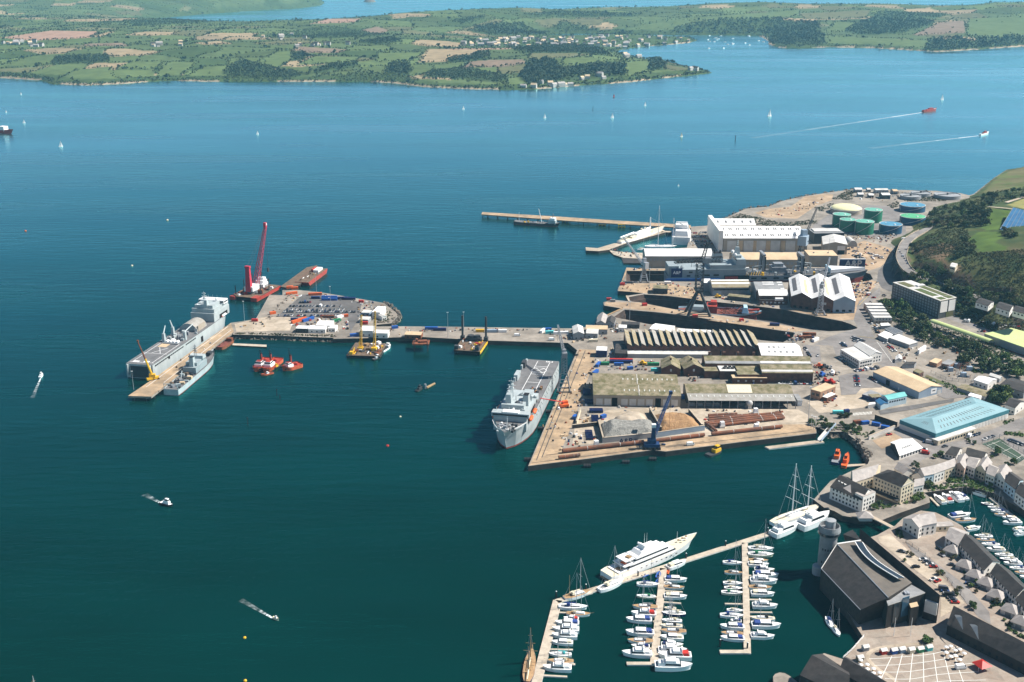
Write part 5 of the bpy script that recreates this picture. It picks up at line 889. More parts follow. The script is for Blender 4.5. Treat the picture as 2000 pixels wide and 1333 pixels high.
# dark red ship in the curved dry dock
a,b_=P(1325,606,0),P(1488,613,0)
o,L=ship("offshore_ship","dark red offshore ship with ice blue plating under repair in the curved dry dock","ship",a,b_);Bm=24;D=1.5;X=lambda t:-L/2+t*L
b=MB();hullshape(b,L,Bm,D,"ice_blue","deck_red","boot_red",bow=.32,stern=.25,transom=.35,sheer=(.9,.9),rake=.06,draft=8,bulwark=2);b.build("hull",o)
b=MB("hull_red");b.box((X(.40),0,D-1),(10,16,7));b.box((X(.42),2,D+6),(6,9,3));b.build("deck_house",o)
for k in range(16):b=MB("deck_red");x_=.48+.3*(k*5%16)/16;b.tube((X(x_),-8+k,D-.5),(X(x_+.09),-5+11*(k*7%16)/16,D+1.5+k%4),.45,.4,5,"deck_red" if k%3 else "rust");b.build("deck_pipe",o)
b=MB("ice_blue");b.box((X(.80),0,D-.5),(7,12,6),0,"ice_blue",tz=(.5,.9));b.build("fore_house",o);b=MB("hull_red");b.box((X(.87),-1,D+1),(17,2.2,1.8),.3);b.build("red_beam",o)
b=MB("navy_grey");b.box((X(.22),0,D),(16,12,4),0,tz=(.8,.7));b.build("stern_house",o)
def fittings(o,n,x0,x1,y0,y1,z,seed,mats=("navy_pale","navy_grey","steel_grey","steel_dark","white"),name="deck_fitting"):
 r=random.Random(seed)
 for k in range(n):
  b=MB(r.choice(mats));x,y=r.uniform(x0,x1),r.uniform(y0,y1);h=r.uniform(.8,3)
  if k%3==0:b.tube((x,y,z),(x,y,z+h*2),.25,.15,5)
  elif k%3==1:b.box((x,y,z),(r.uniform(1,3.5),r.uniform(1,3),h))
  else:b.box((x,y,z),(r.uniform(.6,1.4),r.uniform(2,5),h*.5));b.ball((x,y,z+h*.5+.5),.55,None,6)
  b.build(name,o)
for o in[q for q in bpy.data.objects if q.name in("aviation_ship","landing_ship","naval_tanker")]:
 L={"aviation_ship":165,"landing_ship":169,"naval_tanker":228}[o.name];X=lambda t:-L/2+t*L
 if o.name[0]=='a':fittings(o,26,X(.56),X(.84),-11,11,20.2,1);fittings(o,16,X(.88),X(.97),-7,7,15.8,2);fittings(o,10,X(.6),X(.78),-8,6,23.5,3);[MB("opening").box((X(.6+.05*k),12.05,16.4),(4.5,.3,1.6)).build("side_opening",o)for k in range(5)]
 elif o.name[0]=='l':fittings(o,18,X(.74),X(.91),-9,9,24.6,4);fittings(o,14,X(.36),X(.52),-10,10,12.5,5);fittings(o,8,X(.93),X(.98),-5,5,13.4,6)
 else:fittings(o,26,X(.03),X(.37),-12,12,13.9,7);fittings(o,34,X(.4),X(.82),-12,12,6.6,8)
 # jetties, barges, cranes, tugs
def jetty(name,label,pts,z,deck,side,piles=0,th=1.6,cat="jetty",pile_r=.5):
 c=sum((Vector(p).xy for p in pts),Vector((0,0)))/len(pts);t=Th(name,label,cat,(c.x,c.y,0));b=MB(deck);b.prism([(p[0],p[1])for p in pts],z-th,z,side,deck,True);t.part("deck",b)
 if piles:
  n=len(pts)
  for i in range(n):
   p,q=Vector(pts[i]).xy,Vector(pts[(i+1)%n]).xy;k=int((q-p).length/piles)
   for j in range(k):s=p.lerp(q,(j+.5)/k);s=s.lerp(c,.01);b=MB("quay_side");b.tube((s.x,s.y,-3),(s.x,s.y,z-th),pile_r,pile_r,6);t.part("pile",b)
 return t
t=jetty("navy_jetty","long piled concrete jetty between the two grey naval ships",[F1(900,800),F1(880,740),F1(360,1115),F1(175,1240),F1(335,1245),F1(790,885)],QZ-.05,"wharf_tan","concrete",9)
for a,b_ in(((860,765),(300,1180)),((880,790),(420,1150))):
 b=MB("roof_pale");p,q=F1(*a),F1(*b_);b.tube((p.x,p.y,QZ),(q.x,q.y,QZ),.25,.25,4);t.part("rail_strip",b)
jetty("tanker_jetty","long narrow pier reaching out to sea beyond the yacht basin",[P(1349,446,5),P(1349,440,5),P(1180,429.5,5),P(1100,424,5),P(942,414.5,5),P(940,419,5),P(1100,431,5),P(1180,436,5)],5,"wharf_tan","concrete",14,cat="pier")
for i,(x_,y_)in enumerate(((1104,434),(1176,441),(1214,445))):
 p=P(x_,y_,0);t=Th("fender_dolphin","yellow fender platform against the long narrow pier, %s"%["farthest out","middle one","nearest the basin"][i],"dolphin",p,"yellow fender dolphins");b=MB("yellow");[b.box((p.x-4+4*k,p.y,0),(.8,4,4.5))for k in range(3)];b.box((p.x,p.y,4),(10,4.4,.8));b.box((p.x,p.y-2.2,1),(10,.4,1));t.part("frame",b);b=MB("steel_dark");b.box((p.x,p.y+1.5,-2),(9,1,3));t.part("fender",b)
jetty("basin_breakwater","cranked concrete breakwater arm sheltering the white yachts",F3.L([(208,492),(320,500),(420,470),(560,430),(930,330),(950,340),(1180,350),(1180,362),(955,352),(600,450),(425,515),(330,528),(212,522)],3),3,"concrete_pale","quay_side",0,5,"breakwater")
jetty("basin_pontoon","jumbled pontoon stage below the breakwater arm",F3.L([(420,515),(470,560),(560,590),(760,600),(760,545),(600,540),(480,530)],1.4),1.4,"pontoon_deck","quay_side",0,1.6,"pontoon")
jetty("basin_pontoon","dark slatted landing stage left of the boat shed",F3.L([(540,580),(560,640),(758,640),(758,605)],1.2),1.2,"roof_slate","quay_side",0,1.4,"pontoon")
jetty("barge_pier","short decked pier leading out to the long red barge",F1.L([(1220,490),(1400,360),(1470,345),(1490,370),(1345,480),(1260,500)],QZ),QZ,"deck_brown","quay_side",8,cat="pier")
jetty("tug_stage","thin floating stage projecting from the navy jetty",F1.L([(895,880),(1125,890),(1125,905),(890,893)],1),1,"pontoon_deck","timber_dark",0,1.2,"pontoon")
jetty("dock_gate","timber topped gate closing the near dry dock",G1.L([(258,800),(270,808),(452,728),(440,718)]),QZ+.3,"timber","quay_side",0,8,"gate")
jetty("dock_gate","pale gate closing the curved dry dock",G1.L([(482,580),(515,645),(532,640),(500,575)]),QZ+.3,"concrete_pale","quay_side",0,8,"gate")
t=jetty("dock_gate","rust topped gate curving round the mouth of the tanker dock",G1.L([(428,432),(470,320),(492,262),(500,270),(485,330),(445,435)]),QZ+.3,"wharf_tan","quay_side",0,8,"gate")
def barge(name,label,a,b_,Bm,D,hullm,deckm,group=None,cat="barge"):
 o,L=ship(name,label,cat,a,b_,group);b=MB(hullm);x0=L/2
 pr=[(-x0,D),(-x0+D*.9,0),(-x0+D*1.4,-1),(x0-D*1.4,-1),(x0-D*.9,0),(x0,D)]
 b.loft([[(x,y,z)for x,z in pr]for y in(-Bm/2,Bm/2)],hullm);b.build("hull",o);b=MB(deckm);b.box((0,0,D),(L-.6,Bm-.6,.12),0,deckm);b.build("deck",o);return o,L
def clutter(o,n,x0,x1,y0,y1,z,cols,seed,smin=.8,smax=2.5,hmax=2,name="deck_gear"):
 r=random.Random(seed)
 for k in range(n):
  b=MB(cols[k%len(cols)]);sx,sy,sz=r.uniform(smin,smax),r.uniform(smin,smax),r.uniform(.5,hmax);x,y=r.uniform(x0,x1),r.uniform(y0,y1)
  if k%4==3:b.tube((x-sx,y,z+.4),(x+sx,y+r.uniform(-1,1),z+.5+r.random()),.35,.35,6)
  elif k%4==2:b.box((x,y,z),(sx,sy,sz),r.random()*3,tz=(.6,.6))
  else:b.box((x,y,z),(sx,sy,sz),r.random()*3)
  b.build(name,o)
a,b_=F1(970,590,0),F1(1135,500,0);o,L=barge("crane_barge","dark and red floating crane barge with one tall crimson lattice boom",a,b_,30,4,"hull_black","deck_brown",cat="crane barge")
b=MB("hull_red");b.box((0,-15.2,.5),(L*.98,1,3.2));b.box((0,15.2,.5),(L*.98,1,3.2));b.box((-L*.42,-12,.4),(L*.2,7,3.8),0,"hull_red");b.box((-L*.42,13,.4),(L*.2,6,3.8),0,"hull_red");b.build("side_band",o)
clutter(o,30,-L*.45,L*.45,-12,12,4.1,["steel_dark","rust","hull_red","steel_grey","white","deck_brown"],3,1.5,5,4)
b=MB("white");b.box((L*.32,3,4),(12,12,4));b.box((L*.34,3,8),(9,9,3));b.box((L*.36,3,11),(6,7,2.5));b.build("deck_house",o)
b=MB("steel_dark");[b.box((L*.28+3.8*k,-3.1,5),(2.2,.2,1.2),0,"window_dark")for k in range(4)];mast(b,L*.36,3,13,9,"steel_dark",w=.6);[b.tube((-L*.4+9*k,12*(-1)**k,4),(-L*.4+9*k,12*(-1)**k,14+k),.5,.5,6,"steel_dark")for k in range(5)];b.build("rigging_posts",o)
b=MB("steel_grey");b.lathe((-L*.12,0,4),[(6,0),(6,3),(5,3.2)],20,"steel_grey");b.box((-L*.12-2,0,7.2),(14,10,5),0,"white");b.build("crane_base",o)
b=MB("crane_red");b.loft([[(-L*.12-10,-3,7),(-L*.12-5,-3,7),(-L*.12-5,3,7),(-L*.12-10,3,7)],[(-L*.12-8.6,-2.2,32),(-L*.12-6,-2.2,32),(-L*.12-6,2.2,32),(-L*.12-8.6,2.2,32)]],"crane_red");b.box((-L*.12-7.3,0,32),(3.4,5.4,2));b.build("a_frame",o)
tip=Vector((L*.38,-5,68));b=MB("crane_red");b.truss((-L*.12+6,0,9),tip,5.0,2.2,.3,13,"crane_red",(0,1,0));b.box((tip.x,tip.y,tip.z),(3,2.6,5),0,"crane_red");b.build("boom",o)
b=MB("white");b.box((tip.x+.6,tip.y,tip.z+2),(3.4,2.8,2.4),.3,"white");b.build("boom_head",o)
b=MB("steel_dark");[b.tube((-L*.12-7,s*2,31),(tip.x,tip.y,tip.z+3),.12,.12,3)for s in(-1,1)];b.tube((tip.x,tip.y,tip.z),(tip.x,tip.y,24),.15,.15,3);b.box((tip.x,tip.y,20),(1.6,1.6,4));b.build("hoist_wire",o)
a,b_=F1(1365,490,0),F1(1498,392,0);o,L=barge("deck_barge","rust red barge moored along the short decked pier, loaded with white tanks",a,b_,16,4.5,"hull_red","deck_brown")
b=MB("white");b.box((L*.3,-1,4.6),(14,6,2.6));b.build("white_cover",o);b=MB("red");b.tube((L*.22,4,6),(L*.4,4,6),1.6,1.6,8);b.build("red_tank",o);clutter(o,12,-L*.4,L*.45,-6,6,4.6,["timber","deck_brown","steel_grey","white"],5)
a,b_=F1(800,925,0),F1(890,862,0);o,L=ship("hopper_barge","small empty rust brown hopper barge tucked beside the navy jetty","barge",a,b_);b=MB();hullshape(b,L,9,2.6,"rust","deck_red",bow=.25,stern=.15,transom=.6,bulwark=1.4);b.build("hull",o);b=MB("rust");b.box((L*.33,0,1.2),(3.5,5,3));b.build("wheel_house",o)
FW=Fr(660,630,10)
a,b_=F2(215,455,0),F2(300,345,0);o,L=barge("work_barge","work barge crowded with gear under two upright yellow cranes",F2(90,425,0).lerp(F2(340,455,0),.5),F2(190,345,0).lerp(F2(360,350,0),.5),30,2.6,"hull_black","deck_brown")
clutter(o,34,-L*.46,L*.46,-13,13,2.7,["steel_dark","timber","deck_brown","yellow","white","rust","steel_grey"],8,1,4,2.4)
for y_,h_ in((5.5,29),(-7,33)):
 b=MB("yellow");b.box((-L*.08,y_,2.6),(6.5,5,3.2),0,"yellow",tz=(.8,.9));b.build("crane_cab",o);b=MB("steel_dark");b.box((-L*.08,y_+2.2,2.6),(7,1,1.4));b.box((-L*.08,y_-2.2,2.6),(7,1,1.4));b.build("crane_tracks",o)
 b=MB("yellow");b.truss((-L*.08+1.5,y_,5),(-L*.08+5,y_-1,5+h_),1.9,1.1,.22,14,"yellow",(0,1,0));b.build("crane_boom",o);b=MB("yellow");b.tube((-L*.08-3,y_,5.6),(-L*.08-5,y_,12),.3,.3,4);b.build("crane_mast",o)
b=MB("yellow");b.tube((-L*.4,11,2.6),(-L*.3,9,8),.7,.5,5);b.box((-L*.4,11,2.6),(3.5,3,2.6));b.build("excavator",o)
a,b_=F2(330,395,0),F2(408,345,0)
def workboat(name,label,a,b_,hullm,cabm,deckm="deck_grey",B=None,cat="workboat",group=None,D=None,cab=(.62,.22),top=None,mastm="steel_dark"):
 o,L=ship(name,label,cat,a,b_,group);Bq=B or L*.3;Dq=D or max(1.2,L*.085);X=lambda t:-L/2+t*L;b=MB();hullshape(b,L,Bq,Dq,hullm,deckm,None,bow=.4,stern=.12,transom=.8,sheer=(.6,.1),draft=1,bulwark=Dq*.25);b.build("hull",o)
 w=L*cab[1];ch=min(w*.42,2.6);b=MB(cabm);b.box((X(cab[0]),0,Dq*.75),(w,Bq*.62,ch));b.box((X(cab[0])+w*.1,0,Dq*.75+ch),(w*.6,Bq*.5,ch*.85),0,cabm,top or cabm,tz=(.85,.9));b.build("cabin",o)
 b=MB("window_dark");b.box((X(cab[0])+w*.1,0,Dq*.75+ch*1.2),(w*.615,Bq*.515,ch*.4));b.build("cabin_window",o);b=MB(mastm);b.tube((X(cab[0]),0,Dq),(X(cab[0]),0,Dq+ch*3.4),min(L,14)*.008+.03,.03,5);b.build("mast",o);return o,L,Bq,Dq
workboat("workboat","white hulled workboat moored on the right of the twin crane barge",F2(330,400,0),F2(408,352,0),"hull_white","white","steel_dark",cab=(.78,.2))
workboat("workboat","small white tug nosing the near corner of the twin crane barge",F2(285,452,0),F2(345,428,0),"hull_black","white",cab=(.5,.35))
a,b_=F2(960,425,0).lerp(F2(890,420,0),.5),F2(1000,330,0);o,L=barge("jack_up_barge","black and yellow jack up barge with two tall dark legs",F2(950,415,0),F2(1010,330,0),24,4,"hull_black","deck_brown")
b=MB("yellow");b.box((0,-12.2,1.4),(L*.96,.6,2.2));b.build("side_band",o);clutter(o,22,-L*.42,L*.42,-9,9,4.1,["timber","white","yellow","rust","steel_grey","red"],12,1,3.4,2)
for x_,y_,h_ in((.42,11,27),(.42,-11,27),(-.40,-9,9),(-.4,10,7)):
 b=MB("steel_dark");b.tube((L*x_,y_,-4),(L*x_,y_,h_),1.0,1.0,8,"steel_dark");b.build("leg",o);b=MB("steel_dark");b.box((L*x_,y_,4),(4,3.6,3.6));b.build("leg_housing",o)
b=MB("steel_dark");[b.lathe((L*.36+1,-3+6*k,8),[(3,-1),(3,1)],14,"steel_dark")for k in range(2)];b.box((L*.36,0,4),(5,14,3.4));b.build("winch",o)
p=F2(628,375,0);t=Th("piled_platform","little rusty platform standing on four legs off the pier","platform",p);b=MB("rust");b.box((p.x,p.y,6),(15,12,1.2));t.part("deck",b)
for sx in(-6,6):
 for sy in(-5,5):b=MB("steel_dark");b.tube((p.x+sx,p.y+sy,-3),(p.x+sx,p.y+sy,8.5),.5,.5,6);t.part("leg",b)
b=MB("rust");b.box((p.x+2,p.y,7.2),(7,5,1.6),.2);b.box((p.x-4,p.y+2,7.2),(2,3,2.4));t.part("deck_gear",b)
for k,(aa,bb,lab,fl)in enumerate((((1140,1000),(1045,1080),"orange and white harbour tug, left one of the moored trio",1),((1210,1000),(1105,1085),"orange and white harbour tug between two others, bow to the camera",1),((1355,1035),(1232,1070),"orange and white harbour tug with black funnel, right one of the trio",1))):
 o,L,Bq,Dq=workboat("harbour_tug",lab,F1(*aa,0),F1(*bb,0),"hull_orange","white","hull_red",B=10.5,cat="tug",group="harbour tugs moored together",D=3,cab=(.62,.3),top="hull_red")
 b=MB("black");b.tube((-L*.0,0,4),(-L*.0,0,12),1.1,.9,8,"hull_red");b.tube((0,0,11.9),(0,0,13),.95,.95,8,"black");b.build("funnel",o);b=MB("black");b.tube((L*.06,0,7),(L*.06,0,19),.35,.2,5);b.box((L*.06,0,15),(.4,3,.3));b.build("tall_mast",o)
 b=MB("hull_red");b.lathe((-L*.28,0,2.6),[(1.6,0),(1.6,1.4),(.8,1.8)],10);b.build("winch",o);b=MB("black");[b.lathe((L*.40,s*Bq*.3,1.6),[(.9,0),(.9,.8)],8,"black")for s in(-1,1)];b.build("bow_fender",o)
workboat("launch","low orange launch lying in front of the tug trio",F1(1170,1085,0),F1(1085,1105,0),"hull_orange","white","deck_red",cat="launch",cab=(.45,.2));workboat("launch","small yellow topped launch between two harbour tugs",F1(1215,1035,0),F1(1170,1060,0),"hull_black","yellow","deck_brown",cat="launch",cab=(.5,.35))
FP=Fr(1000,400,18)
o,L=ship("grab_dredger","small green and grey dredger moored at the long narrow pier","ship",P(1005,437,0),P(1094,443,0));b=MB();hullshape(b,L,11,3.4,"hull_black","deck_grey","boot_red",bow=.25,stern=.1,sheer=(.5,.2));b.build("hull",o);b=MB("navy_pale");b.box((L*.33,0,3),(10,8,5));b.box((L*.34,0,8),(7,7,3),0,"white");b.build("bridge",o);b=MB("steel_grey");mast(b,L*.34,0,11,6,"steel_grey",.5);b.build("mast",o);b=MB("white");b.tube((L*.1,0,4),(L*.03,0,22),.6,.4,6);b.tube((-L*.4,0,4),(-L*.4,0,16),.3,.2,5);b.build("crane_jib",o);clutter(o,12,-L*.4,L*.2,-4,4,3.4,["steel_grey","yellow","steel_dark","white"],21)
workboat("pilot_boat","yellow cabined black workboat under the south wharf",F5(1555,1170,0),F5(1675,1120,0),"hull_black","yellow","steel_dark",cat="workboat",cab=(.62,.4),B=6)
o,L,Bq,Dq=workboat("lifeboat","orange and navy rescue lifeboat moored in the corner of the bay",F8(312,660,0),F8(345,560,0),"navy","orange","steel_grey",cat="lifeboat",cab=(.55,.42),B=5.5,top="orange");b=MB("steel_dark");b.tube((L*.0,0,3),(L*.0,0,10),.2,.1,5);b.build("aerial",o)
workboat("lifeboat","narrow orange inshore boat at the landing stage beside the lifeboat",F8(388,690,0),F8(428,580,0),"orange","orange","orange",cat="lifeboat",cab=(.4,.3),B=4)
jetty("lifeboat_stage","grey gangway stage running out to the orange boats",F8.L([(420,655),(590,648),(590,662),(420,675)],1.2),1.2,"concrete_pale","steel_grey",0,.8,"pontoon")
jetty("wharf_pontoon","long white edged pontoon under the corner of the south wharf",F6.L([(860,1122),(1350,1062),(1378,1085),(900,1142)],1),1,"concrete_pale","roof_pale",0,1,"pontoon")
t=Th("gangway","sloping green and grey gangway bridge down to the pontoon","gangway",F6(1390,1000));p,q=F6(1335,1070,1.5),F6(1462,925,5.5);b=MB("roof_pale");d_=(q-p).xy.normalized();nn=Vector((-d_.y,d_.x,0));b.face([p-nn*1.4,q-nn*1.4,q+nn*1.4,p+nn*1.4]);t.part("deck",b)
for s,m_ in((-1.4,"wall_bluegrey"),(1.4,"roof_pale")):b=MB(m_);b.tube(p+nn*s+Vector((0,0,1)),q+nn*s+Vector((0,0,1)),.35,.35,4);b.tube(p+nn*s,q+nn*s,.3,.3,4);t.part("side_truss",b)
def wake(a,b_,w0,w1,name="foam_wake",m="foam",label="soft white foam wake trailing behind a moving boat"):
 a,b_=Vector(a),Vector(b_);d=(b_-a).xy;L=d.length;d.normalize();n=Vector((-d.y,d.x));b=MB("foam");k=14
 for i in range(k):
  f0,f1=i/k,(i+1)/k;h0,h1=(w0+(w1-w0)*f0)/2,(w0+(w1-w0)*f1)/2;p,q=a.xy+d*L*f0,a.xy+d*L*f1;m_="foam" if f0<.2 else("foam_mid" if f0<.5 else "foam_thin")
  b.face([(*(p-n*h0*.5),.04),(*(q-n*h1*.5),.04),(*(q+n*h1*.5),.04),(*(p+n*h0*.5),.04)],"foam" if f0<.15 else("foam_mid" if f0<.4 else("foam_thin" if f0<.7 else "foam_faint")))
 return tag(b.build(name),label,None,None,'stuff')
def foam_mat(name,lo,hi,sc):
 m=bpy.data.materials.new(name);m.use_nodes=True;nt=m.node_tree;bs=nt.nodes["Principled BSDF"];bs.inputs["Base Color"].default_value=(.75,.82,.84,1);bs.inputs["Roughness"].default_value=.8
 g=nt.nodes.new("ShaderNodeNewGeometry");n=nt.nodes.new("ShaderNodeTexNoise");n.inputs["Scale"].default_value=sc;n.inputs["Detail"].default_value=5;nt.links.new(g.outputs["Position"],n.inputs["Vector"])
 r=nt.nodes.new("ShaderNodeMapRange");r.inputs[1].default_value=lo;r.inputs[2].default_value=hi;nt.links.new(n.outputs[0],r.inputs[0]);nt.links.new(r.outputs[0],bs.inputs["Alpha"]);MATS[name]=m
foam_mat("foam",.22,.62,.7);foam_mat("foam_mid",.30,1.0,.4);foam_mat("foam_thin",.32,1.5,.3);foam_mat("foam_faint",.34,3.0,.3)
workboat("motor_launch","white launch heading right across open water with a short wake",P(314,983,0),P(338,990,0),"hull_black","white","white",cat="launch",cab=(.5,.45));wake(P(318,985),P(282,966),2.5,9)
workboat("motor_launch","cream motor launch heading down right with a curling wake",P(534,1208,0),P(545,1213,0),"cream","white","cream",cat="launch",cab=(.45,.4));wake(P(535,1209),P(470,1172),2,7)
workboat("motor_launch","tiny white launch at far left heading away with a faint wake",P(78,739,0),P(83,732,0),"hull_white","white","white",cat="launch",cab=(.5,.4));wake(P(80,738),P(63,778),1.6,7)
o,L,Bq,Dq=workboat("passenger_ferry","red passenger ferry trailing a long wake across the far water",P(1802,220,0),P(1829,216.5,0),"hull_red","red","white",cat="ferry",cab=(.5,.5),B=7);wake(P(1806,219.5),P(1470,270),7,26)
workboat("fast_launch","white fast launch with red stripe trailing a bright wake at far right",P(1914,265.5,0),P(1931,261.5,0),"hull_white","hull_red","white",cat="launch",cab=(.5,.4),B=5);wake(P(1917,265),P(1700,290),5,28)
o,L,Bq,Dq=workboat("coaster","red and white coaster cut by the left edge of the picture",P(-60,256,0),P(27,262,0),"hull_red","white","hull_red",cat="ship",cab=(.72,.22),B=16,D=6)
b=MB("white");b.box((L*.28,0,5),(14,12,9));b.build("aft_house",o)
workboat("workboat","dark mooring boat beside a long floating boom in mid harbour",P(813,766,0),P(826,758,0),"hull_black","steel_dark","steel_dark",cab=(.5,.4))
p,q=P(833,758,.6),P(849,749.5,.6);t=Th("floating_boom","long floating log boom beside the dark mooring boat","boom",p);b=MB("timber");b.tube(p,q,1.2,.9,8);t.part("log",b);b=MB("steel_grey");b.tube((p.x-1,p.y,-1),(p.x-1,p.y,4),1,1,8);t.part("end_post",b)
for k,(x_,y_,m_,lab,s_)in enumerate(((757,872,"red","red mooring buoy off the naval ship's shadow",1.2),(484,830,"black","thin dark beacon post in the middle harbour",2.2),(541,773,"black","pair of dark posts off the tug trio",2),(478,1247,"yellow","yellow buoy near the lower left",.9),(479,1331,"yellow","yellow buoy at the bottom edge of the picture",.9),(1436,275,"black","dark navigation buoy under the ferry wake",3.5),(327,431,"cream","pale buoy in open water left of the red crane",1.5),(258,520,"cream","pale buoy farthest left of the crane barge",1.3),(50,452,"orange","orange buoy at far left of the open water",1.3),(782,815,"cream","pale buoy above the red mooring buoy",.9),(1158,216,"black","dark far buoy left of the sailing pair",3))):
 s_*=.75;p=P(x_,y_,0);t=Th("mooring_buoy",lab,"buoy",p);b=MB(m_)
 if m_=="black":b.tube(p,p+Vector((0,0,3.2*s_)),.28*s_,.15*s_,6);b.ball((p.x,p.y,3.4*s_),.4*s_,m_,6)
 else:b.lathe(p,[(.5*s_,-.3),(1.3*s_,.2),(1.1*s_,1.1*s_),(.3*s_,1.5*s_)],10,m_)
 t.part("float",b)
 if k==2:b=MB(m_);b.tube(p+Vector((4,-8,-1)),p+Vector((4,-8,4)),.4,.3,6);t.part("second_post",b)
 # dock cranes
def portal(b,c,w,d,h,m):
 for sx in(-1,1):
  for sy in(-1,1):b.tube((c[0]+sx*w/2,c[1]+sy*d/2,c[2]),(c[0]+sx*w*.28,c[1]+sy*d*.28,c[2]+h),.6,.5,5,m)
 for z,k in((.0,1),(.55,.76)):
  for sy in(-1,1):b.tube((c[0]-w/2*k,c[1]+sy*d/2*k,c[2]+h*z+.6),(c[0]+w/2*k,c[1]+sy*d/2*k,c[2]+h*z+.6),.4,.4,4,m)
  for sx in(-1,1):b.tube((c[0]+sx*w/2*k,c[1]-d/2*k,c[2]+h*z+.6),(c[0]+sx*w/2*k,c[1]+d/2*k,c[2]+h*z+.6),.4,.4,4,m)
 return b
def dock_crane(name,label,base,h,jib,m,w=9,tower=0,wj=2.0,cabm=None,cab=(5,4,4)):
 """base on the ground, portal h high, lattice tower above, jib vector from the cab"""
 c=Vector(base);t=Th(name,label,"crane",c,"dockside cranes");t.part("portal_frame",portal(MB(m),c,w,w,h,m))
 for sx in(-1,1):
  for sy in(-1,1):b=MB("steel_dark");b.box((c.x+sx*w/2,c.y+sy*w/2,c.z),(2.6,1.2,1));t.part("bogie",b)
 z=c.z+h
 if tower:b=MB(m);b.truss((c.x,c.y,z),(c.x,c.y,z+tower),w*.5,w*.42,.3,7,m,(0,1,0));t.part("tower",b);z+=tower
 b=MB(cabm or m);b.box((c.x-jib[0]*.03,c.y-jib[1]*.03,z),cab,math.atan2(jib[1],jib[0]));b.box((c.x,c.y,z+cab[2]),(cab[0]*.5,cab[1]*.6,cab[2]*.6),.3,cabm or m);t.part("machinery_house",b)
 b=MB("window_dark");b.box((c.x+jib[0]*.04,c.y+jib[1]*.04,z+cab[2]*.3),(cab[0]*.5,cab[1]*1.02,1.4),math.atan2(jib[1],jib[0]));t.part("cab_window",b)
 b=MB(m);j0=Vector((c.x,c.y,z+cab[2]*.6))+Vector((jib[0],jib[1],0))*.06;j1=Vector((c.x,c.y,z))+Vector(jib);b.truss(j0,j1,wj,wj*.45,.22,14,m);t.part("jib",b)
 b=MB("steel_dark");b.tube((c.x,c.y,z+cab[2]*1.6),j1,.1,.1,3);b.tube(j1,j1-Vector((0,0,min(14,j1.z-8))),.1,.1,3);t.part("wire",b);return t
dock_crane("portal_crane","grey lattice portal crane with raised jib beside the naval ship's stern",F2(1640,665),13,(-4,36,15),"steel_grey",10,16,2.2)
dock_crane("portal_crane","small grey crane with a long inclined jib at the head of the middle pier",G1(690,415),9,(-20,30,26),"silver",8,6,2.0,cab=(7,5,7))
dock_crane("portal_crane","slim pale grey tower crane on the quay below the three gabled shed",G2(1300,790),5,(10,18,26),"silver",9,22,1.8)
dock_crane("portal_crane","dark crane with a blocky cab and long black lattice jib among the store sheds",F4(740,640),16,(26,50,33),"steel_dark",10,0,2.6,"wall_bluegrey",(12,10,11))
c=G1(1310,790);t=Th("tower_crane","biggest black dock crane standing on four thick splayed legs between the docks","crane",c,"dockside cranes")
for sx in(-1,1):
 for sy in(-1,1):b=MB("steel_dark");b.tube((c.x+sx*11,c.y+sy*8,c.z),(c.x+sx*1.6,c.y+sy*1.6,c.z+23),1.5,1.1,6);t.part("leg",b)
b=MB("steel_dark");[b.tube((c.x-10,c.y+s*7.5,c.z+2),(c.x+10,c.y+s*7.5,c.z+2),.5,.5,4)for s in(-1,1)];b.box((c.x,c.y,c.z+22),(5,5,3));t.part("cross_beam",b)
b=MB("steel_dark");b.truss((c.x,c.y,c.z+24),(c.x,c.y,c.z+52),7,6.5,.4,8,"steel_dark",(0,1,0));t.part("tower",b)
b=MB("steel_dark");b.truss((c.x+22,c.y+5,c.z+55),(c.x-26,c.y-6,c.z+55),4,3,.35,14,"steel_dark");t.part("jib",b);b=MB("steel_grey");b.box((c.x+6,c.y+1,c.z+52),(9,5,5));t.part("machinery_house",b);b=MB("steel_dark");b.truss((c.x+2,c.y,c.z+56),(c.x+6,c.y,c.z+72),3,2,.3,4,"steel_dark",(0,1,0));t.part("peak_frame",b)
b=MB("red");b.box((c.x-4,c.y-9,c.z),(5,3,2.4));t.part("red_cabinet",b)
c=F5(1085,1095);t=Th("harbour_crane","navy blue mobile harbour crane with a long inclined jib on the south wharf","crane",c);b=MB("crane_blue");b.box((c.x,c.y,c.z+1),(11,6,2.6));t.part("chassis",b)
for k in range(4):b=MB("black");b.box((c.x-5+3.4*k,c.y,c.z),(2,9,1.4));t.part("wheel",b)
b=MB("crane_blue");b.box((c.x,c.y,c.z+3.6),(6,4.4,3.2));b.box((c.x+1,c.y,c.z+6.8),(3.2,3.2,11),0,tz=(.6,.6));t.part("tower",b);b=MB("crane_blue");j1=F5(1270,630,45);
for sx in(-1,1):b.box((c.x+9*sx,c.y+4,c.z+.4),(3,1.4,.8));b.tube((c.x+3*sx,c.y,c.z+2),(c.x+9*sx,c.y+4*sx,c.z+1.6),.5,.4,5,"steel_dark")
t.part("outrigger",b);b=MB("crane_blue");j1=Vector((c.x+16,c.y+27,35));b.truss((c.x+2,c.y,c.z+11),j1,2.2,1.2,.26,13,"crane_blue");b.box(j1,(2.5,2.5,2));t.part("jib",b);b=MB("white");b.box((c.x+1,c.y-.5,c.z+16),(3,3,2.4));t.part("cab",b);b=MB("steel_dark");[b.tube((c.x+1+.6*k,c.y,c.z+19),j1,.08,.08,3)for k in(-1,1)];b.tube(j1,j1-Vector((0,0,30)),.1,.1,3);t.part("wire",b)
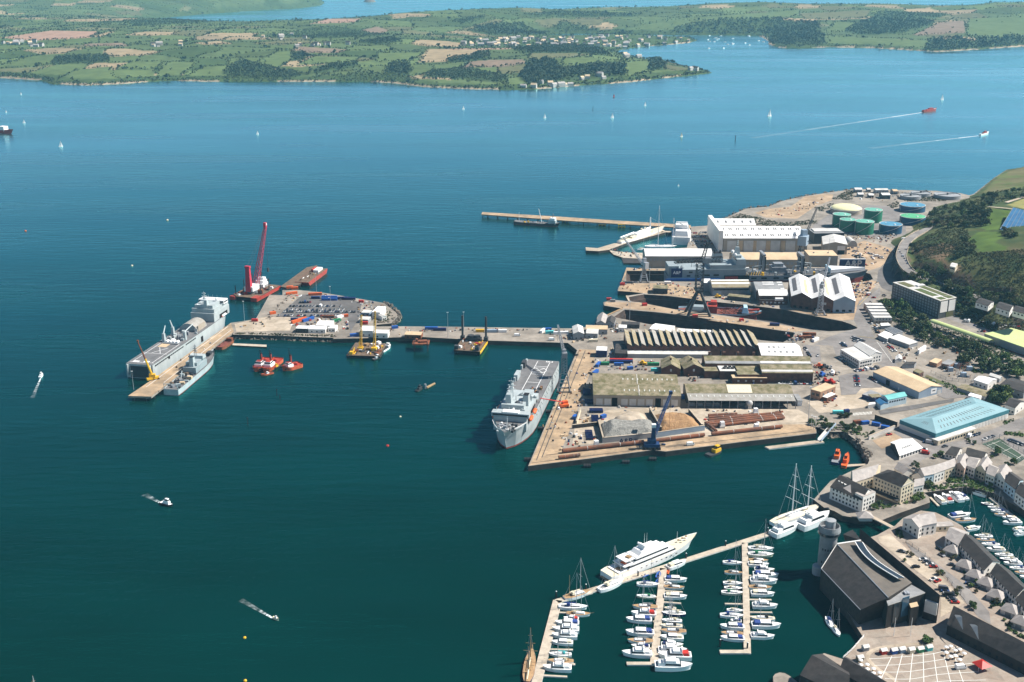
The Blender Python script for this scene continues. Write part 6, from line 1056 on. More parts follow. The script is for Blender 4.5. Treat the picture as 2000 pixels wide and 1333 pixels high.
c=F1(345,1130);t=Th("mobile_crane","yellow mobile crane with a very long telescopic boom on the navy jetty","crane",c);b=MB("yellow");b.box((c.x,c.y,QZ+.7),(10,3.2,1.8),.6);b.box((c.x,c.y,QZ+2.5),(5,3.2,2.6),.2);t.part("carrier",b)
p0=Vector((c.x,c.y,QZ+4));d_=ray(*F1.px(243,872));j1=Vector((d_.x*(c.y-4)/d_.y,c.y-4,CAMH+d_.z*(c.y-4)/d_.y));b=MB("yellow");m_=p0.lerp(j1,.5);b.tube(p0,m_,1.0,.9,6,"yellow");t.part("boom",b);b=MB("rust");b.tube(m_,j1,.75,.5,6,"rust");b.box(j1,(1.4,1.4,1.6),0,"rust");t.part("boom_extension",b)
for k in range(4):b=MB("black");b.box((c.x-4+2.6*k,c.y-1.7+1.4*k,QZ),(1.2,3.4,1.2),.6);t.part("wheel",b)
c=F5(350,755);t=Th("boom_lift","orange red boom lift reaching from the wharf to the naval ship","lift",c);b=MB("orange");b.box((c.x,c.y,QZ+.8),(7,4,2),.3);b.box((c.x+1,c.y+2,QZ+2.6),(4,3,2),.3);t.part("chassis",b);b=MB("red");b.tube((c.x,c.y,QZ+4),F5(150,680,20),.5,.35,5);t.part("boom",b)
b=MB("black");[b.box((c.x+sx*3,c.y+sy*2,QZ),(1.4,1,1.3))for sx in(-1,1)for sy in(-1,1)];t.part("wheels",b)
for i,(fr,a,c)in enumerate(((F2,1535,815),(F2,1478,935),(F2,1385,1155),(F5,545,1248),(F5,870,1215),(F5,1095,1190))):p=fr(a,c,1);t=Th("fender","black floating fender %s"%("beside the naval ship, upper","beside the naval ship, lower","at the wharf's sharp corner","under the wharf edge, left","under the wharf edge, middle","under the wharf edge below the blue crane")[i],"fender",p,"wharf fenders");b=MB("black");b.tube((p.x-2.6,p.y,1),(p.x+2.6,p.y,1),1.5,1.5,10,"black");t.part("drum",b);b=MB("steel_grey");[b.tube((p.x+k,p.y,1),(p.x+k+.3,p.y,1),1.58,1.58,10,"steel_dark")for k in(-2,0,1.8)];t.part("chain",b)
# marina pontoons and boats
ORD="first second third fourth fifth sixth seventh eighth ninth tenth eleventh twelfth thirteenth fourteenth".split()
def strip(fr,a,b_,w,z=.9):
 p,q=fr(*a,z),fr(*b_,z);d=(q-p).xy.normalized();n=Vector((-d.y,d.x))*w/2;return[p.xy-n,q.xy-n,q.xy+n,p.xy+n]
def pontoon(name,label,fr,segs,fingers=(),piles=()):
 a=fr(*segs[0][0],0);t=Th(name,label,"pontoon",a)
 for k,(p,q,w)in enumerate(segs):b=MB("pontoon_deck");b.prism(strip(fr,p,q,w),.15,.9+.01*k,"roof_pale","pontoon_deck");t.part("walkway",b)
 for p,q in fingers:b=MB("pontoon_deck");b.prism(strip(fr,p,q,1.3),.15,.8,"roof_pale","pontoon_deck");t.part("finger",b)
 for p in piles:c=fr(*p,0);b=MB("black");b.tube((c.x,c.y,-2),(c.x,c.y,4.2),.45,.45,8,"black");b.tube((c.x,c.y,4.2),(c.x,c.y,4.6),.45,.1,8,"white");t.part("pile",b)
 return t
pontoon("main_pontoon","long tan outer pontoon running from the lower left up to the quay",F10,[((312,552),(1820,70),4.2)],[((560,490),(350,545))],[(308,530),(515,480),(878,385),(1213,262),(1488,175),(1782,82)])
pontoon("left_pontoon","left marina pontoon slanting down to the bottom edge",F10,[((318,545),(150,1200),5)],[((255,885),(425,888)),((205,1066),(385,1076)),((240,965),(440,990)),((330,628),(520,636))])
pontoon("middle_pontoon","middle marina pontoon with a crossing foot at its end",F10,[((1056,322),(990,990),4),((800,985),(1010,985),2.6)],[((1060,478),(1190,486)),((1050,555),(1180,565)),((980,518),(1040,522)),((985,690),(1010,692)),((950,878),(1000,880))])
pontoon("right_pontoon","right marina pontoon with an L shaped foot",F10,[((1624,145),(1642,915),3.6),((1450,903),(1660,903),3)],[((1640,538),(1810,540)),((1650,626),(1815,628)),((1650,656),(1805,660)),((1485,567),(1630,570)),((1640,370),(1690,372))],[(1450,868),(1640,890)])
PROTO={}
def yacht_proto(key,hullm,cover,deck):
 o=thing("sailing_yacht","","yacht");L=11;b=MB();hullshape(b,L,3.4,1.15,hullm,deck,None,bow=.55,stern=.3,transom=.62,sheer=(.25,.05),draft=.5,n=12);b.build("hull",o)
 b=MB("white");b.box((.6,0,1.1),(4.6,2.0,.6),0,"white",tz=(.75,.8));b.build("coachroof",o);b=MB("window_dark");b.box((.7,0,1.3),(3.4,1.92,.2));b.build("cabin_window",o)
 b=MB("timber");b.box((-3.3,0,1.16),(2.6,1.6,.04),0,"timber" if deck=="teak" else "roof_grey");b.build("cockpit",o);b=MB(cover);b.box((-1.9,0,1.6),(1.3,1.9,.8),0,tz=(.6,.8));b.build("sprayhood",o)
 b=MB("silver");b.tube((1.1,0,1.2),(1.1,0,15.2),.13,.09,5,"silver");b.tube((1.1,-1.2,8.2),(1.1,1.2,8.2),.06,.06,4,"silver");b.tube((1.1,0,14.9),(5.3,0,1.4),.06,.06,3,"silver");b.tube((1.1,0,15),(-5.3,0,1.3),.03,.03,3,"silver");b.build("mast",o)
 b=MB(cover);b.tube((.9,0,2.6),(-3.4,0,2.5),.26,.18,6);b.build("furled_sail",o);return o
def motor_proto(key,hullm,cover,fly):
 o=thing("motor_cruiser","","motor boat");L=11;b=MB();hullshape(b,L,3.8,1.5,hullm,"white",None,bow=.6,stern=.1,transom=.9,sheer=(.3,0),draft=.5,n=12);b.build("hull",o)
 b=MB("white");b.box((-.4,0,1.5),(5.2,3.0,1.1),0,"white",tz=(.72,.85));b.build("cabin",o);b=MB("window_dark");b.box((-.3,0,1.85),(4.9,2.96,.5),0,tz=(.85,.92));b.build("windscreen",o)
 b=MB("roof_grey");b.box((-4.2,0,1.52),(1.8,2.6,.04));b.build("cockpit",o)
 if fly:b=MB("white");b.box((-.9,0,2.6),(3.0,2.5,.6),0,"white",tz=(1,.9));b.tube((-2.2,-1,2.8),(-2.6,1,3.9),.12,.12,4);b.box((-2.4,0,3.6),(.5,2.2,.2));b.build("flybridge",o)
 b=MB(cover);b.box((-3.4,0,1.55),(2.6,2.7,.9),0,tz=(.8,.85));b.build("canopy",o);return o
def rib_proto(key,tubem,inm):
 o=thing("inflatable_boat","","dinghy");b=MB(tubem)
 for s in(-1,1):b.tube((-3,s*1.1,.5),(1.5,s*1.1,.55),.42,.42,8);b.tube((1.5,s*1.1,.55),(3.6,0,.75),.42,.3,8)
 b.build("tube",o);b=MB(inm);b.box((-.6,0,.2),(4.8,1.6,.25));b.box((-.3,0,.45),(1,.8,.8));b.build("console",o);b=MB("black");b.box((-3.2,0,.5),(.6,.5,.9));b.build("outboard",o);return o
def classic_proto(key,*a):
 o=yacht_proto(key,"hull_white","cream","teak");o.name="classic_yacht";b=MB("timber");b.tube((-3.4,0,1.2),(-3.4,0,9.5),.1,.07,5);b.tube((5.2,0,1.4),(7,0,1.8),.1,.06,4);b.build("mizzen_mast",o);return o
BK={'yb':(yacht_proto,("hull_white","sail_blue","white"),"white yacht with navy blue covers"),'yw':(yacht_proto,("hull_white","cream","white"),"white yacht with cream covers"),'yn':(yacht_proto,("navy","cream","white"),"navy hulled yacht with cream covers"),'yt':(yacht_proto,("hull_white","roof_grey","teak"),"white yacht with tan deck"),'yr':(yacht_proto,("hull_white","red","white"),"white yacht with red covers"),'yq':(yacht_proto,("hull_white","turquoise","white"),"white yacht with turquoise covers"),'mw':(motor_proto,("hull_white","white",1),"white motor cruiser with flybridge"),'mp':(motor_proto,("hull_white","cream",0),"low white motor boat"),'mb':(motor_proto,("hull_white","sail_blue",0),"white motor boat with blue canopy"),'mr':(motor_proto,("hull_white","red",1),"white motor cruiser with red canopy"),'mn':(motor_proto,("navy","white",0),"navy motor boat"),'yg':(yacht_proto,("hull_white","roof_slate","cream"),"white yacht with dark grey covers"),'yk':(yacht_proto,("cream","green","white"),"cream hulled yacht with green covers"),'mk':(motor_proto,("cream","navy",1),"cream hulled motor cruiser with navy canopy"),'r':(rib_proto,("silver","roof_grey"),"grey inflatable dinghy"),'ro':(rib_proto,("orange","orange"),"orange inflatable boat"),'rb':(rib_proto,("blue","sail_blue"),"small dinghy under a blue cover"),'c':(classic_proto,(),"two masted classic yacht with teak deck")}
UNIT={'r':6.6,'c':12.3}
def boat(kind,a,b_,label,group):
 a,b_=Vector(a),Vector(b_);L=(b_-a).xy.length;u=UNIT.get(kind[0],11);c=(a+b_)/2;rz=math.atan2(b_.y-a.y,b_.x-a.x);sc=L/u;sy=max(sc,.8)if kind[0]!='r' else sc
 if kind not in PROTO:
  f,ar,_=BK[kind];o=f(kind,*ar);PROTO[kind]=o;o.location=(c.x,c.y,0);o.rotation_euler=(0,0,rz);o.scale=(sc,sy*.97,sy);o["label"]=label;o["group"]=group;return o
 return dup(PROTO[kind],(c.x,c.y,0),rz,label,group,(sc,sy*.97,sy))
def row(fr,items,where,group,dy=7):
 seen={}
 for i,(kind,x0,x1,y)in enumerate(items):
  kind={"yw":"yg","mp":"mk","yb":"yk"}.get(kind,kind)if i%3==1 else kind;lab=BK[kind][2]+", "+ORD[i]+" "+where
  boat(kind,fr(x0,y,0),fr(x1,y+dy*(1 if x1>x0 else-1),0),lab,group)
row(F10,[('yb',325,530,600),('c',370,560,648),('mr',465,358,685),('mb',468,300,720),('mw',468,280,765),('mw',455,275,808),('mp',425,275,855),('yq',415,255,935),('c',440,235,985),('mw',415,212,1035)],"boat down the left pontoon","boats on the left pontoon")
row(F10,[('yb',870,1030,440),('yb',1000,865,530),('yt',1015,838,605),('mr',1005,828,655),('mb',975,793,698),('mb',990,790,788),('yt',985,803,843),('mp',960,830,880),('mw',975,765,935)],"down the left side of the middle pontoon","boats on the middle pontoon, left side")
row(F10,[('mb',1065,1222,408),('yn',1062,1115,432),('yt',1060,1205,460),('mp',1060,1222,528),('yw',1145,1060,612),('yn',1210,1042,650),('yw',1185,1040,700),('yw',1188,1030,737),('yt',1215,1035,775),('mp',1195,1030,820),('mp',1040,1195,865),('mw',1020,1220,905),('mr',1250,1015,950),('mw',995,1258,1018)],"down the right side of the middle pontoon","boats on the middle pontoon, right side")
row(F10,[('yb',1470,1608,288),('yt',1482,1612,357),('yw',1472,1612,432),('yn',1480,1612,466),('yb',1460,1615,498),('yw',1498,1618,620),('yb',1450,1618,658),('mp',1600,1520,702),('mb',1618,1448,745),('yt',1612,1455,790),('mb',1620,1452,826)],"down the left side of the right pontoon","boats on the right pontoon, left side")
row(F10,[('yw',1648,1826,192),('yb',1645,1826,233),('yt',1650,1788,272),('mp',1645,1792,303),('mp',1690,1832,340),('mb',1680,1860,378),('mw',1660,1852,420),('yt',1650,1815,462),('mp',1665,1832,508),('mw',1675,1853,592),('yw',1832,1662,685),('mb',1670,1876,730),('r',1660,1702,768),('mw',1664,1832,805)],"down the right side of the right pontoon","boats on the right pontoon, right side")
for k,a,b_,lab in(('yw',(605,488),(778,418),"white yacht lying along the main pontoon behind the superyacht's stern"),('c',(352,548),(560,490),"slim tan classic yacht lying along the outer end of main pontoon"),('r',(805,408),(868,396),"grey dinghy alongside the main pontoon below the superyacht"),('rb',(905,385),(955,362),"small navy dinghy tied below the superyacht's middle"),('mp',(1085,330),(1215,285),"white tender moored under the superyacht's bow"),('ro',(1080,365),(1092,340),"orange inflatable boat at the head of the middle pontoon"),('rb',(1014,395),(1028,355),"covered blue dinghy at the head of the middle pontoon"),('rb',(1008,425),(1026,400),"second covered blue dinghy just below the first one")):
 boat(k,F10(*a,0),F10(*b_,0),lab,"craft along the main pontoon")
for i,(k,a,b_,lab)in enumerate((('mp',(1072,312),(1010,265),"leftmost motor boat moored along the curved quay of the inner basin"),('mr',(1112,305),(1058,258),"red trimmed motor cruiser second along the curved basin quay"),('mw',(1172,300),(1095,245),"largest white cruiser on the curved basin quay"),('yb',(1208,288),(1145,245),"white yacht right of the largest cruiser on the curved quay"),('mp',(1312,268),(1215,240),"white cruiser alone at the top right of the basin"),('yn',(1352,318),(1280,308),"navy yacht at the top of the right basin pontoon"),('yw',(1402,338),(1318,330),"white yacht second down the right basin pontoon"),('yb',(1438,360),(1335,350),"blue covered yacht third down the right basin pontoon"),('yt',(1450,380),(1355,372),"tan decked yacht fourth down the right basin pontoon"),('mp',(1480,398),(1402,390),"low motor boat fifth down the right basin pontoon"),('mw',(1512,420),(1405,425),"white cruiser at the bottom of the right basin pontoon"),('mp',(1470,462),(1540,452),"white motor boat at the right edge of the basin"),('mw',(1478,490),(1545,480),"white cruiser below another at the right edge of the basin"),('mb',(1100,392),(1222,378),"motor cruiser moored right of the white lockside house, upper one"),('yt',(1135,412),(1255,405),"yacht moored right of the white lockside house, lower one"),('mp',(1195,462),(1280,450),"low white boat off the gable of the first cottage"))):
 boat(k,F9(*a,0),F9(*b_,0),lab,"boats in the inner basin")
for i,(a,c)in enumerate(((1240,497),(1252,520),(1282,545),(1312,575),(1358,605),(1386,630),(1410,656),(1442,682),(1472,708),(1502,732))):
 k=('yw','yt','yb','mp','yw','yn','mw','yb','yt','yw')[i];boat(k,F9(a+108,c+4,0),F9(a,c,0),BK[k][2]+", "+ORD[i]+" down the berths behind the cottages","boats behind the cottages")
pontoon("basin_walkway","thin walkway down the right side of the inner basin",F9,[((1335,270),(1500,400),2),((1215,228),(1350,240),2)]);pontoon("basin_walkway","short floating walkway under the leftmost basin boat",F9,[((990,268),(1040,318),1.5)])
def yacht_deck(b,L,x0,x1,w,z,h,m="white",win=True,taper=.8):
 c=(x0+x1)/2;b.box((c,0,z),(x1-x0,w,h),0,m,tz=(taper,.92))
 if win:b.box((c-.2,0,z+h*.4),((x1-x0)*(taper+.1),w*.985,h*.32),0,"window_dark",tz=(.97,.97))
o,L=ship("superyacht","large white three deck motor superyacht alongside the outer pontoon","superyacht",F10(655,400,0),F10(1285,140,0));Bm=L*.165
b=MB();hullshape(b,L,Bm,3.8,"hull_white","cream",None,bow=.5,stern=.1,transom=.8,sheer=(.75,0),rake=.09,draft=1.5,bulwark=.3);b.build("hull",o)
b=MB("white");yacht_deck(b,L,-L*.33,L*.2,Bm*.86,3.7,2.8,taper=.88);b.build("main_deck",o);b=MB("white");yacht_deck(b,L,-L*.27,L*.13,Bm*.8,6.5,2.6,taper=.82);b.build("bridge_deck",o);b=MB("white");yacht_deck(b,L,-L*.2,L*.05,Bm*.62,9.1,2.0,win=False,taper=.75);b.build("sun_deck",o)
b=MB("white");b.box((-L*.38,0,3.7),(L*.09,Bm*.8,.4));b.box((-L*.32,0,6.4),(L*.1,Bm*.84,.4));b.box((-L*.3,0,9),(L*.1,Bm*.72,.3));b.build("aft_deck",o);b=MB("teak");[b.box((-L*(.38-.05*k),-1,4.1+2.6*k),(2.5,3,.7),.2,"orange" if k==1 else "timber")for k in range(3)];b.build("deck_furniture",o)
b=MB("white");b.box((-L*.12,0,11),(2.6,5,2.6),0,tz=(.5,.8));[b.ball((-L*.13,s*2.6,13.3),.8,"white",8)for s in(-1,1)];b.tube((-L*.1,0,12),(-L*.1,0,20),.12,.05,4);b.tube((-L*.06,1,11),(-L*.06,1,19),.08,.04,4);b.build("radar_arch",o);b=MB("white");b.tube((L*.27,0,5.5),(L*.27,0,12.5),.16,.08,5);b.build("foremast",o)
b=MB("window_dark");[b.box((-L*.2+L*.055*k,s*Bm*.497,2.4),(1.3,.12,.5))for k in range(8)for s in(-1,1)];b.build("portholes",o);b=MB("silver");b.box((-L*.5-1.2,-2,.5),(2.6,1,.3));b.box((-L*.505,0,.5),(1.8,Bm*.6,.4),0,"teak");b.build("swim_platform",o)
b=MB("timber");[b.box((L*.3+1.6*k,(-1)**k,5.4+.14*k),(1,.9,.7),k,"white" if k%2 else "timber")for k in range(5)];b.build("foredeck_gear",o)
def big_ketch(name,label,a,b_,masts,hullm="hull_white",deck="white",B=None,cat="sailing yacht",sailm="white",bowsprit=0):
 o,L=ship(name,label,cat,a,b_);b=MB();hullshape(b,L,B or L*.2,L*.05,hullm,deck,None,bow=.55,stern=.3,transom=.5,sheer=(.35,.1),draft=1,rake=.08);b.build("hull",o)
 b=MB("white");b.box((-L*.05,0,L*.05),(L*.3,L*.1,L*.022),0,"timber" if deck=="teak" else "white",tz=(.8,.85));b.build("coachroof",o)
 for x_,h_ in masts:
  b=MB("white");m_="timber" if deck=="teak" else "white";b.tube((x_*L,0,1),(x_*L,0,h_),L*.011,L*.006,6,m_);[b.tube((x_*L,-h_*k*.06,h_*(1-k*.22)),(x_*L,h_*k*.06,h_*(1-k*.22)),.12,.12,4,m_)for k in(1,2,3)];b.build("mast",o);b=MB(sailm);b.tube((x_*L,0,L*.1),(x_*L-L*.28,0,L*.095),L*.014,L*.009,6,sailm);b.build("furled_sail",o)
  b=MB("silver");b.tube((x_*L,0,h_*.97),(x_*L+L*(.5-x_)if x_>0 else x_*L+L*.3,0,L*.07),.12,.12,3);[b.tube((x_*L,0,h_*.9),(x_*L,s*L*.09,L*.05),.07,.07,3)for s in(-1,1)];b.tube((x_*L,0,h_*.97),(max(-L*.48,x_*L-L*.3),0,L*.06),.07,.07,3);b.build("rigging",o)
 if bowsprit:b=MB("timber");b.tube((L*.45,0,L*.06),(L*.45+bowsprit,0,L*.085),.25,.15,5);b.build("bowsprit",o)
 return o,L
big_ketch("sailing_superyacht","very large white two masted sailing yacht with the tallest masts, by the apartments",F9(80,432,0),F9(362,330,0),((-.10,38),(.22,33)),deck="cream")
for a,b_,lab in(((85,498),(232,440),"white motor yacht at the top end of the main pontoon, lower of two"),((238,455),(408,385),"white motor yacht moored under the bow of the big two master")):boat('mw',F9(*a,0),F9(*b_,0),lab,"motor yachts by the apartments")
big_ketch("gaff_ketch","dark hulled wooden gaff ketch moored at the lower left of the marina",F10(105,1130,0),F10(140,900,0),((.15,20),(-.22,16)),"navy","teak",6,sailm="cream",bowsprit=4)
big_ketch("gaff_ketch","masts of a sailing boat peeping in at the bottom left corner",P(62,1352,0),P(80,1385,0),((.0,14),),"navy","teak",4,sailm="cream")
boat('yb',F9(398,965,0),F9(432,1035,0),"blue trimmed boat moored under the museum wall","boats under the museum");boat('yw',F9(430,1010,0),F9(470,1075,0),"small white boat tucked behind the one under the museum wall","boats under the museum")
o,L=big_ketch("classic_steam_yacht","long white classic yacht with raked bow inside the breakwater",F3(520,478,0),F3(945,338,0),((.16,24),(-.2,12)),"hull_white","cream",14,cat="yacht");b=MB("cream");b.box((-L*.05,0,4),(L*.45,7,3));b.box((-L*.02,0,7),(L*.3,6,2.4),0,"white");b.build("deck_house",o);b=MB("yellow");[b.tube((-L*.02+8*k,0,8),(-L*.02+8*k-1,0,13),1.4,1.3,8,"cream")for k in range(2)];b.build("funnel",o)
boat('mw',F3(1095,470,0),F3(1098,350,0),"white motor yacht berthed stern on against the dockyard basin quay","yachts in the dockyard basin")
big_ketch("basin_yacht","tall masted white yacht lying behind the boat shed",F3(760,494,0),F3(1060,496,0),((-.1,52),(.36,37)),cat="yacht",B=9);boat('yw',F3(690,520,0),F3(780,515,0),"low white yacht at the left end of the boat shed","yachts in the dockyard basin")
FSAIL=[(1064,231,7,"white"),(1196,231,8,"white"),(1503,228,11,"white"),(1840,196,9,"white"),(1331,268,7,"cream"),(1260,207,6,"white"),(905,214,6,"white"),(503,263,6,"white"),(119,287,9,"white"),(47,241,6,"white"),(1199,190,5,"red"),(1325,364,4,"white"),(41,185,4,"white"),(12,220,4,"white"),(1077,62,9,"white")]
FL_=["left one of two white sails nearest the far headland","right one of two white sails nearest the far headland","biggest white sailing boat in the far channel right of centre","white sailing boat just behind the red ferry","cream sailed boat below the far channel","small dark hulled sail off the headland point","white sail close under the far beach","lone white sail at left centre of the channel","white sailing boat near the left edge, nearest of three","white sailing boat right of the red coaster","red brown sail just off the headland shore","tiny white sail nearest the sewage works point","tiny sail farthest left under the far shore","tiny sail above the red coaster","white sail in the far creek"]
for(x_,y_,s_,m_),lab in zip(FSAIL,FL_):
 p=P(x_,y_,0);o=thing("sailing_boat",lab,"sailing boat",p,.4,"boats under sail on the far water");k=s_*mpp(y_)/11;b=MB();hullshape(b,10*k,3*k,1.2*k,"hull_white" if m_!="red" else "hull_black","white",None,n=8);b.build("hull",o)
 b=MB(m_);b.face([(.5*k,0,1.5*k),(-4*k,.6*k,1.7*k),(.5*k,.15*k,15*k)]);b.face([(.8*k,0,1.5*k),(4.6*k,.5*k,1.5*k),(.8*k,.1*k,13*k)]);b.build("sail",o);b=MB("silver");b.tube((.6*k,0,1),(.6*k,0,15.4*k),.1*k,.1*k,4);b.build("mast",o)
proto=None;r_=random.Random(4)
for i in range(34):
 t_=r_.random();x_,y_=1370+150*r_.random(),68+20*r_.random()**1.3+(8 if i%5==0 else 0);p=P(x_,y_,0)
 if proto is None:b=MB();hullshape(b,9,3,1.6,"hull_white","white",None,n=6);b.box((0,0,1.5),(4,2.2,1.2),0,"white");proto=b.build("moored_boat");o=proto
 else:o=proto.copy();C.objects.link(o)
 o.location=p;o.rotation_euler=(0,0,r_.random());o.scale=(1.3,1.3,1.3);tag(o,"tiny white boat at a mooring off the far village","boat","moored boats off the far village")
 # museum, waterside apartments, cottages
def gpx(name,label,fr,q,h,rise,wall,roof,ridge='fb',hip=(0,0),rows=2,win=(4,3),cat="house",group=None,wz=1.2,wsize=(1.2,1.4),**kw):
 q=[fr(a,c,QZ+h)for a,c in q];cc=sum((p.xy for p in q),Vector((0,0)))/4;t=Th(name,label,cat,(cc.x,cc.y,QZ),group);gable4(t,q[0],q[1],q[2],q[3],QZ,h,rise,wall,roof,hip,ridge=ridge,**kw)
 if win[0]:windows(t,q[0],q[1],QZ+wz,win[0],*wsize,rows=rows,dz=2.8)
 if win[1]:windows(t,q[1],q[2],QZ+wz,win[1],*wsize,rows=rows,dz=2.8)
 t.q=q;return t
t=gpx("waterside_apartments","cream apartment house with dark roof and three white dormers on the quay point",F8,((275,850),(545,965),(650,895),(430,768)),8.5,5,"wall_white","roof_slate",'lr',rows=3,win=(8,4),cat="apartments")  # dark slate carries the shade of the slope turned from the sun
for k in range(3):p=F8(352+26*k,792+14*k,QZ+11.5);b=MB("wall_white");b.box((p.x,p.y-1,QZ+9.5),(1.8,2.4,2.2));t.part("dormer",b)
b=MB("slate_pale");q=[F8(385,860,17),F8(455,905,17),F8(450,830,19)];b.face(q);t.part("gable_roof",b)
t=gpx("waterside_apartments","tall apartment wing with a long pale slate roof facing the sun",F8,((470,815),(660,752),(715,655),(455,715)),10.5,4,"wall_cream","slate_pale",'lr',rows=3,win=(6,0),cat="apartments")
t=gpx("waterside_apartments","tallest cream apartment block with a dark hipped roof and arched windows",F8,((650,752),(893,850),(1003,803),(775,700)),12.5,5,"wall_cream","roof_slate",'lr',(.0,.5),rows=4,win=(8,4),cat="apartments");b=MB("slate_pale");k=[V3(p,QZ+12.62)for p in t.q];mm=(t.q[1]+t.q[2])/2;m0=(t.q[0]+t.q[3])/2;ap=V3(mm.lerp(m0,.25),QZ+17.8);b.face([k[1]+Vector((.3,-.3,0)),k[2]+Vector((.3,0,0)),ap]);t.part("hip_roof",b)  # pale hip face puts sunlight into the slate colour; dark slopes hold shade
b=MB("roof_slate");p0,p1=t.q[0],t.q[1];d_=(p1-p0).xy.normalized();n_=Vector((d_.y,-d_.x))*4;b.prism([p0.xy,p1.xy,p1.xy+n_,p0.xy+n_],QZ+3.4,QZ+3.8);t.part("canopy_roof",b)
gpx("balcony_block","white flat roofed balcony block projecting over the quay garden",F8,((488,905),(560,940),(668,895),(590,862)),10.5,0,"wall_white","slate_pale",rows=3,win=(2,4),cat="apartments")
for nm,q,w_,r_,rd,lab in(("end_house",((1000,850),(1085,830),(1090,785),(1005,795)),"wall_white","slate_pale",'lr',"narrow white end house with balconies right of the tallest block"),("terrace_house",((985,745),(1075,775),(1100,735),(1010,705)),"wall_white","roof_slate",'fb',"white house with a dark gable behind the tallest block"),("terrace_house",((1060,760),(1175,735),(1150,668),(1045,690)),"wall_paleblue","slate_pale",'lr',"pale blue terraced house with bright slate roof"),("terrace_house",((1178,735),(1270,700),(1240,645),(1152,668)),"wall_white","slate_pale",'lr',"white terraced house right of the pale blue one"),("terrace_house",((1272,700),(1365,665),(1330,610),(1242,645)),"wall_cream","slate_pale",'lr',"cream terraced house at the right end of the white terrace"),("crescent_house",((1350,655),(1440,690),(1490,610),(1385,575)),"wall_pink","slate_pale",'fb',"pink walled gabled house at the head of the crescent"),("crescent_house",((1450,660),(1530,690),(1580,605),(1490,590)),"wall_white","slate_pale",'lr',"white house with balconies second round the crescent"),("crescent_house",((1540,680),(1620,715),(1680,640),(1590,600)),"wall_cream","slate_pale",'fb',"cream gabled house third round the crescent"),("crescent_house",((1625,730),(1700,760),(1750,690),(1670,655)),"wall_white","slate_pale",'lr',"white house fourth round the crescent"),("crescent_house",((1700,740),(1790,790),(1850,710),(1740,665)),"wall_white","slate_pale",'fb',"white gabled house fifth round the crescent"),("crescent_house",((1790,800),(1880,870),(1950,790),(1850,720)),"wall_paleblue","roof_slate",'lr',"pale blue house sixth round the crescent"),("crescent_house",((1880,890),(1970,960),(2050,880),(1955,810)),"wall_white","roof_slate",'lr',"white house last round the crescent at the picture edge"),("lockside_house",((908,1125),(1045,1205),(1100,1165),(985,1090)),"wall_white","slate_pale",'fb',"white house on the lock island, left gabled part"),("lockside_house",((1050,1190),(1200,1160),(1140,1068),(1000,1100)),"wall_white","slate_pale",'lr',"white house on the lock island with bright slate roof"),("lockside_annex",((1200,1195),(1345,1185),(1310,1150),(1195,1155)),"wall_cream","slate_pale",'lr',"low cream annex on the right of the lockside house"),("low_cottage",((1270,560),(1370,580),(1420,520),(1380,505)),"wall_white","roof_slate",'lr',"low dark roofed building left of the tennis court"),("low_cottage",((1440,580),(1600,610),(1640,560),(1480,510)),"wall_white","roof_slate",'lr',"long low dark roofed building beside the tennis court"),("rear_house",((830,690),(905,735),(1000,715),(900,655)),"wall_white","slate_pale",'lr',"pale roofed house directly behind the tallest apartment block")):
 gpx(nm,lab,F8,q,3.6 if "low" in nm or "annex" in nm else 7.6,.4 if "annex" in nm else 3,w_,r_,rd,win=(3,2),rows=1 if "low" in nm or "annex" in nm else 2)
p=F8(570,1130);t=Th("quay_pavilion","little pavilion with a pale pyramid roof beside the lock","pavilion",p);b=MB("wall_white");b.box((p.x,p.y,QZ),(8,6,2.6));t.part("wall",b);b=MB("slate_pale");b.box((p.x,p.y,QZ+2.6),(10,8,3),0,tz=(.05,.05));t.part("roof",b)
t=jetty("lock_bridge","pale footbridge crossing the lock to the museum ground",strip(F8,(625,1100),(815,1200),3,4.6),4.6,"concrete_pale","roof_pale",0,.6,"bridge")
z0,z1=13.0,20.5
E0,E1,R0,R1,Q0,Q1=F9(365,680,z0),F9(590,916,z0),F9(455,537,z1),F9(750,846,z1),F9(592,517,z1-1),F9(885,760,z1-1)
t=Th("maritime_museum","big dark oak clad museum with sloping slate roofs and a curved skylight","museum",((E0+Q1)/2).xy.to_3d()+Vector((0,0,QZ)))
b=MB("roof_slate");b.face([E0,E1,R1,R0]);t.part("west_roof",b);b=MB("museum_lead");mat("museum_lead",(.15,.13,.108),.8,(.10,.088,.074),.1,detail=7);b.face([R0,R1,Q1,Q0]);t.part("upper_roof",b)
g=lambda p:V3(p,-1);b=MB("oak_clad");b.face([g(E0),g(E1),E1,E0]);b.face([g(E1),g(Q1),Q1,R1,E1]);b.face([g(Q1),g(Q0),Q0,Q1]);b.face([g(Q0),g(E0),E0,R0,Q0]);t.part("wall",b)
b=MB("silver");b.tube(R0,R1,.35,.35,5,"silver");b.tube(E0,E1,.25,.25,5,"silver");b.tube(E0,R0,.3,.3,5,"roof_pale");b.tube(R0,Q0,.4,.4,5,"white");t.part("roof_edge",b)
pts=smoothpath([F9(578,535,z1+.4),F9(612,590,z1+.4),F9(660,640,z1+.4),F9(730,690,z1+.4),F9(822,745,z1+.4)],5);b=MB("glass");b2=MB("white"),MB("white")
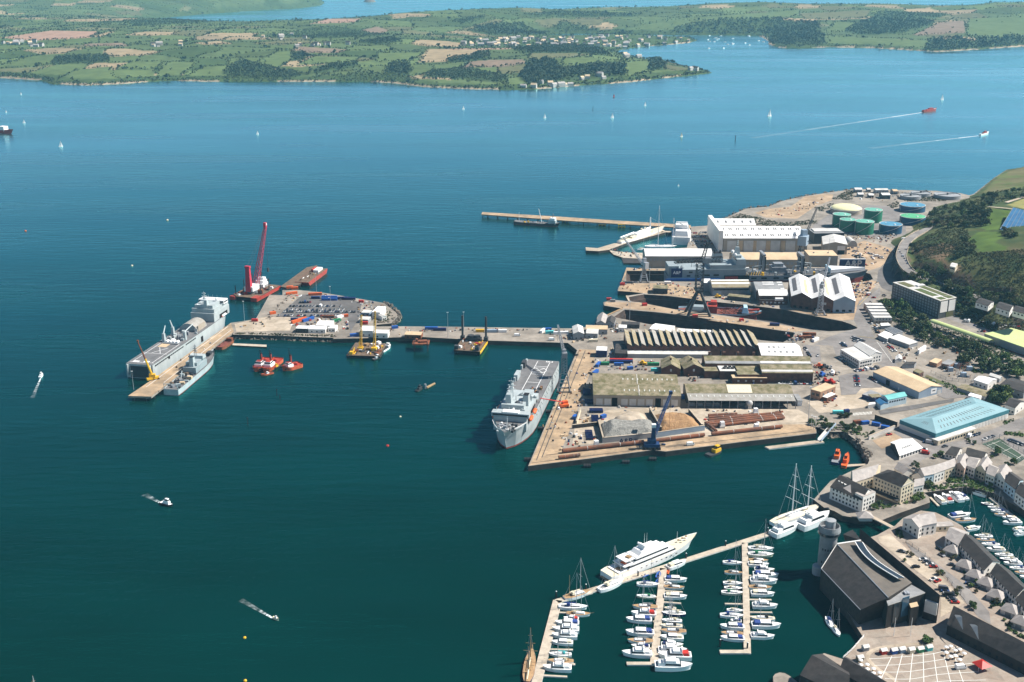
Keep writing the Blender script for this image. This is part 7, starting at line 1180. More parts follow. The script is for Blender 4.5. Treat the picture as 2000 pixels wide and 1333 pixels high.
for i in range(len(pts)-1):
 p,q=pts[i],pts[i+1];n_=Vector((q.y-p.y,p.x-q.x,0)).normalized()*2.3;b.face([p-n_+Vector((0,0,.8)),q-n_+Vector((0,0,.8)),q+n_+Vector((0,0,1.6)),p+n_+Vector((0,0,1.6))],"glass");b.face([p-n_,q-n_,q-n_+Vector((0,0,.8)),p-n_+Vector((0,0,.8))],"roof_grey")
 for s in(-1,1):b2[(s+1)//2].tube(p+n_*s+Vector((0,0,1.2+.4*s)),q+n_*s+Vector((0,0,1.2+.4*s)),.28,.28,4)
t.part("skylight",b);[t.part("skylight_frame",k)for k in b2]
A0,A1,B0,B1=F9(605,545,13),F9(955,880,13),F9(588,448,21),F9(1048,832,21)
b=MB("roof_slate");b.face([A0,A1,B1,B0]);t.part("east_roof",b);b=MB("oak_clad");b.face([g(A1),g(B1),B1,A1]);b.face([g(B1),g(B0),B0,B1]);b.face([g(B0),g(A0),A0,B0]);t.part("east_wall",b)
C0=F9(490,482,17);b=MB("roof_slate");b.face([Q0,C0+Vector((0,0,0)),F9(545,455,19)]);b.face([F9(500,520,12),C0,F9(560,470,17),Q0]);t.part("north_roof",b)
q=[F9(722,812,18),F9(748,890,18),F9(962,818,18),F9(845,752,18)];q=[q[1],q[2],q[3],q[0]];b=MB("brick_tan");b.prism([p.xy for p in q],QZ,17.6,"timber_dark");t.part("front_block",b);b=MB("roof_grey");b.prism([p.xy for p in q],17.6,18.2,"roof_pale","roof_grey");t.part("flat_roof",b)
for k in range(4):p=F9(845+6*k,820+8*(k%2),18.2);b=MB("silver");b.box((p.x,p.y,18.2),(1.4,1.4,1));t.part("roof_vent",b)
d_=(q[1]-q[0]).xy;b=MB("glass_blue");panel(t,q[0],q[1],QZ+2,11,"glass","banner",.16,.3,.3);panel(t,q[0],q[1],QZ+4,11.4,"glass_blue","banner",.38,.56,.3)
q2=[F9(880,905,15),F9(925,895,15),F9(915,870,15),F9(870,880,15)];b=MB("timber_dark");b.prism([p.xy for p in q2],QZ,15,"timber_dark","roof_tan");t.part("pier_block",b)
panel(t,A1,B1,9,7,"roof_pale","pale_panel",.1,.95,1.2)
for k in range(2):p=F9((770,865)[k],1050);b=MB("white");b.tube((p.x,p.y-3,QZ),(p.x,p.y-3,QZ+11),.15,.1,5);t.part("flagpole",b)
c=F9(388,700,0);c=Vector((c.x,c.y,0));t=Th("museum_tower","round pale lighthouse like lookout tower at the museum corner","tower",c);b=MB("wall_grey");mat("tower_stone",(.23,.235,.24),.8,(.18,.185,.19),.2);b.lathe((c.x,c.y,-2),[(5.0,0),(4.9,25.5),(5.6,26.5),(5.8,27)],32,"tower_stone");t.part("shaft",b,None,True)
b=MB("glass");b.lathe((c.x,c.y,25),[(5.9,0),(6.3,.4),(6.3,1.8),(5.9,2)],32,"glass");t.part("lookout_window",b);b=MB("roof_white");b.lathe((c.x,c.y,27),[(6.4,0),(6.3,1.2),(5.7,3.4),(5.4,3.4),(5.4,1.0)],32,"tower_stone");t.part("parapet_ring",b,None,False)
b=MB("roof_pale");b.lathe((c.x+.6,c.y+.8,28),[(2.8,0),(2.8,4.6),(3.0,4.8),(3.0,5.2),(.3,5.5)],20,"wall_grey");t.part("stair_head",b)
for k in range(8):a_=-2.4+.3*(k%4);zz=8+8*(k//4);b=MB("opening");b.box((c.x+4.95*math.cos(a_),c.y+4.95*math.sin(a_),zz),(.5,.5,1.2),a_);t.part("slit_window",b)
b=MB("roof_pale");b.lathe((c.x-4.5,c.y-1.5,0),[(3.6,-1),(3.6,5),(3.2,5.4),(.2,5.8)],16,"wall_grey");t.part("base_bay",b)
CT=[((1078,500),(1150,545),(1215,472),(1120,440)),((1148,528),(1196,578),(1278,530),(1226,488)),((1196,578),(1246,628),(1330,585),(1278,530)),((1246,628),(1300,690),(1392,640),(1330,585)),((1338,702),(1384,748),(1462,700),(1400,655)),((1384,748),(1432,796),(1512,752),(1462,700)),((1432,796),(1482,842),(1565,800),(1512,752)),((1482,858),(1540,915),(1620,870),(1560,815))]
for i,q in enumerate(CT):gpx("terraced_cottage","white cottage with grey slate roof, "+ORD[i]+" of the basin terrace counting from the gable end",F9,q,6,3.2,"wall_white","roof_slate" if i else "slate_pale",'lr',win=(3,2),group="terraced cottages by the basin")
GA=[(1118,572),(1190,658),(1248,716),(1312,760),(1370,832),(1452,915),(1512,985)]
for i,(a,c)in enumerate(GA):
 p=F9(a,c+22);t=Th("hipped_garage","small white garage with pyramid slate roof, "+ORD[i]+" down the lane from the lock","garage",p,"hipped garages in front of the cottages");b=MB("wall_white");b.box((p.x,p.y,QZ),(8,8,2.8),-.75);t.part("wall",b);b=MB("slate_pale");b.box((p.x,p.y,QZ+2.8),(9,9,3.2),-.75,tz=(.04,.04));t.part("roof",b);b=MB("roof_grey");b.box((p.x-2.7,p.y-2.9,QZ),(3,.3,2.2),-.75);t.part("door",b)
t=gpx("dark_arcade","long dark roofed arcade building with white triangular dormers, bottom right",F9,((1090,1000),(1560,1240),(1600,1150),(1150,905)),6,6,"timber_dark","roof_slate",'lr',win=(10,0),rows=1,cat="building")
for a,c in((1165,1000),(1255,1055)):q=[F9(a-25,c-38,13.5),F9(a+14,c+32,12.6),F9(a+8,c-45,16)];b=MB("roof_pale");b.face(q);b.face([q[0],q[2],q[2]+Vector((0,3,-1)),q[0]+Vector((0,3,0))]);t.part("dormer",b)
t=gpx("quay_restaurant","dark slate roofed restaurant at the bottom edge with a red awning",F9,((245,1290),(520,1420),(520,1270),(372,1170)),6,5,"timber_dark","roof_slate",'lr',win=(5,0),rows=1,cat="building");b=MB("red");q=[F9(430,1270,8),F9(470,1285,8),F9(492,1245,9.5),F9(455,1230,9.5)];b.face(q);b.face([p+Vector((0,0,-.2))for p in q][::-1]);t.part("awning",b)
gpx("quay_restaurant","second dark slate roofed building right of the red awning",F9,((470,1270),(700,1400),(740,1330),(515,1190)),6,4,"timber_dark","roof_slate",'lr',win=(5,0),rows=1,cat="building")
t=jetty("round_pier_head","round ended stone pier head at the bottom edge",[F9(88+0,1300,3),F9(100,1285,3),F9(125,1276,3),F9(155,1280,3),F9(190,1300,3),F9(245,1345,3),F9(200,1420,3),F9(90,1345,3)],3,"concrete","quay_side",0,5,"pier");
for k in range(7):p,q=F9(700+85*k,1330+15*k),F9(700+60*k+70,1160+10*abs(3-k)-4);ribbon([p,q],.35,QZ+.2,"paving_line","white_line")
for k in range(5):ribbon(smoothpath([F9(640+30*k,1200+38*k),F9(820+20*k,1190+42*k),F9(1010+10*k,1170+40*k),F9(1150+40*k,1130+48*k)],4),.35,QZ+.21+.005*k,"paving_line","white_line")
ribbon(smoothpath([F9(1000,1112),F9(840,1120),F9(690,1140),F9(630,1185),F9(680,1250),F9(760,1300),F9(800,1335)],5),2.2,QZ+.19,"paving_band","concrete_pale")
for i,(a,c,m_,lab)in enumerate(((720,1158,"red","red sided kiosk at the left end of the square's stall row"),(780,1156,"blue","pale blue stall second in the row on the square"),(826,1150,"wall_bluegrey","grey blue stall third in the row on the square"),(880,1152,"cream","cream stall fourth in the row on the square"),(931,1148,"green","green sided stall fifth in the row on the square"),(982,1138,"turquoise","turquoise stall at the right end of the row"),(585,1198,"roof_moss","mossy stall beside the quay edge, lower one"),(617,1138,"wall_grey","grey stall beside the quay edge, upper one"))):
 p=F9(a,c+10);t=Th("market_stall",lab,"stall",p,"stalls on the museum square");b=MB(m_);b.box((p.x,p.y,QZ),(3,2.6,2.3),.3);t.part("wall",b);b=MB("roof_pale");b.box((p.x,p.y,QZ+2.3),(3.5,3.1,1),.3,tz=(1,.1));t.part("roof",b)
p=F9(1285,1255);t=Th("red_tent","red pyramid awning on the square beside the dark arcade","awning",p);b=MB("red");b.box((p.x,p.y,QZ+2.6),(7,7,2),.4,tz=(.05,.05));t.part("canopy",b)
for sx in(-1,1):
 for sy in(-1,1):b=MB("white");b.tube((p.x+sx*2.6,p.y+sy*2.6,QZ),(p.x+sx*2.6,p.y+sy*2.6,QZ+2.6),.08,.08,4);t.part("post",b)
UMB=None
for i in range(18):
 a,c=(590+36*(i%4),1225+24*(i%4)+26*(i//4))if i<9 else(1080+26*(i-9)%130,1135+9*(i-9)+14*(i%2));p=F9(a,c)
 lab="cafe table with white parasol by the dark roofed restaurant" if i<9 else "cafe table with cream parasol in front of the dark arcade"
 if UMB is None:UMB=thing("cafe_table",lab,"cafe table",p,0,"cafe tables on the square");b=MB("white");b.lathe((0,0,2),[(1.2,0),(.7,.35),(.05,.6)],8,"white");b.build("parasol",UMB);b=MB("timber");b.lathe((0,0,.7),[(.6,0),(.6,.06)],10,"timber");b.tube((0,0,0),(0,0,2.4),.05,.05,5,"timber");b.build("table_top",UMB)
 else:dup(UMB,p,i,lab)
 # trees, scrub, far woods and houses
mat("leaf_dark",(.034,.052,.016),.8,(.060,.085,.024),.35,objrand=.35);mat("leaf_mid",(.065,.105,.024),.8,(.10,.145,.034),.35,objrand=.3);mat("leaf_olive",(.085,.085,.030),.8,(.115,.105,.045),.3,objrand=.3);mat("bark",(.09,.07,.05),.9);mat("leaf_scrub",(.040,.055,.019),.9,(.085,.085,.035),.06,detail=6);mat("leaf_far",(.026,.045,.020),.9,(.045,.068,.024),.02)
def leafmesh(cen,rad,nper,size,seed,flatz=.8):
 """small leaf faces spread through ellipsoids: centres (n,3), radii (n,)"""
 r=np.random.RandomState(seed);cen=np.repeat(np.asarray(cen,float),nper,0);rad=np.repeat(np.asarray(rad,float),nper);n=len(cen)
 d=r.normal(size=(n,3));d/=np.linalg.norm(d,axis=1)[:,None];d[:,2]=np.where(d[:,2]<-.4,-d[:,2],d[:,2]);p=cen+d*(rad*(.62+.42*r.rand(n)))[:,None]*np.array([1,1,flatz])
 u=d*.7+r.normal(size=(n,3))*.55;u/=np.linalg.norm(u,axis=1)[:,None];a=np.cross(u,r.normal(size=(n,3)));a/=np.linalg.norm(a,axis=1)[:,None]+1e-9;b=np.cross(u,a)
 s=(np.repeat(np.asarray(size,float),nper)if hasattr(size,'__len__')else np.full(n,size))*(.6+.8*r.rand(n));a*=s[:,None];b*=(s*.8)[:,None]
 v=np.stack([p-a-b*.3,p+b,p+a-b*.3,p-b],1).reshape(-1,3);return v
def quadobj(name,v,m):
 me=bpy.data.meshes.new(name);n=len(v);me.vertices.add(n);me.vertices.foreach_set("co",v.ravel().astype(np.float32));me.loops.add(n);me.loops.foreach_set("vertex_index",np.arange(n,dtype=np.int32));me.polygons.add(n//4);me.polygons.foreach_set("loop_start",np.arange(0,n,4,dtype=np.int32));me.update(calc_edges=True);me.materials.append(MATS[m]);o=bpy.data.objects.new(name,me);C.objects.link(o);return o
TP=[]
def tree_proto(k):
 r=np.random.RandomState(50+k);H=8.0;n=11+2*(k%3);ang=r.rand(n)*6.28;rr=2.6*np.sqrt(r.rand(n));cz=1.9+4.6*r.rand(n)*(1-rr/4.2);cen=np.stack([rr*np.cos(ang),rr*np.sin(ang),cz],1);rad=1.2+.8*r.rand(n)
 o=thing("broadleaf_tree","","tree");q=quadobj("crown",leafmesh(cen,rad,52,.5,k),("leaf_dark","leaf_mid","leaf_dark","leaf_olive","leaf_mid")[k]);q.parent=o
 b=MB("bark");b.tube((0,0,-1.5),(.2,0,3.4),.38,.2,6)
 for c in cen[:4]:b.tube((.15,0,2.6),c,.16,.05,4)
 b.build("trunk",o);return o
def place_trees(fr,polys,n,seed,labs,group,sc=(.8,1.5),kinds=(0,1,2,3,4),mind=5.0):
 r=random.Random(seed);pts=[]
 for pl in polys:
  xs,ys=[p[0]for p in pl],[p[1]for p in pl];k=0;t=0
  while k<n and t<n*40:
   t+=1;a,c=r.uniform(min(xs),max(xs)),r.uniform(min(ys),max(ys))
   if not inpoly([a],[c],pl)[0]:continue
   p=TF(fr,a,c)
   if any((p-q).length<mind for q in pts):continue
   pts.append(p);k+=1;i=r.choice(kinds);s=r.uniform(*sc);lab=labs[i%len(labs)]
   while len(TP)<=i:TP.append(None)
   if TP[i]is None:TP[i]=tree_proto(i);o=TP[i];o.location=p;o.rotation_euler=(0,0,r.random()*6);o.scale=(s,s,s*r.uniform(.85,1.1));o["label"]=lab;o["group"]=group
   else:dup(TP[i],p,r.random()*6,lab,group,(s,s,s*r.uniform(.85,1.1)))
KL=lambda where:[k+" "+where for k in("dark green broadleaf tree","mid green broadleaf tree","dark round headed tree","olive brown tree","fresh green tree")]
place_trees(F11,[[(1120,470),(1210,390),(1420,360),(1500,310),(1700,260),(1720,330),(1640,400),(1690,490),(1600,560),(1400,560),(1120,560)]],62,1,KL("in the wood on the hill above the oil tanks"),"trees in the hill wood",(.9,1.5),(0,1,2,3,0,2),6)
place_trees(F11,[[(1700,250),(2010,200),(2010,290),(1800,340)],[(960,730),(985,720),(1090,870),(1250,930),(1300,980),(1120,960),(1040,880)],[(1420,680),(1560,690),(1570,790),(1400,840),(1330,800)],[(1770,590),(1880,590),(1880,660),(1770,650)]],9,2,KL("on the open hillside of the headland"),"trees on the open hillside",(.8,1.3),(0,1,2,3,4),5)
place_trees(F11,[[(915,1000),(1100,1000),(1280,1060),(1500,1130),(1480,1190),(1290,1100),(1180,1050),(960,1020)],[(1400,1210),(1480,1180),(1560,1330),(1400,1330),(1360,1260)],[(1560,1150),(2000,1180),(2020,1260),(1850,1240),(1640,1200)]],16,3,KL("in the belt between hillside road and apartment block"),"trees behind the apartment block",(.9,1.5),(0,2,0,3,1),5)
place_trees(G6,[[(310,660),(480,650),(640,740),(860,860),(940,1010),(1280,1110),(1540,1215),(1900,1340),(1700,1330),(1250,1240),(880,1120),(700,1010),(600,960),(430,840)]],75,4,KL("on the railway bank below the apartment block"),"trees on the railway bank",(.8,1.5),(0,1,2,0,1,3,4),4.5)
place_trees(G5,[[(1220,60),(1500,10),(1900,60),(2050,200),(1960,230),(1700,190),(1560,160),(1420,100),(1260,110)],[(1590,450),(1740,420),(1820,470),(1780,540),(1640,520)]],17,5,KL("beside the substation and lime roofed store"),"trees near the substation",(.9,1.7),(0,1,2,4),5)
place_trees(F8,[[(95,290),(200,260),(260,300),(320,320),(300,350),(130,330)],[(340,300),(480,330),(640,400),(600,430),(480,390),(340,350)],[(340,240),(430,230),(440,250),(350,265)]],9,6,KL("on the rocky bank behind the bay"),"shrubs on the bay bank",(.45,.75),(0,2,1),3)
place_trees(F8,[[(980,640),(1060,640),(1060,690),(980,690)],[(1190,540),(1260,560),(1240,610),(1180,600)],[(1440,440),(1550,460),(1540,510),(1450,500)],[(1640,560),(1740,550),(1740,620),(1650,630)],[(1800,650),(1870,640),(1860,680),(1790,690)],[(1300,770),(1560,800),(1680,860),(1680,890),(1440,830),(1300,830)],[(1090,850),(1290,830),(1300,850),(1100,880)],[(640,1020),(700,990),(720,1040),(660,1060)],[(1000,960),(1090,930),(1090,960),(1010,985)]],3,7,KL("in the waterside gardens by the basin crescent"),"garden trees by the basin",(.35,.8),(0,1,4,1),2.5)
place_trees(F9,[[(830,600),(880,580),(890,620),(840,640)],[(1020,700),(1080,700),(1080,740),(1030,740)],[(1120,800),(1180,800),(1180,840),(1120,840)],[(1200,880),(1250,880),(1250,920),(1200,920)],[(1340,870),(1420,870),(1420,920),(1340,910)],[(1380,930),(1500,1030),(1480,1080),(1380,1000)],[(1060,600),(1150,580),(1160,620),(1080,640)],[(1180,720),(1260,730),(1260,850),(1200,760)],[(950,1095),(1010,1095),(1010,1120),(950,1120)]],3,8,KL("in the cottage gardens along the lane"),"garden trees along the lane",(.3,.6),(0,1,4,3),1.5)
def scrub(name,fr,polys,n,seed,label,m="leaf_scrub",rr=(.8,1.9),nf=10,lift=.3):
 r=random.Random(seed);cen=[];rad=[]
 tot=[abs(sum(pl[i][0]*pl[(i+1)%len(pl)][1]-pl[(i+1)%len(pl)][0]*pl[i][1]for i in range(len(pl))))for pl in polys]
 for pl,ar in zip(polys,tot):
  xs,ys=[p[0]for p in pl],[p[1]for p in pl];k=0;N=n*ar/sum(tot)
  A=np.array([(r.uniform(min(xs),max(xs)),r.uniform(min(ys),max(ys)))for _ in range(int(N*2.2))]);ok=inpoly(A[:,0],A[:,1],pl);A=A[ok]
  for a,c in A:
   px,py=fr.px(a,c);p=P(px,py,QZ);z=hz(p.x,p.y)
   for _ in range(3):p=P(px,py,z);z=hz(p.x,p.y)
   cen.append((p.x,p.y,z+lift));rad.append(r.uniform(*rr))
 return tag(quadobj(name,leafmesh(cen,rad,nf,.55,seed,.7),m),label,None,None,'stuff')
scrub("undergrowth",F11,[[(985,700),(1250,560),(1460,570),(1500,660),(1480,760),(1590,780),(1800,760),(2010,740),(2010,1170),(1700,1140),(1500,1110),(1290,1030),(1120,960),(1040,840)],[(1000,560),(1130,440),(1230,380),(1500,300),(1700,240),(2010,200),(2010,270),(1800,330),(1640,390),(1680,480),(1620,540),(1300,560),(1100,545)]],4200,31,"dark scrub covering the headland hillside")
scrub("undergrowth",G6,[[(300,660),(480,630),(900,830),(950,920),(1300,1020),(1640,1120),(1950,1280),(1700,1290),(1250,1220),(880,1140),(650,1000),(430,850)]],1500,32,"undergrowth on the railway bank","leaf_dark")
scrub("undergrowth",F4,[[(60,320),(200,260),(400,300),(560,340),(860,310),(880,340),(700,368),(430,365)],[(850,210),(1000,165),(1040,190),(880,250)],[(1000,130),(1150,50),(1200,60),(1170,140)],[(1480,190),(1560,150),(1620,180),(1520,215)],[(1600,150),(1800,110),(1990,120),(1990,150),(1650,150)]],900,33,"green scrub on the point and round the sewage works","leaf_scrub")
scrub("undergrowth",F8,[[(95,310),(200,260),(330,330),(480,340),(640,400),(640,440),(500,400),(300,352)],[(1100,850),(1300,830),(1440,830),(1700,870),(1680,900),(1440,850),(1100,890)],[(1300,760),(1500,790),(1660,830),(1640,860),(1400,820),(1290,810)],[(640,1010),(900,990),(1100,930),(1100,960),(900,1010),(660,1050)]],500,34,"shrubs and hedges in the waterside gardens","leaf_mid",(.5,1.1))
scrub("undergrowth",G3,[[(110,615),(1200,640),(1200,662),(110,628)],[(1700,320),(1780,380),(1840,430),(1780,490),(1650,510),(1640,490),(1760,440)]],200,35,"thin green growth on the pier's rocky edge","leaf_scrub",(.4,.9),8)
def rocks(fr,lines,seed,label,dy=0):
 r=random.Random(seed);b=MB("rubble");
 for pl in lines:
  pts=smoothpath([fr(a,c,2)for a,c in pl],30)
  for p in pts:
   for _ in range(2):
    s=r.uniform(.8,2.2);q=(p.x+r.uniform(-2.5,2.5),p.y+r.uniform(-5,1.5));z=max(-1,3.2+(q[1]-p.y)*.8);a=r.random()*3;b.box((q[0],q[1],z-s),(s*1.6,s*1.3,s*1.5),a,tz=(r.uniform(.3,.8),r.uniform(.3,.8)))
 return tag(b.build("rock_rubble"),label,None,None,'stuff')
rocks(G3,[[(90,640),(440,650),(830,665),(1190,678)],[(1740,300),(1850,390),(1880,430),(1800,512),(1650,530)],[(460,500),(620,320),(700,220)]],1,"rock armour round the pier head");rocks(F8,[[(255,385),(400,385),(515,465),(590,565),(605,625)]],2,"rocky shore of the bay");rocks(F4,[[(0,338),(250,220),(450,200),(560,155),(740,115),(930,85),(1190,50)]],3,"rocky shore of the point")
def far_green():
 X,Y,Z,D,INS,PX,PY,ids,wood,town=FARD;r=np.random.RandomState(3)
 land=(Z>1.2)&(PX>-60)&(PX<2060)&(PY>-20)
 m=(wood>0)&land;idx=np.nonzero(m.ravel())[0];w=wood.ravel()[idx];k=r.rand(len(idx))<np.clip(1.0*16/w*.55,0,.9);idx=idx[k];w=w[k]
 c=np.stack([X.ravel()[idx]+r.uniform(-6,6,len(idx)),Y.ravel()[idx]+r.uniform(-8,8,len(idx)),Z.ravel()[idx]+w*.45],1);o=quadobj("woodland",leafmesh(c,w*(.42+.22*r.rand(len(w))),13,w*.2,5,1.0),"leaf_far");tag(o,"dark woods and tree clumps on the far shore",None,None,'stuff')
 e=np.zeros(X.shape,bool);e[:,1:]|=ids[:,1:]!=ids[:,:-1];e[1:]|=ids[1:]!=ids[:-1];e|=(D<24)&(Z>.5)
 m=e&land&(wood==0);idx=np.nonzero(m.ravel())[0];idx=idx[r.rand(len(idx))<.85];n=len(idx)
 big=np.where(r.rand(n)<.06,2.0,1.0)*r.uniform(1.7,3.0,n);c=np.stack([X.ravel()[idx]+r.uniform(-4,4,n),Y.ravel()[idx]+r.uniform(-5,5,n),Z.ravel()[idx]+big*.6],1);o=quadobj("hedgerow_undergrowth",leafmesh(c,big*1.15,7,big*.75,6,.9),"leaf_far");tag(o,"dark hedgerows dividing the far fields",None,None,'stuff')
 m=((r.rand(*X.shape)<.006)&land&(wood==0)&(Y<6200))|(town&land&(r.rand(*X.shape)<.12));idx=np.nonzero(m.ravel())[0];n=len(idx);big=r.uniform(3,6,n);c=np.stack([X.ravel()[idx],Y.ravel()[idx],Z.ravel()[idx]+big*.7],1);o=quadobj("scattered_trees_foliage",leafmesh(c,big,10,big*.4,7,1.0),"leaf_far");tag(o,"scattered trees among the far fields and houses",None,None,'stuff')
 HS=[]
 def house(p,k,lab,grp):
  if len(HS)<3:
   mat("house_wall",(.50,.48,.44),.8,(.42,.40,.36),.1);b=MB("house_wall");w,d,h=(11,8,6)if len(HS)!=1 else(16,9,6.5);b.box((0,0,-1),(w,d,h+1));rf=("roof_slate","slate_pale","roof_tan")[len(HS)]
   for s in(-1,1):b.face([(-w/2-.3,s*(d/2+.3),h),(w/2+.3,s*(d/2+.3),h),(w/2+.3,0,h+3.5),(-w/2-.3,0,h+3.5)][::s],rf)
   for s in(-1,1):b.face([(s*w/2,-d/2,h),(s*w/2,d/2,h),(s*w/2,0,h+3.4)])
   o=b.build("far_house");HS.append(o)
  else:o=HS[k%3].copy();C.objects.link(o)
  s=r.uniform(.85,1.4);o.location=p;o.scale=(s,s,s);o.rotation_euler=(0,0,r.uniform(-.6,.9));tag(o,lab,"house",grp)
 fh=lambda x,y:float(far_h(np.array([[x]]),np.array([[y]]))[0][0,0])
 def many(poly,n,lab,grp,sd):
  q=random.Random(sd);xs,ys=[p[0]for p in poly],[p[1]for p in poly];k=0
  while k<n:
   a,c=q.uniform(min(xs),max(xs)),q.uniform(min(ys),max(ys))
   if not inpoly([a],[c],poly)[0]:continue
   p=P(a,c,12);z=fh(p.x,p.y)
   for _ in range(4):p=P(a,c,max(1,z));z=fh(p.x,p.y)
   if z>.8:house((p.x,p.y,z),q.randrange(3),lab,grp)
   k+=1
 many([(900,92),(905,82),(960,76),(1080,74),(1090,92),(1000,92)],70,"small pale house in the inland half of the far village","houses of the inland village",1)
 many([(1085,92),(1090,74),(1180,72),(1350,74),(1355,80),(1250,90),(1200,98),(1170,92)],85,"white house in the waterfront half of the far village","houses of the waterfront village",2)
 many([(1015,170),(1040,158),(1180,149),(1185,154),(1120,166),(1040,172)],15,"white house in the row under trees by the small beach","houses by the small beach",3)
 many([(1210,112),(1225,105),(1255,112),(1245,116)],7,"white house at the water just inside the headland point","houses inside the headland point",4);many([(1335,136),(1350,128),(1372,134),(1360,139)],4,"grey stone castle house among trees at the headland tip","buildings at the headland tip",5)
 many([(0,100),(0,92),(90,92),(85,99)],12,"white farm house at the far left edge","farm houses at far left",6);many([(575,88),(680,86),(690,92),(580,93)],9,"white hamlet house above the bright green fields","hamlet houses",7);many([(320,84),(340,78),(430,92),(280,96)],6,"pale barn among the left hand fields","barns on the left",8);many([(245,34),(300,27),(620,44),(560,46)],14,"tiny house along the far bay shore","houses on the far bay",9);many([(1610,20),(1720,16),(1790,28),(1640,24)],9,"tiny farm house on the right hand skyline","skyline farm houses",10);many([(490,70),(620,66),(600,80),(500,80)],5,"lone farm house amid the central fields","central farm houses",11)
 for a,w_,h_,d_ in((722,52,34,90),):p=P(a,4,0);b=MB("leaf_far");b.lathe((0,0,0),[(w_,-5),(w_*.7,h_*.35),(w_*.4,h_*.8),(w_*.12,h_)],12,"rubble");o=b.build("sea_rock",None,True,p);tag(o,"lone rock islet in the far pale sea","rock")
far_green()
# vehicles, containers, small sheds and yard stores
mat("stone_pile",(.30,.29,.26),.9,(.17,.165,.15),.5,detail=6,bump=1,bscale=1.2);mat("chip_pile",(.42,.25,.12),.9,(.30,.17,.08),.25,detail=8,bump=1,bscale=1.0);mat("pipe_rust",(.24,.085,.04),.8,(.11,.055,.035),.12,detail=8);mat("car_grey",(.10,.10,.11),.3);mat("car_blue",(.03,.06,.16),.3)
CARS={}
CC=[("white","white"),("silver","silver"),("grey","car_grey"),("black","black"),("blue","car_blue"),("red","red"),("white","white"),("grey","car_grey")]
def car_proto(m,van):
 o=thing("parked_van" if van else "parked_car","","van" if van else "car");b=MB(m)
 if van:b.box((0,0,.35),(5.2,2,.9));b.box((-.5,0,1.25),(4.2,1.95,1.1),0,tz=(.92,.9))
 else:b.box((0,0,.35),(4.3,1.8,.6),0,tz=(.97,.95));b.box((-.25,0,1.3),(1.7,1.4,.1))
 b.build("body",o);b=MB("window_dark");b.box((1.75 if van else-.25,0,1.2 if van else .9),(1.3 if van else 2.6,1.85 if van else 1.66,.55),0,tz=(.6,.85));b.build("window",o)
 b=MB("black");[b.box((x,y,0),(.65,.22,.62))for x in(-1.35,1.35)for y in(-.85,.85)];b.build("wheels",o);return o
def car(p,rz,ci,where,group,van=False):
 cn,m=CC[ci%len(CC)];lab="%s %s %s"%(cn,"van" if van else "car",where);k=(m,van);z=p.z+.1
 if k not in CARS:o=car_proto(m,van);CARS[k]=o;o.location=(p.x,p.y,z);o.rotation_euler=(0,0,rz);o["label"]=lab;o["group"]=group
 else:o=dup(CARS[k],(p.x,p.y,z),rz,lab,group)
 o.scale=(1.08,)*3;return o
rc=random.Random(77)
def cars(fr,p,q,n,where,rot=1.57,gap=.12,grp=None):
 """n cars in a row from p to q; rot: heading relative to the row"""
 a,b_=TF(fr,*p),TF(fr,*q);h=math.atan2(b_.y-a.y,b_.x-a.x)
 for i in range(n):
  if rc.random()<gap:continue
  car(a.lerp(b_,(i+.5)/n),h+rot+rc.uniform(-.08,.08),rc.randrange(8),where,grp or("cars "+where),rc.random()<.08)
for p,q,n,w in(((800,290),(935,285),5,"in the short back row of the pier car park"),((690,330),(1310,328),17,"in the third row of the pier car park"),((630,390),(1420,392),27,"in the second, fullest row of the pier car park"),((560,432),(1240,434),19,"in the front row of the pier car park"),((650,368),(1300,370),14,"in the row just behind the fullest one on the pier"),((1450,380),(1540,470),6,"parked by the white sheds on the pier"),((1290,575),(1340,570),2,"beside the white pier stores")):cars(G3,p,q,n,w)
for p,q,n,w,r in(((1010,235),(1075,345),6,"beside the white hipped hall",.2),((1150,270),(1165,370),4,"in the middle of the yard right of the white hall",0),((1585,505),(1850,470),9,"nose in along the white office front",1.57),((1600,555),(1620,685),8,"in the column of cars left of the tan warehouse",1.57),((1425,170),(1475,225),5,"behind the white office, left group",1.2),((1530,110),(1690,165),8,"behind the white office, right group",1.57),((1570,150),(1660,185),5,"behind the white office, second row",1.57),((720,648),(1110,650),12,"under the wall of the long brick workshop",1.57),((1380,320),(1500,440),4,"in the shadow of the white office",.2),((1760,570),(1840,640),3,"against the tan warehouse wall",0)):cars(G4,p,q,n,w,r)
for p,q,n,w,r in(((570,580),(660,660),7,"on the small lot beside the ribbed shed",1.57),((480,440),(510,500),4,"below the stacked site cabins",1.57),((440,140),(690,200),1,"near the road bend",0)):cars(F7,p,q,n,w,r)
for p,q,n,w,r in(((1300,875),(1560,890),6,"in the station car park, upper lot",1.2),((1430,920),(1500,935),3,"in the station car park, middle",1.2),((1580,905),(1960,935),8,"in the station car park, by the trees",1.2),((1470,985),(1560,990),3,"beside the lime roofed store",1.2)):cars(G6,p,q,n,w,r)
for p,q,n,w,r in(((1330,915),(1500,870),6,"parked before the shop row",.5),((1530,945),(1660,900),3,"at the kerb opposite the shop row",0),((1835,945),(2010,1010),8,"beyond the tennis court",1.2),((385,900),(470,880),2,"on the dirt yard",0),((850,1045),(870,1110),3,"beside the white gabled boathouse",1.3),((1060,1025),(1120,1015),1,"at the street corner",0),((860,970),(930,980),2,"in the shade of the teal warehouse",0)):cars(G5,p,q,n,w,r,.05)
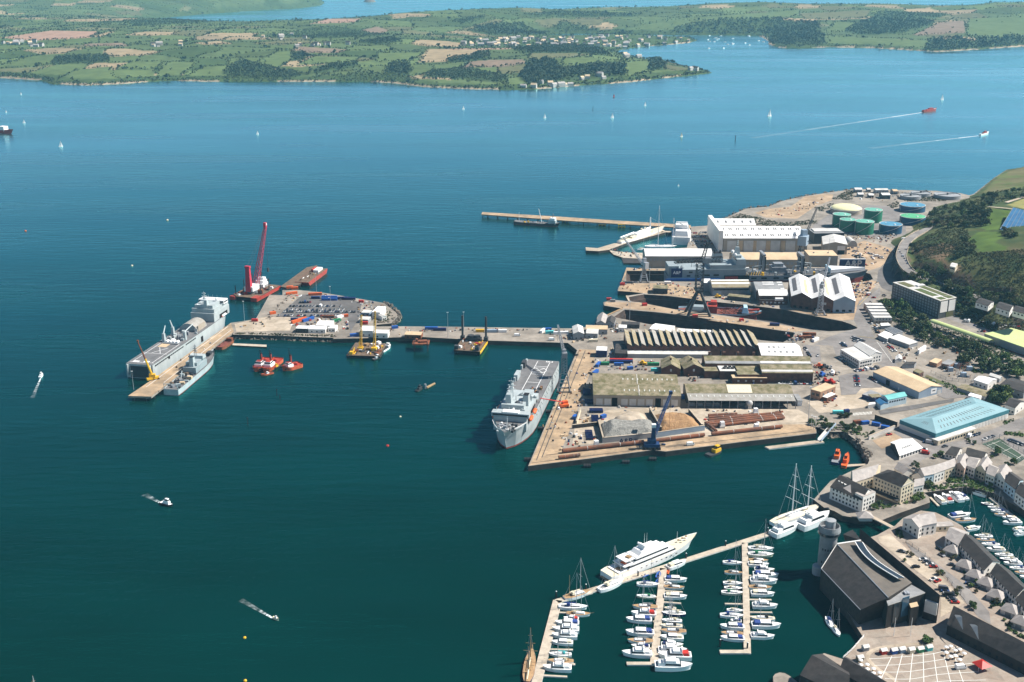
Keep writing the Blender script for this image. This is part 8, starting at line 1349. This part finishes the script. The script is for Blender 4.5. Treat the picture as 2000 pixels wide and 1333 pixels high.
for p,q,n,w,r in(((880,675),(935,672),1,"alone beside the museum",0),((940,625),(1020,680),4,"by the fence of the cottage lane",1.3),((995,740),(1045,760),2,"halfway along the museum car park",1.3),((1060,795),(1140,885),7,"at the lower end of the museum car park",1.3),((1035,550),(1065,625),2,"on the brick forecourt of the first cottage",.5),((1100,660),(1130,665),1,"before the first hipped garage",0),((1205,765),(1265,790),3,"between the hipped garages",.5),((800,580),(850,590),1,"at the top of the museum car park",0)):cars(F9,p,q,n,w,r,.05)
for p,q,n,w,r in(((1180,620),(1290,655),9,"behind the lettered hoarding",1.57),((1310,600),(1440,650),9,"on the tan earth yard",1.2),((1130,570),(1230,590),4,"below the gabled store",1.2),((1570,570),(1660,705),7,"on the hill road above the cliff",0),((1170,920),(1390,1000),4,"on the yard right of the gabled shed",1)):cars(FS,p,q,n,w,r)
for p,q,n,w in(((1180,365),(1440,350),12,"in the basin car park, back row"),((1190,400),(1330,395),7,"in the basin car park, middle row"),((1190,440),(1420,435),10,"in the basin car park, front row")):cars(F3,p,q,n,w)
for fr,a,c,w in((F9,1165,1255,"on the museum square"),(F6,215,1112,"driving along the south wharf"),(FS,1320,960,"on the dock road"),(F2,1310,280,"on the pier road"),(F2,1555,310,"by the pier root"),(F11,912,660,"climbing the hill road")):car(TF(fr,a,c),.15,0,w,"vans "+w,True)
BX={}
def container(fr,a,c,ln,rz,m,where,h=2.6):
 p=fr(a,c);k=(m,ln)
 lab={"navy":"dark blue","orange":"orange","red":"red","white":"white","blue":"blue","green":"green","rust":"rust brown","cream":"cream","turquoise":"turquoise","steel_grey":"grey","yellow":"yellow","wall_bluegrey":"pale blue"}[m]+" container "+where
 if k not in BX:
  o=thing("shipping_container",lab,"container",p,rz,"containers in the dockyard");b=MB(m);b.box((0,0,0),(ln,2.5,h),0,m);[b.box((-ln/2+ln*(i+.5)/10,0,.1),(ln/24,2.58,h-.2),0,m)for i in range(10)];b.build("body",o);b=MB("roof_grey");b.box((ln/2+.03,0,.15),(.08,2.3,h-.3),0,m);b.build("door",o);BX[k]=o
 else:dup(BX[k],p,rz,lab)
for fr,a,c,ln,rz,m,w in((G3,700,130,7,.4,"orange","at the pier head corner, left"),(G3,755,140,7,.2,"orange","at the pier head corner, right"),(G3,720,195,12,.5,"orange","below the pier head corner"),(G3,975,205,14,.2,"orange","under the white mast on the pier"),(G3,980,245,9,0,"navy","in front of the mast on the pier"),(G3,1130,240,16,0,"blue","in the long blue row at the back of the pier"),(G3,1130,262,16,0,"blue","second in the blue row on the pier"),(G3,1350,255,12,0,"navy","near the round end of the pier"),(G3,1270,250,10,.1,"navy","left of another by the pier's round end"),(G3,1475,285,5,0,"red","alone at the pier's right lot"),(G3,800,490,18,.9,"orange","long one slanting across the pier apron"),(G3,900,480,14,.9,"blue","slanting beside the long orange one"),(G3,750,480,7,0,"navy","left of the long orange one"),(G3,1210,490,8,.6,"green","right of the white pier sheds"),(G3,1300,440,6,.3,"orange","at the front right of the car park"),(G3,1115,450,12,0,"rust","in the middle front of the car park"),(G3,1250,450,9,.8,"white","slanting right of the white sheds"),(G3,1515,520,6,0,"red","above the white pier office"),(G3,320,490,6,0,"red","at the left apron edge"),(G3,515,410,6,.6,"orange","on the left rim of the pier"),(G3,1400,650,8,.3,"blue","under the white pier office"),(F2,440,225,6,.4,"blue","right of the pier office"),(F2,700,232,12,0,"blue","midway along the pier's back edge"),(F2,760,240,12,0,"navy","beside the blue one midway along the pier"),(F2,1130,252,12,0,"wall_bluegrey","right of the jack up barge"),(F2,1200,252,9,0,"white","right of the pale blue one on the pier"),(F2,1045,250,8,0,"yellow","behind the jack up barge"),(F2,1490,250,9,1.2,"white","leftmost at the pier root"),(F2,1540,260,8,.2,"turquoise","at the pier root"),(F2,1620,265,14,.1,"white","long one at the pier root"),(F2,1530,240,6,.1,"blue","small one at the pier root"),(F2,1850,320,8,.1,"cream","below the grey sheds"),(F2,1865,545,9,1.1,"blue","beside the moss shed, lower"),(F2,1885,490,9,1.2,"blue","beside the moss shed, upper"),(F5,695,400,7,0,"green","in the container yard, left"),(F5,830,385,20,-.03,"navy","longest one in the yard behind the moss shed"),(F5,830,372,20,-.03,"red","stacked behind the longest dark blue one"),(F5,810,405,8,0,"blue","in front of the longest dark blue one"),(F5,905,438,5,.3,"blue","small one behind the moss shed"),(F5,1100,405,10,0,"green","next to the brick gabled house"),(F5,1110,452,6,0,"turquoise","at the moss shed corner"),(F5,440,850,5,1.2,"blue","on the wharf edge of the frame store"),(F5,680,845,5,.7,"blue","beside the blue frames"),(F5,1350,680,5,1.5,"blue","between the two long sheds"),(F8,505,300,6,.25,"rust","at the bay bank, left of three"),(F8,575,306,6,.25,"blue","at the bay bank, nearest the rust brown one"),(F8,668,318,6,-.5,"blue","at the bay bank beside the wall"),(F8,748,346,6,-.5,"blue","lowest at the bay bank wall"),(F8,340,215,8,0,"turquoise","by the zebra crossing"),(F8,415,205,4,.3,"navy","small one by the zebra crossing"),(F3,425,985,5,0,"red","at the tip of the pier between docks"),(F3,550,845,5,0,"red","at the head of the middle pier"),(F3,460,1000,5,0,"steel_grey","at the tip of the pier between docks"),(F3,755,1035,5,.3,"red","along the pier between docks"),(F3,970,830,7,0,"white","in front of the tanker's stern"),(G2,1180,1030,12,-.1,"rust","at the end of the near dry dock"),(G2,1130,1065,12,.2,"rust","second at the end of the near dry dock"),(G2,1250,1095,9,.8,"white","beside the rust brown dock end ones"),(G2,400,868,4,.3,"red","on the dock pier near the red ship"),(G2,780,920,9,-.1,"navy","on the dock pier further right")):container(fr,a,c,ln,rz,m,w)
for nm,lab,fr,A,B,h,d,ri,w_,r_,rd in(("grey_shed","grey gabled shed at the root of the pier",F2,(1708,262),(1785,262),6,22,2,"wall_grey","roof_pale",'fb'),("ribbed_shed","ribbed grey shed right of the gabled pier shed",F2,(1798,258),(1880,262),5,14,1,"wall_grey","roof_pale",'lr'),("long_shed","tan roofed long shed behind the pier root sheds",F2,(1798,228),(1950,232),5,12,1,"wall_grey","roof_tan",'lr'),("site_office","white topped navy site office on the wharf corner",F2,(1870,382),(1946,385),6,11,0,"navy","roof_white",'lr'),("teal_hut","pale teal gabled hut at the mouth of the near dry dock",G1,(145,888),(250,893),4,26,2.5,"wall_grey","slate_pale",'fb'),("slate_hut","dark gabled hut beside the pale teal one",G1,(252,893),(350,898),4,18,2.5,"wall_grey","roof_slate",'fb'),("white_cabin","white flat roofed cabin by the near dry dock",G1,(400,945),(495,948),4,9,0,"wall_white","roof_white",'lr'),("dark_store","dark low store behind the white cabin",G1,(430,905),(640,915),3.5,9,0,"steel_dark","roof_slate",'lr'),("long_white_shed","long white roofed shed behind the saw tooth shed, left one",G1,(758,955),(985,985),4.5,18,1,"wall_white","roof_white",'lr'),("long_white_shed","thin white roofed shed behind the saw tooth shed, right one",G1,(1080,985),(1460,1005),3.5,9,.5,"wall_white","roof_white",'lr'),("dark_lean_shed","dark shed against the left end of the saw tooth shed",G1,(360,1235),(490,1240),5,26,1,"steel_dark","roof_slate",'lr'),("gate_house","mossy flat roofed hut on the middle pier apron",G1,(800,490),(965,495),6,14,.6,"steel_dark","roof_moss",'lr'),("dock_office","black flat roofed dockside office below the striped shed",G1,(1650,580),(1900,605),4,9,0,"steel_dark","roof_moss",'lr'),("pier_office","white pier office with a blue base beside the crane barge",G3,(1458,588),(1600,590),6,14,.8,"wall_white","roof_white",'lr'),("pier_store","white store right of the pier office",G3,(1605,615),(1762,618),5,10,.6,"wall_white","roof_white",'lr'),("pier_shed","white shed with dark open front on the pier apron",G3,(760,568),(890,572),4,9,0,"steel_dark","roof_white",'lr'),("pier_shed","wide white shed in the middle of the pier apron",G3,(900,572),(1085,575),4,12,.6,"wall_white","roof_white",'lr'),("pier_shed","white shed behind the wide one on the pier apron",G3,(985,530),(1145,533),5,15,.6,"wall_white","roof_white",'lr'),("pier_shed","small white shed right of the wide one",G3,(1110,565),(1190,568),3.5,10,0,"wall_white","roof_white",'lr'),("club_house","white two storey house at the pier's round end",G3,(1590,390),(1680,395),6,20,0,"wall_white","roof_white",'lr'),("club_house","low white building at the far right of the pier",G3,(1700,440),(1750,430),4,18,.8,"wall_white","roof_pale",'fb'),("pier_shed","grey white cabin in front of the pier house",G3,(1450,470),(1550,475),3.5,10,0,"wall_grey","roof_pale",'lr'),("boat_store","blue sided cabin by the pier's round end",G3,(1475,395),(1565,400),3.5,9,0,"wall_bluegrey","roof_pale",'lr'),("rust_shed","rust red shed on the pier's near edge",F2,(510,268),(625,272),4,10,.6,"rust","roof_tan",'lr')):
 zz=QZ+h;A_,B_=fr(*A,zz),fr(*B,zz);t=shed(nm,lab,A_,B_,h,d,ri,w_,r_,rd);windows(t,A_,B_,QZ+1,max(2,int((B_-A_).length/5)),1.4,1.2)
def heap(name,label,fr,poly,hmax,m,sd):
 p=[fr(a,c).xy for a,c in poly];xs,ys=[q.x for q in p],[q.y for q in p];X,Y=np.meshgrid(np.arange(min(xs),max(xs),1.2),np.arange(min(ys),max(ys),1.2));P2=np.array([tuple(q)for q in p]);ins=inpoly(X,Y,P2);d=seg_dist(X,Y,P2);Z=np.where(ins,QZ+np.minimum(d*.7,hmax*(.7+.5*vnoise(X,Y,12,sd)))+vnoise(X,Y,2.5,sd+1)*.7,QZ-1);b=MB(m);nx=X.shape[1];b.v=[tuple(v)for v in np.stack([X,Y,Z],-1).reshape(-1,3)]
 for j in range(X.shape[0]-1):
  for i in range(nx-1):
   if ins[j,i]or ins[j+1,i+1]:b.f.append((j*nx+i,j*nx+i+1,(j+1)*nx+i+1,(j+1)*nx+i));b.m.append(m)
 return tag(b.build(name,None,True),label,"heap")
heap("gravel_heap","grey crushed stone heap behind the lettered block wall",F5,[(650,905),(760,870),(900,890),(1080,870),(1130,930),(1110,990),(680,1030)],5,"stone_pile",61);heap("sand_heap","pale sand heap joining the grey stone heap",F5,[(770,850),(880,800),(1040,830),(1050,880),(900,900),(780,880)],4,"concrete_pale",62);heap("woodchip_heap","orange brown heap of wood chips in the walled bay",F5,[(1090,830),(1300,820),(1440,850),(1500,920),(1490,950),(1160,960)],5,"chip_pile",63)
def wall(label,fr,p,q,h,m="roof_pale",th=1):
 a,c=fr(*p),fr(*q);mm=(a+c)/2;t=Th("block_wall",label,"wall",mm);b=MB(m);b.box(mm,((c-a).length,th,h),math.atan2(c.y-a.y,c.x-a.x));t.part("panel",b);b=MB("concrete_pale");b.box(mm+Vector((0,0,h)),((c-a).length,th*1.1,.2),math.atan2(c.y-a.y,c.x-a.x));t.part("coping",b);return t
W_=wall("long grey block wall in front of the stone heap, with dark lettering",F5,(672,1055),(1120,1010),4,"wall_grey");text_on("A&P",W_.e,F5(868,1038,QZ+2)-W_.o+Vector((0,-.75,0)),(math.pi/2,0,.12),5.5,"navy")
for lab,p,q,h in(("pale block wall in front of the wood chip heap",(1120,1010),(1530,950),4),("dark wall between stone and wood chip heaps",(1070,800),(1165,965),4),("dark wall closing the right side of the wood chip bay",(1400,800),(1510,930),3),("dark wall closing the left side of the stone heap",(640,905),(680,1055),4),("cream wall beside the frame store",(488,790),(455,905),3),("dark wall below the frame store",(420,935),(640,910),3)):wall(lab,F5,p,q,h,"wall_bluegrey" if "pale" in lab else("cream" if "cream" in lab else "roof_slate"))
wall("curved white yard wall beside the dirt yard",F8,(605,440),(830,350),3,"roof_pale");wall("dark wall behind the blue containers",F8,(660,265),(850,330),4,"timber_dark")
t=Th("lettered_hoarding","big navy hoarding with white block lettering beside the tanker's bow","hoarding",FS(1170,725));p,q=FS(1060,728),FS(1285,730);b=MB("navy");b.box((p+q)/2,((q-p).length,1,10));pn=t.part("panel",b);text_on("A&P",t.e,(p+q)/2-t.o+Vector((1,-.6,5)),(math.pi/2,0,0),10.5,"roof_pale");b=MB("white");b.box((p+q)/2+Vector((0,0,10)),((q-p).length,1.4,.8));t.part("top_edge",b)
def pipe(label,fr,p,q,r=1.1,grp="rusty steel pipes in the yard"):
 a,c=fr(*p,QZ+r+.5),fr(*q,QZ+r+.5);t=Th("steel_pipe",label,"pipe",(a+c)/2,grp);b=MB("pipe_rust");b.tube(a,c,r,r,10,"pipe_rust");t.part("barrel",b,None,False);b=MB("roof_pale");[b.tube(a.lerp(c,f),a.lerp(c,f+.006),r*1.06,r*1.06,10,"roof_pale")for f in(.3,.7,.88)];t.part("weld_band",b)
for i,(p,q)in enumerate((((370,850),(620,838)),((375,868),(780,845)),((370,890),(985,828)),((380,908),(1005,842)),((375,925),(1020,856)),((380,944),(1030,870)),((360,915),(420,905)),((345,915),(440,985)))):pipe("rusty pipe in the stack of pipes, %s from the back"%ORD[i]if i<6 else "short rusty pipe lying across the left end of the stack"+(", upper" if i==6 else ", lower"),F6,p,q)
pipe("longest rusty pipe lying along the front of the wharf yard",F5,(335,1120),(1020,1045),1.4);pipe("rusty pipe lying below the wood chip wall",F5,(1110,1035),(1530,985),1.3);pipe("rusty pipe with white wrappings in front of the stack",F6,(400,1010),(1010,945),1.3)
for i,(fr,a,c)in enumerate(((F5,622,1085),(F6,490,955),(F6,785,975),(F6,780,838))):p=fr(a,c);t=Th("wrapped_bundle","white wrapped bundle on a rusty pipe, %s"%("nearest the wharf corner","left one at the stack","on the front pipe","at the back of the stack")[i],"bundle",p);b=MB("white");b.box((p.x,p.y,QZ),(3.6,3.4,4.6),.2,tz=(.8,.8));t.part("wrapping",b);b=MB("roof_pale");b.box((p.x,p.y-1.8,QZ),(4.2,.5,1.6),.2);t.part("skirt",b)
pipe("bright white and pink pipe section on the wharf corner",F5,(305,1175),(485,1155),1.2)
for i,(a,c,w,h)in enumerate(((590,720,130,30),(620,795,110,22),(610,865,60,60),(560,1000,60,80),(540,640,60,50))):
 p=F5(a,c);s=mpp(620+c/4.3)/4.3;t=Th("lattice_frame","navy blue steel lattice frame laid on the yard, %s"%("longest under the moss shed wall","second below the moss shed","by the small blue container","on the pale slab","beside the wharf road")[i],"frame",p);n_=5
 for k in range(n_):b=MB("navy");y_=p.y+(k-2)*h*s/2.2;b.truss((p.x-w*s/2,y_,QZ+1.2),(p.x+w*s/2,y_,QZ+1.2),1.6,1.6,.22,8,"navy");t.part("lattice_beam",b)
def debris(fr,polys,n,seed,label,cols=("steel_dark","timber","rust","roof_pale","steel_grey","deck_brown","roof_tan","navy","white","roof_slate","steel_grey","hull_red","steel_dark"),smax=3.0,hmax=1.8):
 r=random.Random(seed);b=MB()
 for pl in polys:
  xs,ys=[p[0]for p in pl],[p[1]for p in pl]
  w=[fr(*q)for q in pl];ar=abs(sum(w[i].x*w[i-1].y-w[i-1].x*w[i].y for i in range(len(w))))/2
  for _ in range(min(n,int(ar/21))):
   a,c=r.uniform(min(xs),max(xs)),r.uniform(min(ys),max(ys))
   if inpoly([a],[c],pl)[0]:p=fr(a,c);b.box((p.x,p.y,QZ),(r.uniform(.6,smax),r.uniform(.5,smax*.7),r.uniform(.3,hmax)),r.random()*3,r.choice(cols),tz=(r.uniform(.6,1),r.uniform(.6,1)))
 return tag(b.build("yard_debris"),label,None,None,'stuff')
debris(G3,[[(640,200),(800,170),(900,180),(780,240),(600,330),(560,380)],[(100,540),(440,470),(420,590)],[(1440,290),(1600,280),(1740,320),(1720,460),(1640,500),(1450,480)],[(690,460),(1340,460),(1330,600),(720,600)],[(1000,190),(1400,240),(1400,300),(1000,250)]],150,1,"jumbled stores and scrap scattered over the pier head")
debris(F2,[[(390,215),(1450,225),(1440,245),(640,250),(390,280)],[(1450,240),(1960,240),(1960,320),(1700,330)],[(1760,560),(1860,500),(1880,720),(1740,760)],[(1440,960),(1560,780),(1740,380),(1850,400),(1600,1060)]],120,2,"scattered stores along the pier and the wharf",smax=2.6)
debris(G1,[[(250,650),(1180,760),(1230,800),(450,715)],[(400,500),(480,430),(1380,440),(1370,620),(1200,595),(690,540)],[(340,860),(760,920),(500,1000),(300,1010)],[(500,262),(940,272),(940,284),(500,284)],[(900,440),(1480,560),(1300,640)]],130,3,"scrap and stores strewn on the dock piers")
debris(G2,[[(0,800),(1200,972),(1000,990),(0,850)],[(110,600),(900,690),(900,730),(110,640)],[(1680,420),(1920,420),(1800,600),(1680,600)],[(900,1010),(1280,1000),(1240,1120),(900,1090)],[(1860,690),(1990,690),(1990,1090),(1890,900)],[(420,480),(600,480),(600,620),(500,620)]],110,4,"stores and scrap round the gabled shed and dock ends")
debris(F5,[[(560,360),(1130,370),(1130,450),(680,450)],[(440,700),(600,700),(700,900),(420,930)],[(330,960),(620,950),(640,1080),(310,1120)],[(860,700),(1310,745),(1300,800),(760,790)],[(290,700),(420,640),(460,560),(480,620),(400,860)],[(780,260),(880,260),(880,340),(620,330)]],90,5,"frames, timber and scrap in the wharf yard")
debris(F6,[[(1280,420),(1480,430),(1490,590),(1290,590)],[(1270,690),(1500,680),(1480,780),(1290,770)],[(340,810),(1000,810),(1060,900),(340,980)],[(600,540),(1280,560),(1290,590),(600,585)],[(1120,140),(1340,150),(1330,230),(1030,215)],[(150,500),(340,520),(330,560),(150,560)]],60,6,"machinery and scrap standing in the inner yard",("steel_dark","rust","rust","steel_grey","navy","white","roof_tan","hull_red","steel_dark","deck_brown"))
debris(F7,[[(640,600),(1240,620),(1280,720),(960,660),(760,760),(650,680)],[(990,780),(1330,800),(1300,900),(1080,860)],[(420,200),(480,210),(500,480),(440,420)],[(760,860),(1050,900),(1000,940)]],120,7,"rubble, fencing and plant between warehouse and railway bank",("rubble","rust","timber","roof_pale","steel_dark","steel_grey"))
debris(FS,[[(1130,480),(1520,560),(1500,640),(1300,720),(1130,600)],[(1110,430),(1560,440),(1500,520),(1120,470)],[(330,260),(780,160),(900,120),(980,110),(800,220),(560,280)],[(1170,60),(1880,60),(1880,110),(1500,150),(1180,140)],[(1180,850),(1420,850),(1300,960),(1180,1010)]],120,8,"plant and stores on the tank farm side of the yard",smax=3.4)
debris(F3,[[(1170,370),(1460,340),(1460,490),(1180,480)],[(430,500),(760,560),(740,600),(500,560)],[(560,440),(930,340),(940,345),(600,450)]],90,9,"stores and craft gear round the yacht basin")
debris(F1,[[(860,770),(900,800),(500,1120),(330,1220),(200,1230),(360,1120)]],150,10,"gangways and stores lined along the navy jetty",("hull_orange","timber","steel_grey","white","deck_brown","rust","steel_dark"))
for k,(fr,pts,m)in enumerate(((F5,[(120,1200),(480,275)],"steel_dark"),(F5,[(165,1180),(530,280)],"steel_dark"),(F5,[(80,1225),(1530,1045)],"steel_dark"),(F5,[(200,1160),(1530,1000)],"steel_dark"),(F6,[(0,1130),(1250,985)],"steel_dark"),(G2,[(1750,690),(1880,560)],"yellow_line"),(F7,[(330,520),(560,550)],"yellow_line"),(F7,[(500,570),(640,760)],"white_line"))):_z[0]+=.006;ribbon([fr(*p)for p in pts],.5 if k<5 else .35,_z[0]+.02,"rail_strip" if k<5 else "road_marking",m)
for i in range(14):p,q=F8(470+12*i,235-1*i),F8(480+12*i,210-1*i);ribbon([p,q],.42,_z[0]+.03,"road_marking","white_line")
ZR={}
b=MB("asphalt_pale");pr=[Vector(p)for p in RD]
for i in range(len(pr)-1):
 p,q=pr[i],pr[i+1];n0=(pr[min(i+1,len(pr)-1)]-pr[max(i-1,0)]).xy.normalized();n1=(pr[min(i+2,len(pr)-1)]-p).xy.normalized();o0,o1=Vector((-n0.y,n0.x,0))*5,Vector((-n1.y,n1.x,0))*5;u=Vector((0,0,.25));b.face([p-o0+u,q-o1+u,q+o1+u,p+o0+u])
tag(b.build("hill_road"),"grey road curving along the cliff top",None,None,'structure')
pr2=pr[4:30]
for s_,lab in((5.6,"pale wall along the cliff edge of the hill road"),(-5.6,"low wall along the upper side of the hill road")):
 t=Th("road_wall",lab,"wall",pr2[0]);b=MB("concrete_pale")
 for i in range(len(pr2)-1):
  p,q=pr2[i],pr2[i+1];n=(q-p).xy.normalized();o_=Vector((-n.y,n.x,0))*-s_;c=(p+q)/2+o_;b.box((c.x,c.y,c.z-1),((q-p).length+.4,.5,2.1),math.atan2(n.y,n.x))
 t.part("parapet",b)
for a in((1800,345),(1960,295)),((1640,385),(1800,395),(2000,420)):ribbon([TF(F11,*p)for p in smoothpath([Vector((*q,0))for q in a],4)for p in[(p.x,p.y)]]if False else[TF(F11,p.x,p.y)for p in smoothpath([Vector((*q,0))for q in a],5)],5,0,"hill_path","concrete_pale",zf=lambda x,y:hz(x,y)+1.2)
for a in range(3):p,q,r_,s_=[F8(*u)for u in((1620,490),(1740,445),(1960,580),(1880,630))];f=a/2;ribbon([p.lerp(s_,f*.9+.05),q.lerp(r_,f*.9+.05)],.25,_z[0]+.02,"court_marking","white_line");ribbon([p.lerp(q,f*.9+.05),s_.lerp(r_,f*.9+.05)],.25,_z[0]+.03,"court_marking","white_line")
LP=None
for i,(fr,a,c,h)in enumerate(((G3,990,170,22),(G3,1145,320,20),(G3,210,490,20),(F2,818,290,24),(F2,930,240,18),(G1,750,520,24),(G1,525,920,24),(F6,1235,910,28),(F6,1262,960,10),(F6,1282,970,10),(F6,1298,975,10),(G2,1390,200,28),(F1,215,1200,16))):
 p=fr(a,c);lab="tall thin lamp mast, %s"%("at the back of the pier head","in the pier car park","on the left pier apron","midway along the pier","by the jack up barge","at the head of the middle pier","by the near dry dock","at the end of the south wharf","left flagpole at the wharf end","middle flagpole at the wharf end","right flagpole at the wharf end","by the flat tan store","at the tip of the navy jetty")[i]
 if LP is None:LP=thing("lamp_mast",lab,"lamp post",p,0,"lamp masts");b=MB("silver");b.tube((0,0,0),(0,0,20),.22,.12,6,"silver");b.build("pole",LP);b=MB("white");b.box((0,0,20),(1.6,.5,.35));b.build("lamp_head",LP)
 else:o=dup(LP,p,0,lab);o.scale=(1,1,h/20)
 # substation, fences, last patches of ground
lay(G4.L([(1400,560),(1560,520),(1800,560),(1900,690),(1660,700),(1600,770),(1430,780)]),"yard_patch","asphalt_pale","worn grey tarmac between office and warehouse")
lay(G4.L([(990,200),(1180,215),(1200,380),(1120,420),(1000,350)]),"car_park","asphalt_pale","grey tarmac strip beside the white hall")
lay(G5.L([(330,605),(700,545),(1200,465),(1190,500),(720,590),(350,650)]),"service_road","asphalt","dark worn service road before the teal warehouse")
lay(G5.L([(1060,330),(1200,380),(1400,440),(1100,470),(1000,430)]),"service_road","asphalt_pale","grey tarmac beside the tan warehouse end")
lay(G5.L([(880,190),(1100,290),(1080,310),(860,220)]),"lawn","grass_dull","narrow strip of rough lawn behind the tan warehouse")
scrub("undergrowth",G5,[[(820,190),(1030,300),(1000,312),(800,215)],[(1060,265),(1240,335),(1340,430),(1240,420),(1080,320)],[(1500,440),(1700,400),(1800,450),(1620,520)],[(1180,60),(1420,110),(1580,180),(1560,200),(1200,100)],[(1760,740),(1880,700),(1890,720),(1770,770)],[(1780,850),(2000,870),(2000,900),(1780,880)]],330,51,"bushes along the fences behind the warehouses","leaf_mid",(.7,1.6))
scrub("undergrowth",F9,[[(1090,600),(1150,590),(1160,610),(1100,620)],[(1180,690),(1230,700),(1230,730),(1190,720)],[(1340,860),(1420,880),(1420,900),(1350,890)],[(1430,1000),(1530,1070),(1530,1090),(1430,1030)],[(780,450),(830,470),(850,520),(800,500)]],90,52,"low hedges in the cottage gardens","leaf_mid",(.5,1.0))
t=Th("substation","electricity substation of thin steel gantries and grey transformers","substation",G5(1250,190));r_=random.Random(9)
for k in range(26):
 a,c=1090+290*r_.random(),120+120*r_.random();p=G5(a,c);h=r_.uniform(3,8);b=MB("rust" if k%3 else "silver");b.tube(p,p+Vector((0,0,h)),.2,.15,5);b.tube(p+Vector((-1.6,0,h)),p+Vector((1.6,.4,h)),.14,.14,4);t.part("gantry_post",b)
for a,c in((1225,105),(1370,140),(1150,150),(1300,210)):p=G5(a,c);b=MB("wall_bluegrey");b.box((p.x,p.y,QZ),(4.5,3,3.6));b.tube((p.x-1,p.y,QZ+3.6),(p.x-1,p.y,QZ+5),.3,.2,6);t.part("transformer",b)
def fence(label,fr,pts,h=2.4,m="steel_grey"):
 p=[fr(*q)for q in pts];t=Th("yard_fence",label,"fence",p[0]);b=MB(m)
 for i in range(len(p)-1):
  for z in(.3,h*.6,h):b.tube(p[i]+Vector((0,0,z)),p[i+1]+Vector((0,0,z)),.07,.07,3)
 t.part("rail",b)
 for i in range(len(p)-1):
  k=max(2,int((p[i+1]-p[i]).length/5))
  for j in range(k):q=p[i].lerp(p[i+1],j/k);b=MB(m);b.box((q.x,q.y,QZ),(.22,.22,h+.2));t.part("post",b)
fence("grey fence round the substation",G5,[(930,170),(1100,250),(1400,290),(1450,210)]);fence("fence between museum car park and cottage lane",F9,[(850,530),(960,610),(1090,750),(1190,860)]);fence("fence round the tennis court",F8,[(1590,480),(1740,430),(1990,590),(1900,650),(1590,480)],3.2)
fence("rail along the museum quay edge",F9,[(610,1070),(540,1150),(490,1195)],1.2,"white");fence("fence along the dock road below the scrub bank",G6,[(300,650),(420,840),(620,985),(800,1090)])
for i,(fr,a,c,m_)in enumerate(((G4,1180,460,"orange"),(G4,1240,470,"steel_dark"),(G4,1210,560,"blue"),(G4,1330,540,"white"),(G4,1250,630,"red"),(G4,1320,640,"red"),(F5,915,720,"yellow"),(F5,1015,400,"yellow"),(F4,20,0,"yellow"))):
 if fr is F4:fr,a,c=G2,130,600
 p=fr(a,c);t=Th("yard_vehicle","%s plant machine %s"%({"steel_dark":"dark"}.get(m_,m_),("by the long workshop's end","second by the long workshop's end","standing among the inner yard machinery","at the right of the inner yard machinery","low one in front of the brick block","trailer behind the brick block","loading shovel under the moss roofed shed","digger in the container yard","standing by the striped shed")[i]),"machine",p);b=MB(m_);b.box((p.x,p.y,QZ+.9),(6,2.8,1.6),.4*i);b.box((p.x-.6,p.y,QZ+2.5),(2.4,2.2,1.6),.4*i,m_,tz=(.8,.8));t.part("body",b);b=MB("black");[b.tube((p.x+sx*1.9,p.y+sy*1.5-.3,QZ+.8),(p.x+sx*1.9,p.y+sy*1.5+.3,QZ+.8),.8,.8,8,"black")for sx in(-1,1)for sy in(-1,1)];t.part("wheels",b);b=MB("steel_grey");b.tube((p.x+2,p.y,QZ+1.6),(p.x+5,p.y-.6,QZ+2.6),.3,.25,5);b.box((p.x+5.2,p.y-.6,QZ+1.6),(1,2.6,1));t.part("loader_arm",b)
 # haze
m=bpy.data.materials.new("haze");m.use_nodes=True;nt=m.node_tree;nt.nodes.remove(nt.nodes["Principled BSDF"])
pv=nt.nodes.new("ShaderNodeVolumePrincipled");pv.inputs["Color"].default_value=(.31,.70,.97,1);pv.inputs["Density"].default_value=HAZE_DENSITY;pv.inputs["Anisotropy"].default_value=0
nt.links.new(pv.outputs[0],nt.nodes["Material Output"].inputs["Volume"]);MATS["haze"]=m
b=MB("haze");b.box((0,26000,-12),(54000,53000,380));tag(b.build("haze"),"pale blue haze over the far shore",None,None,'stuff')
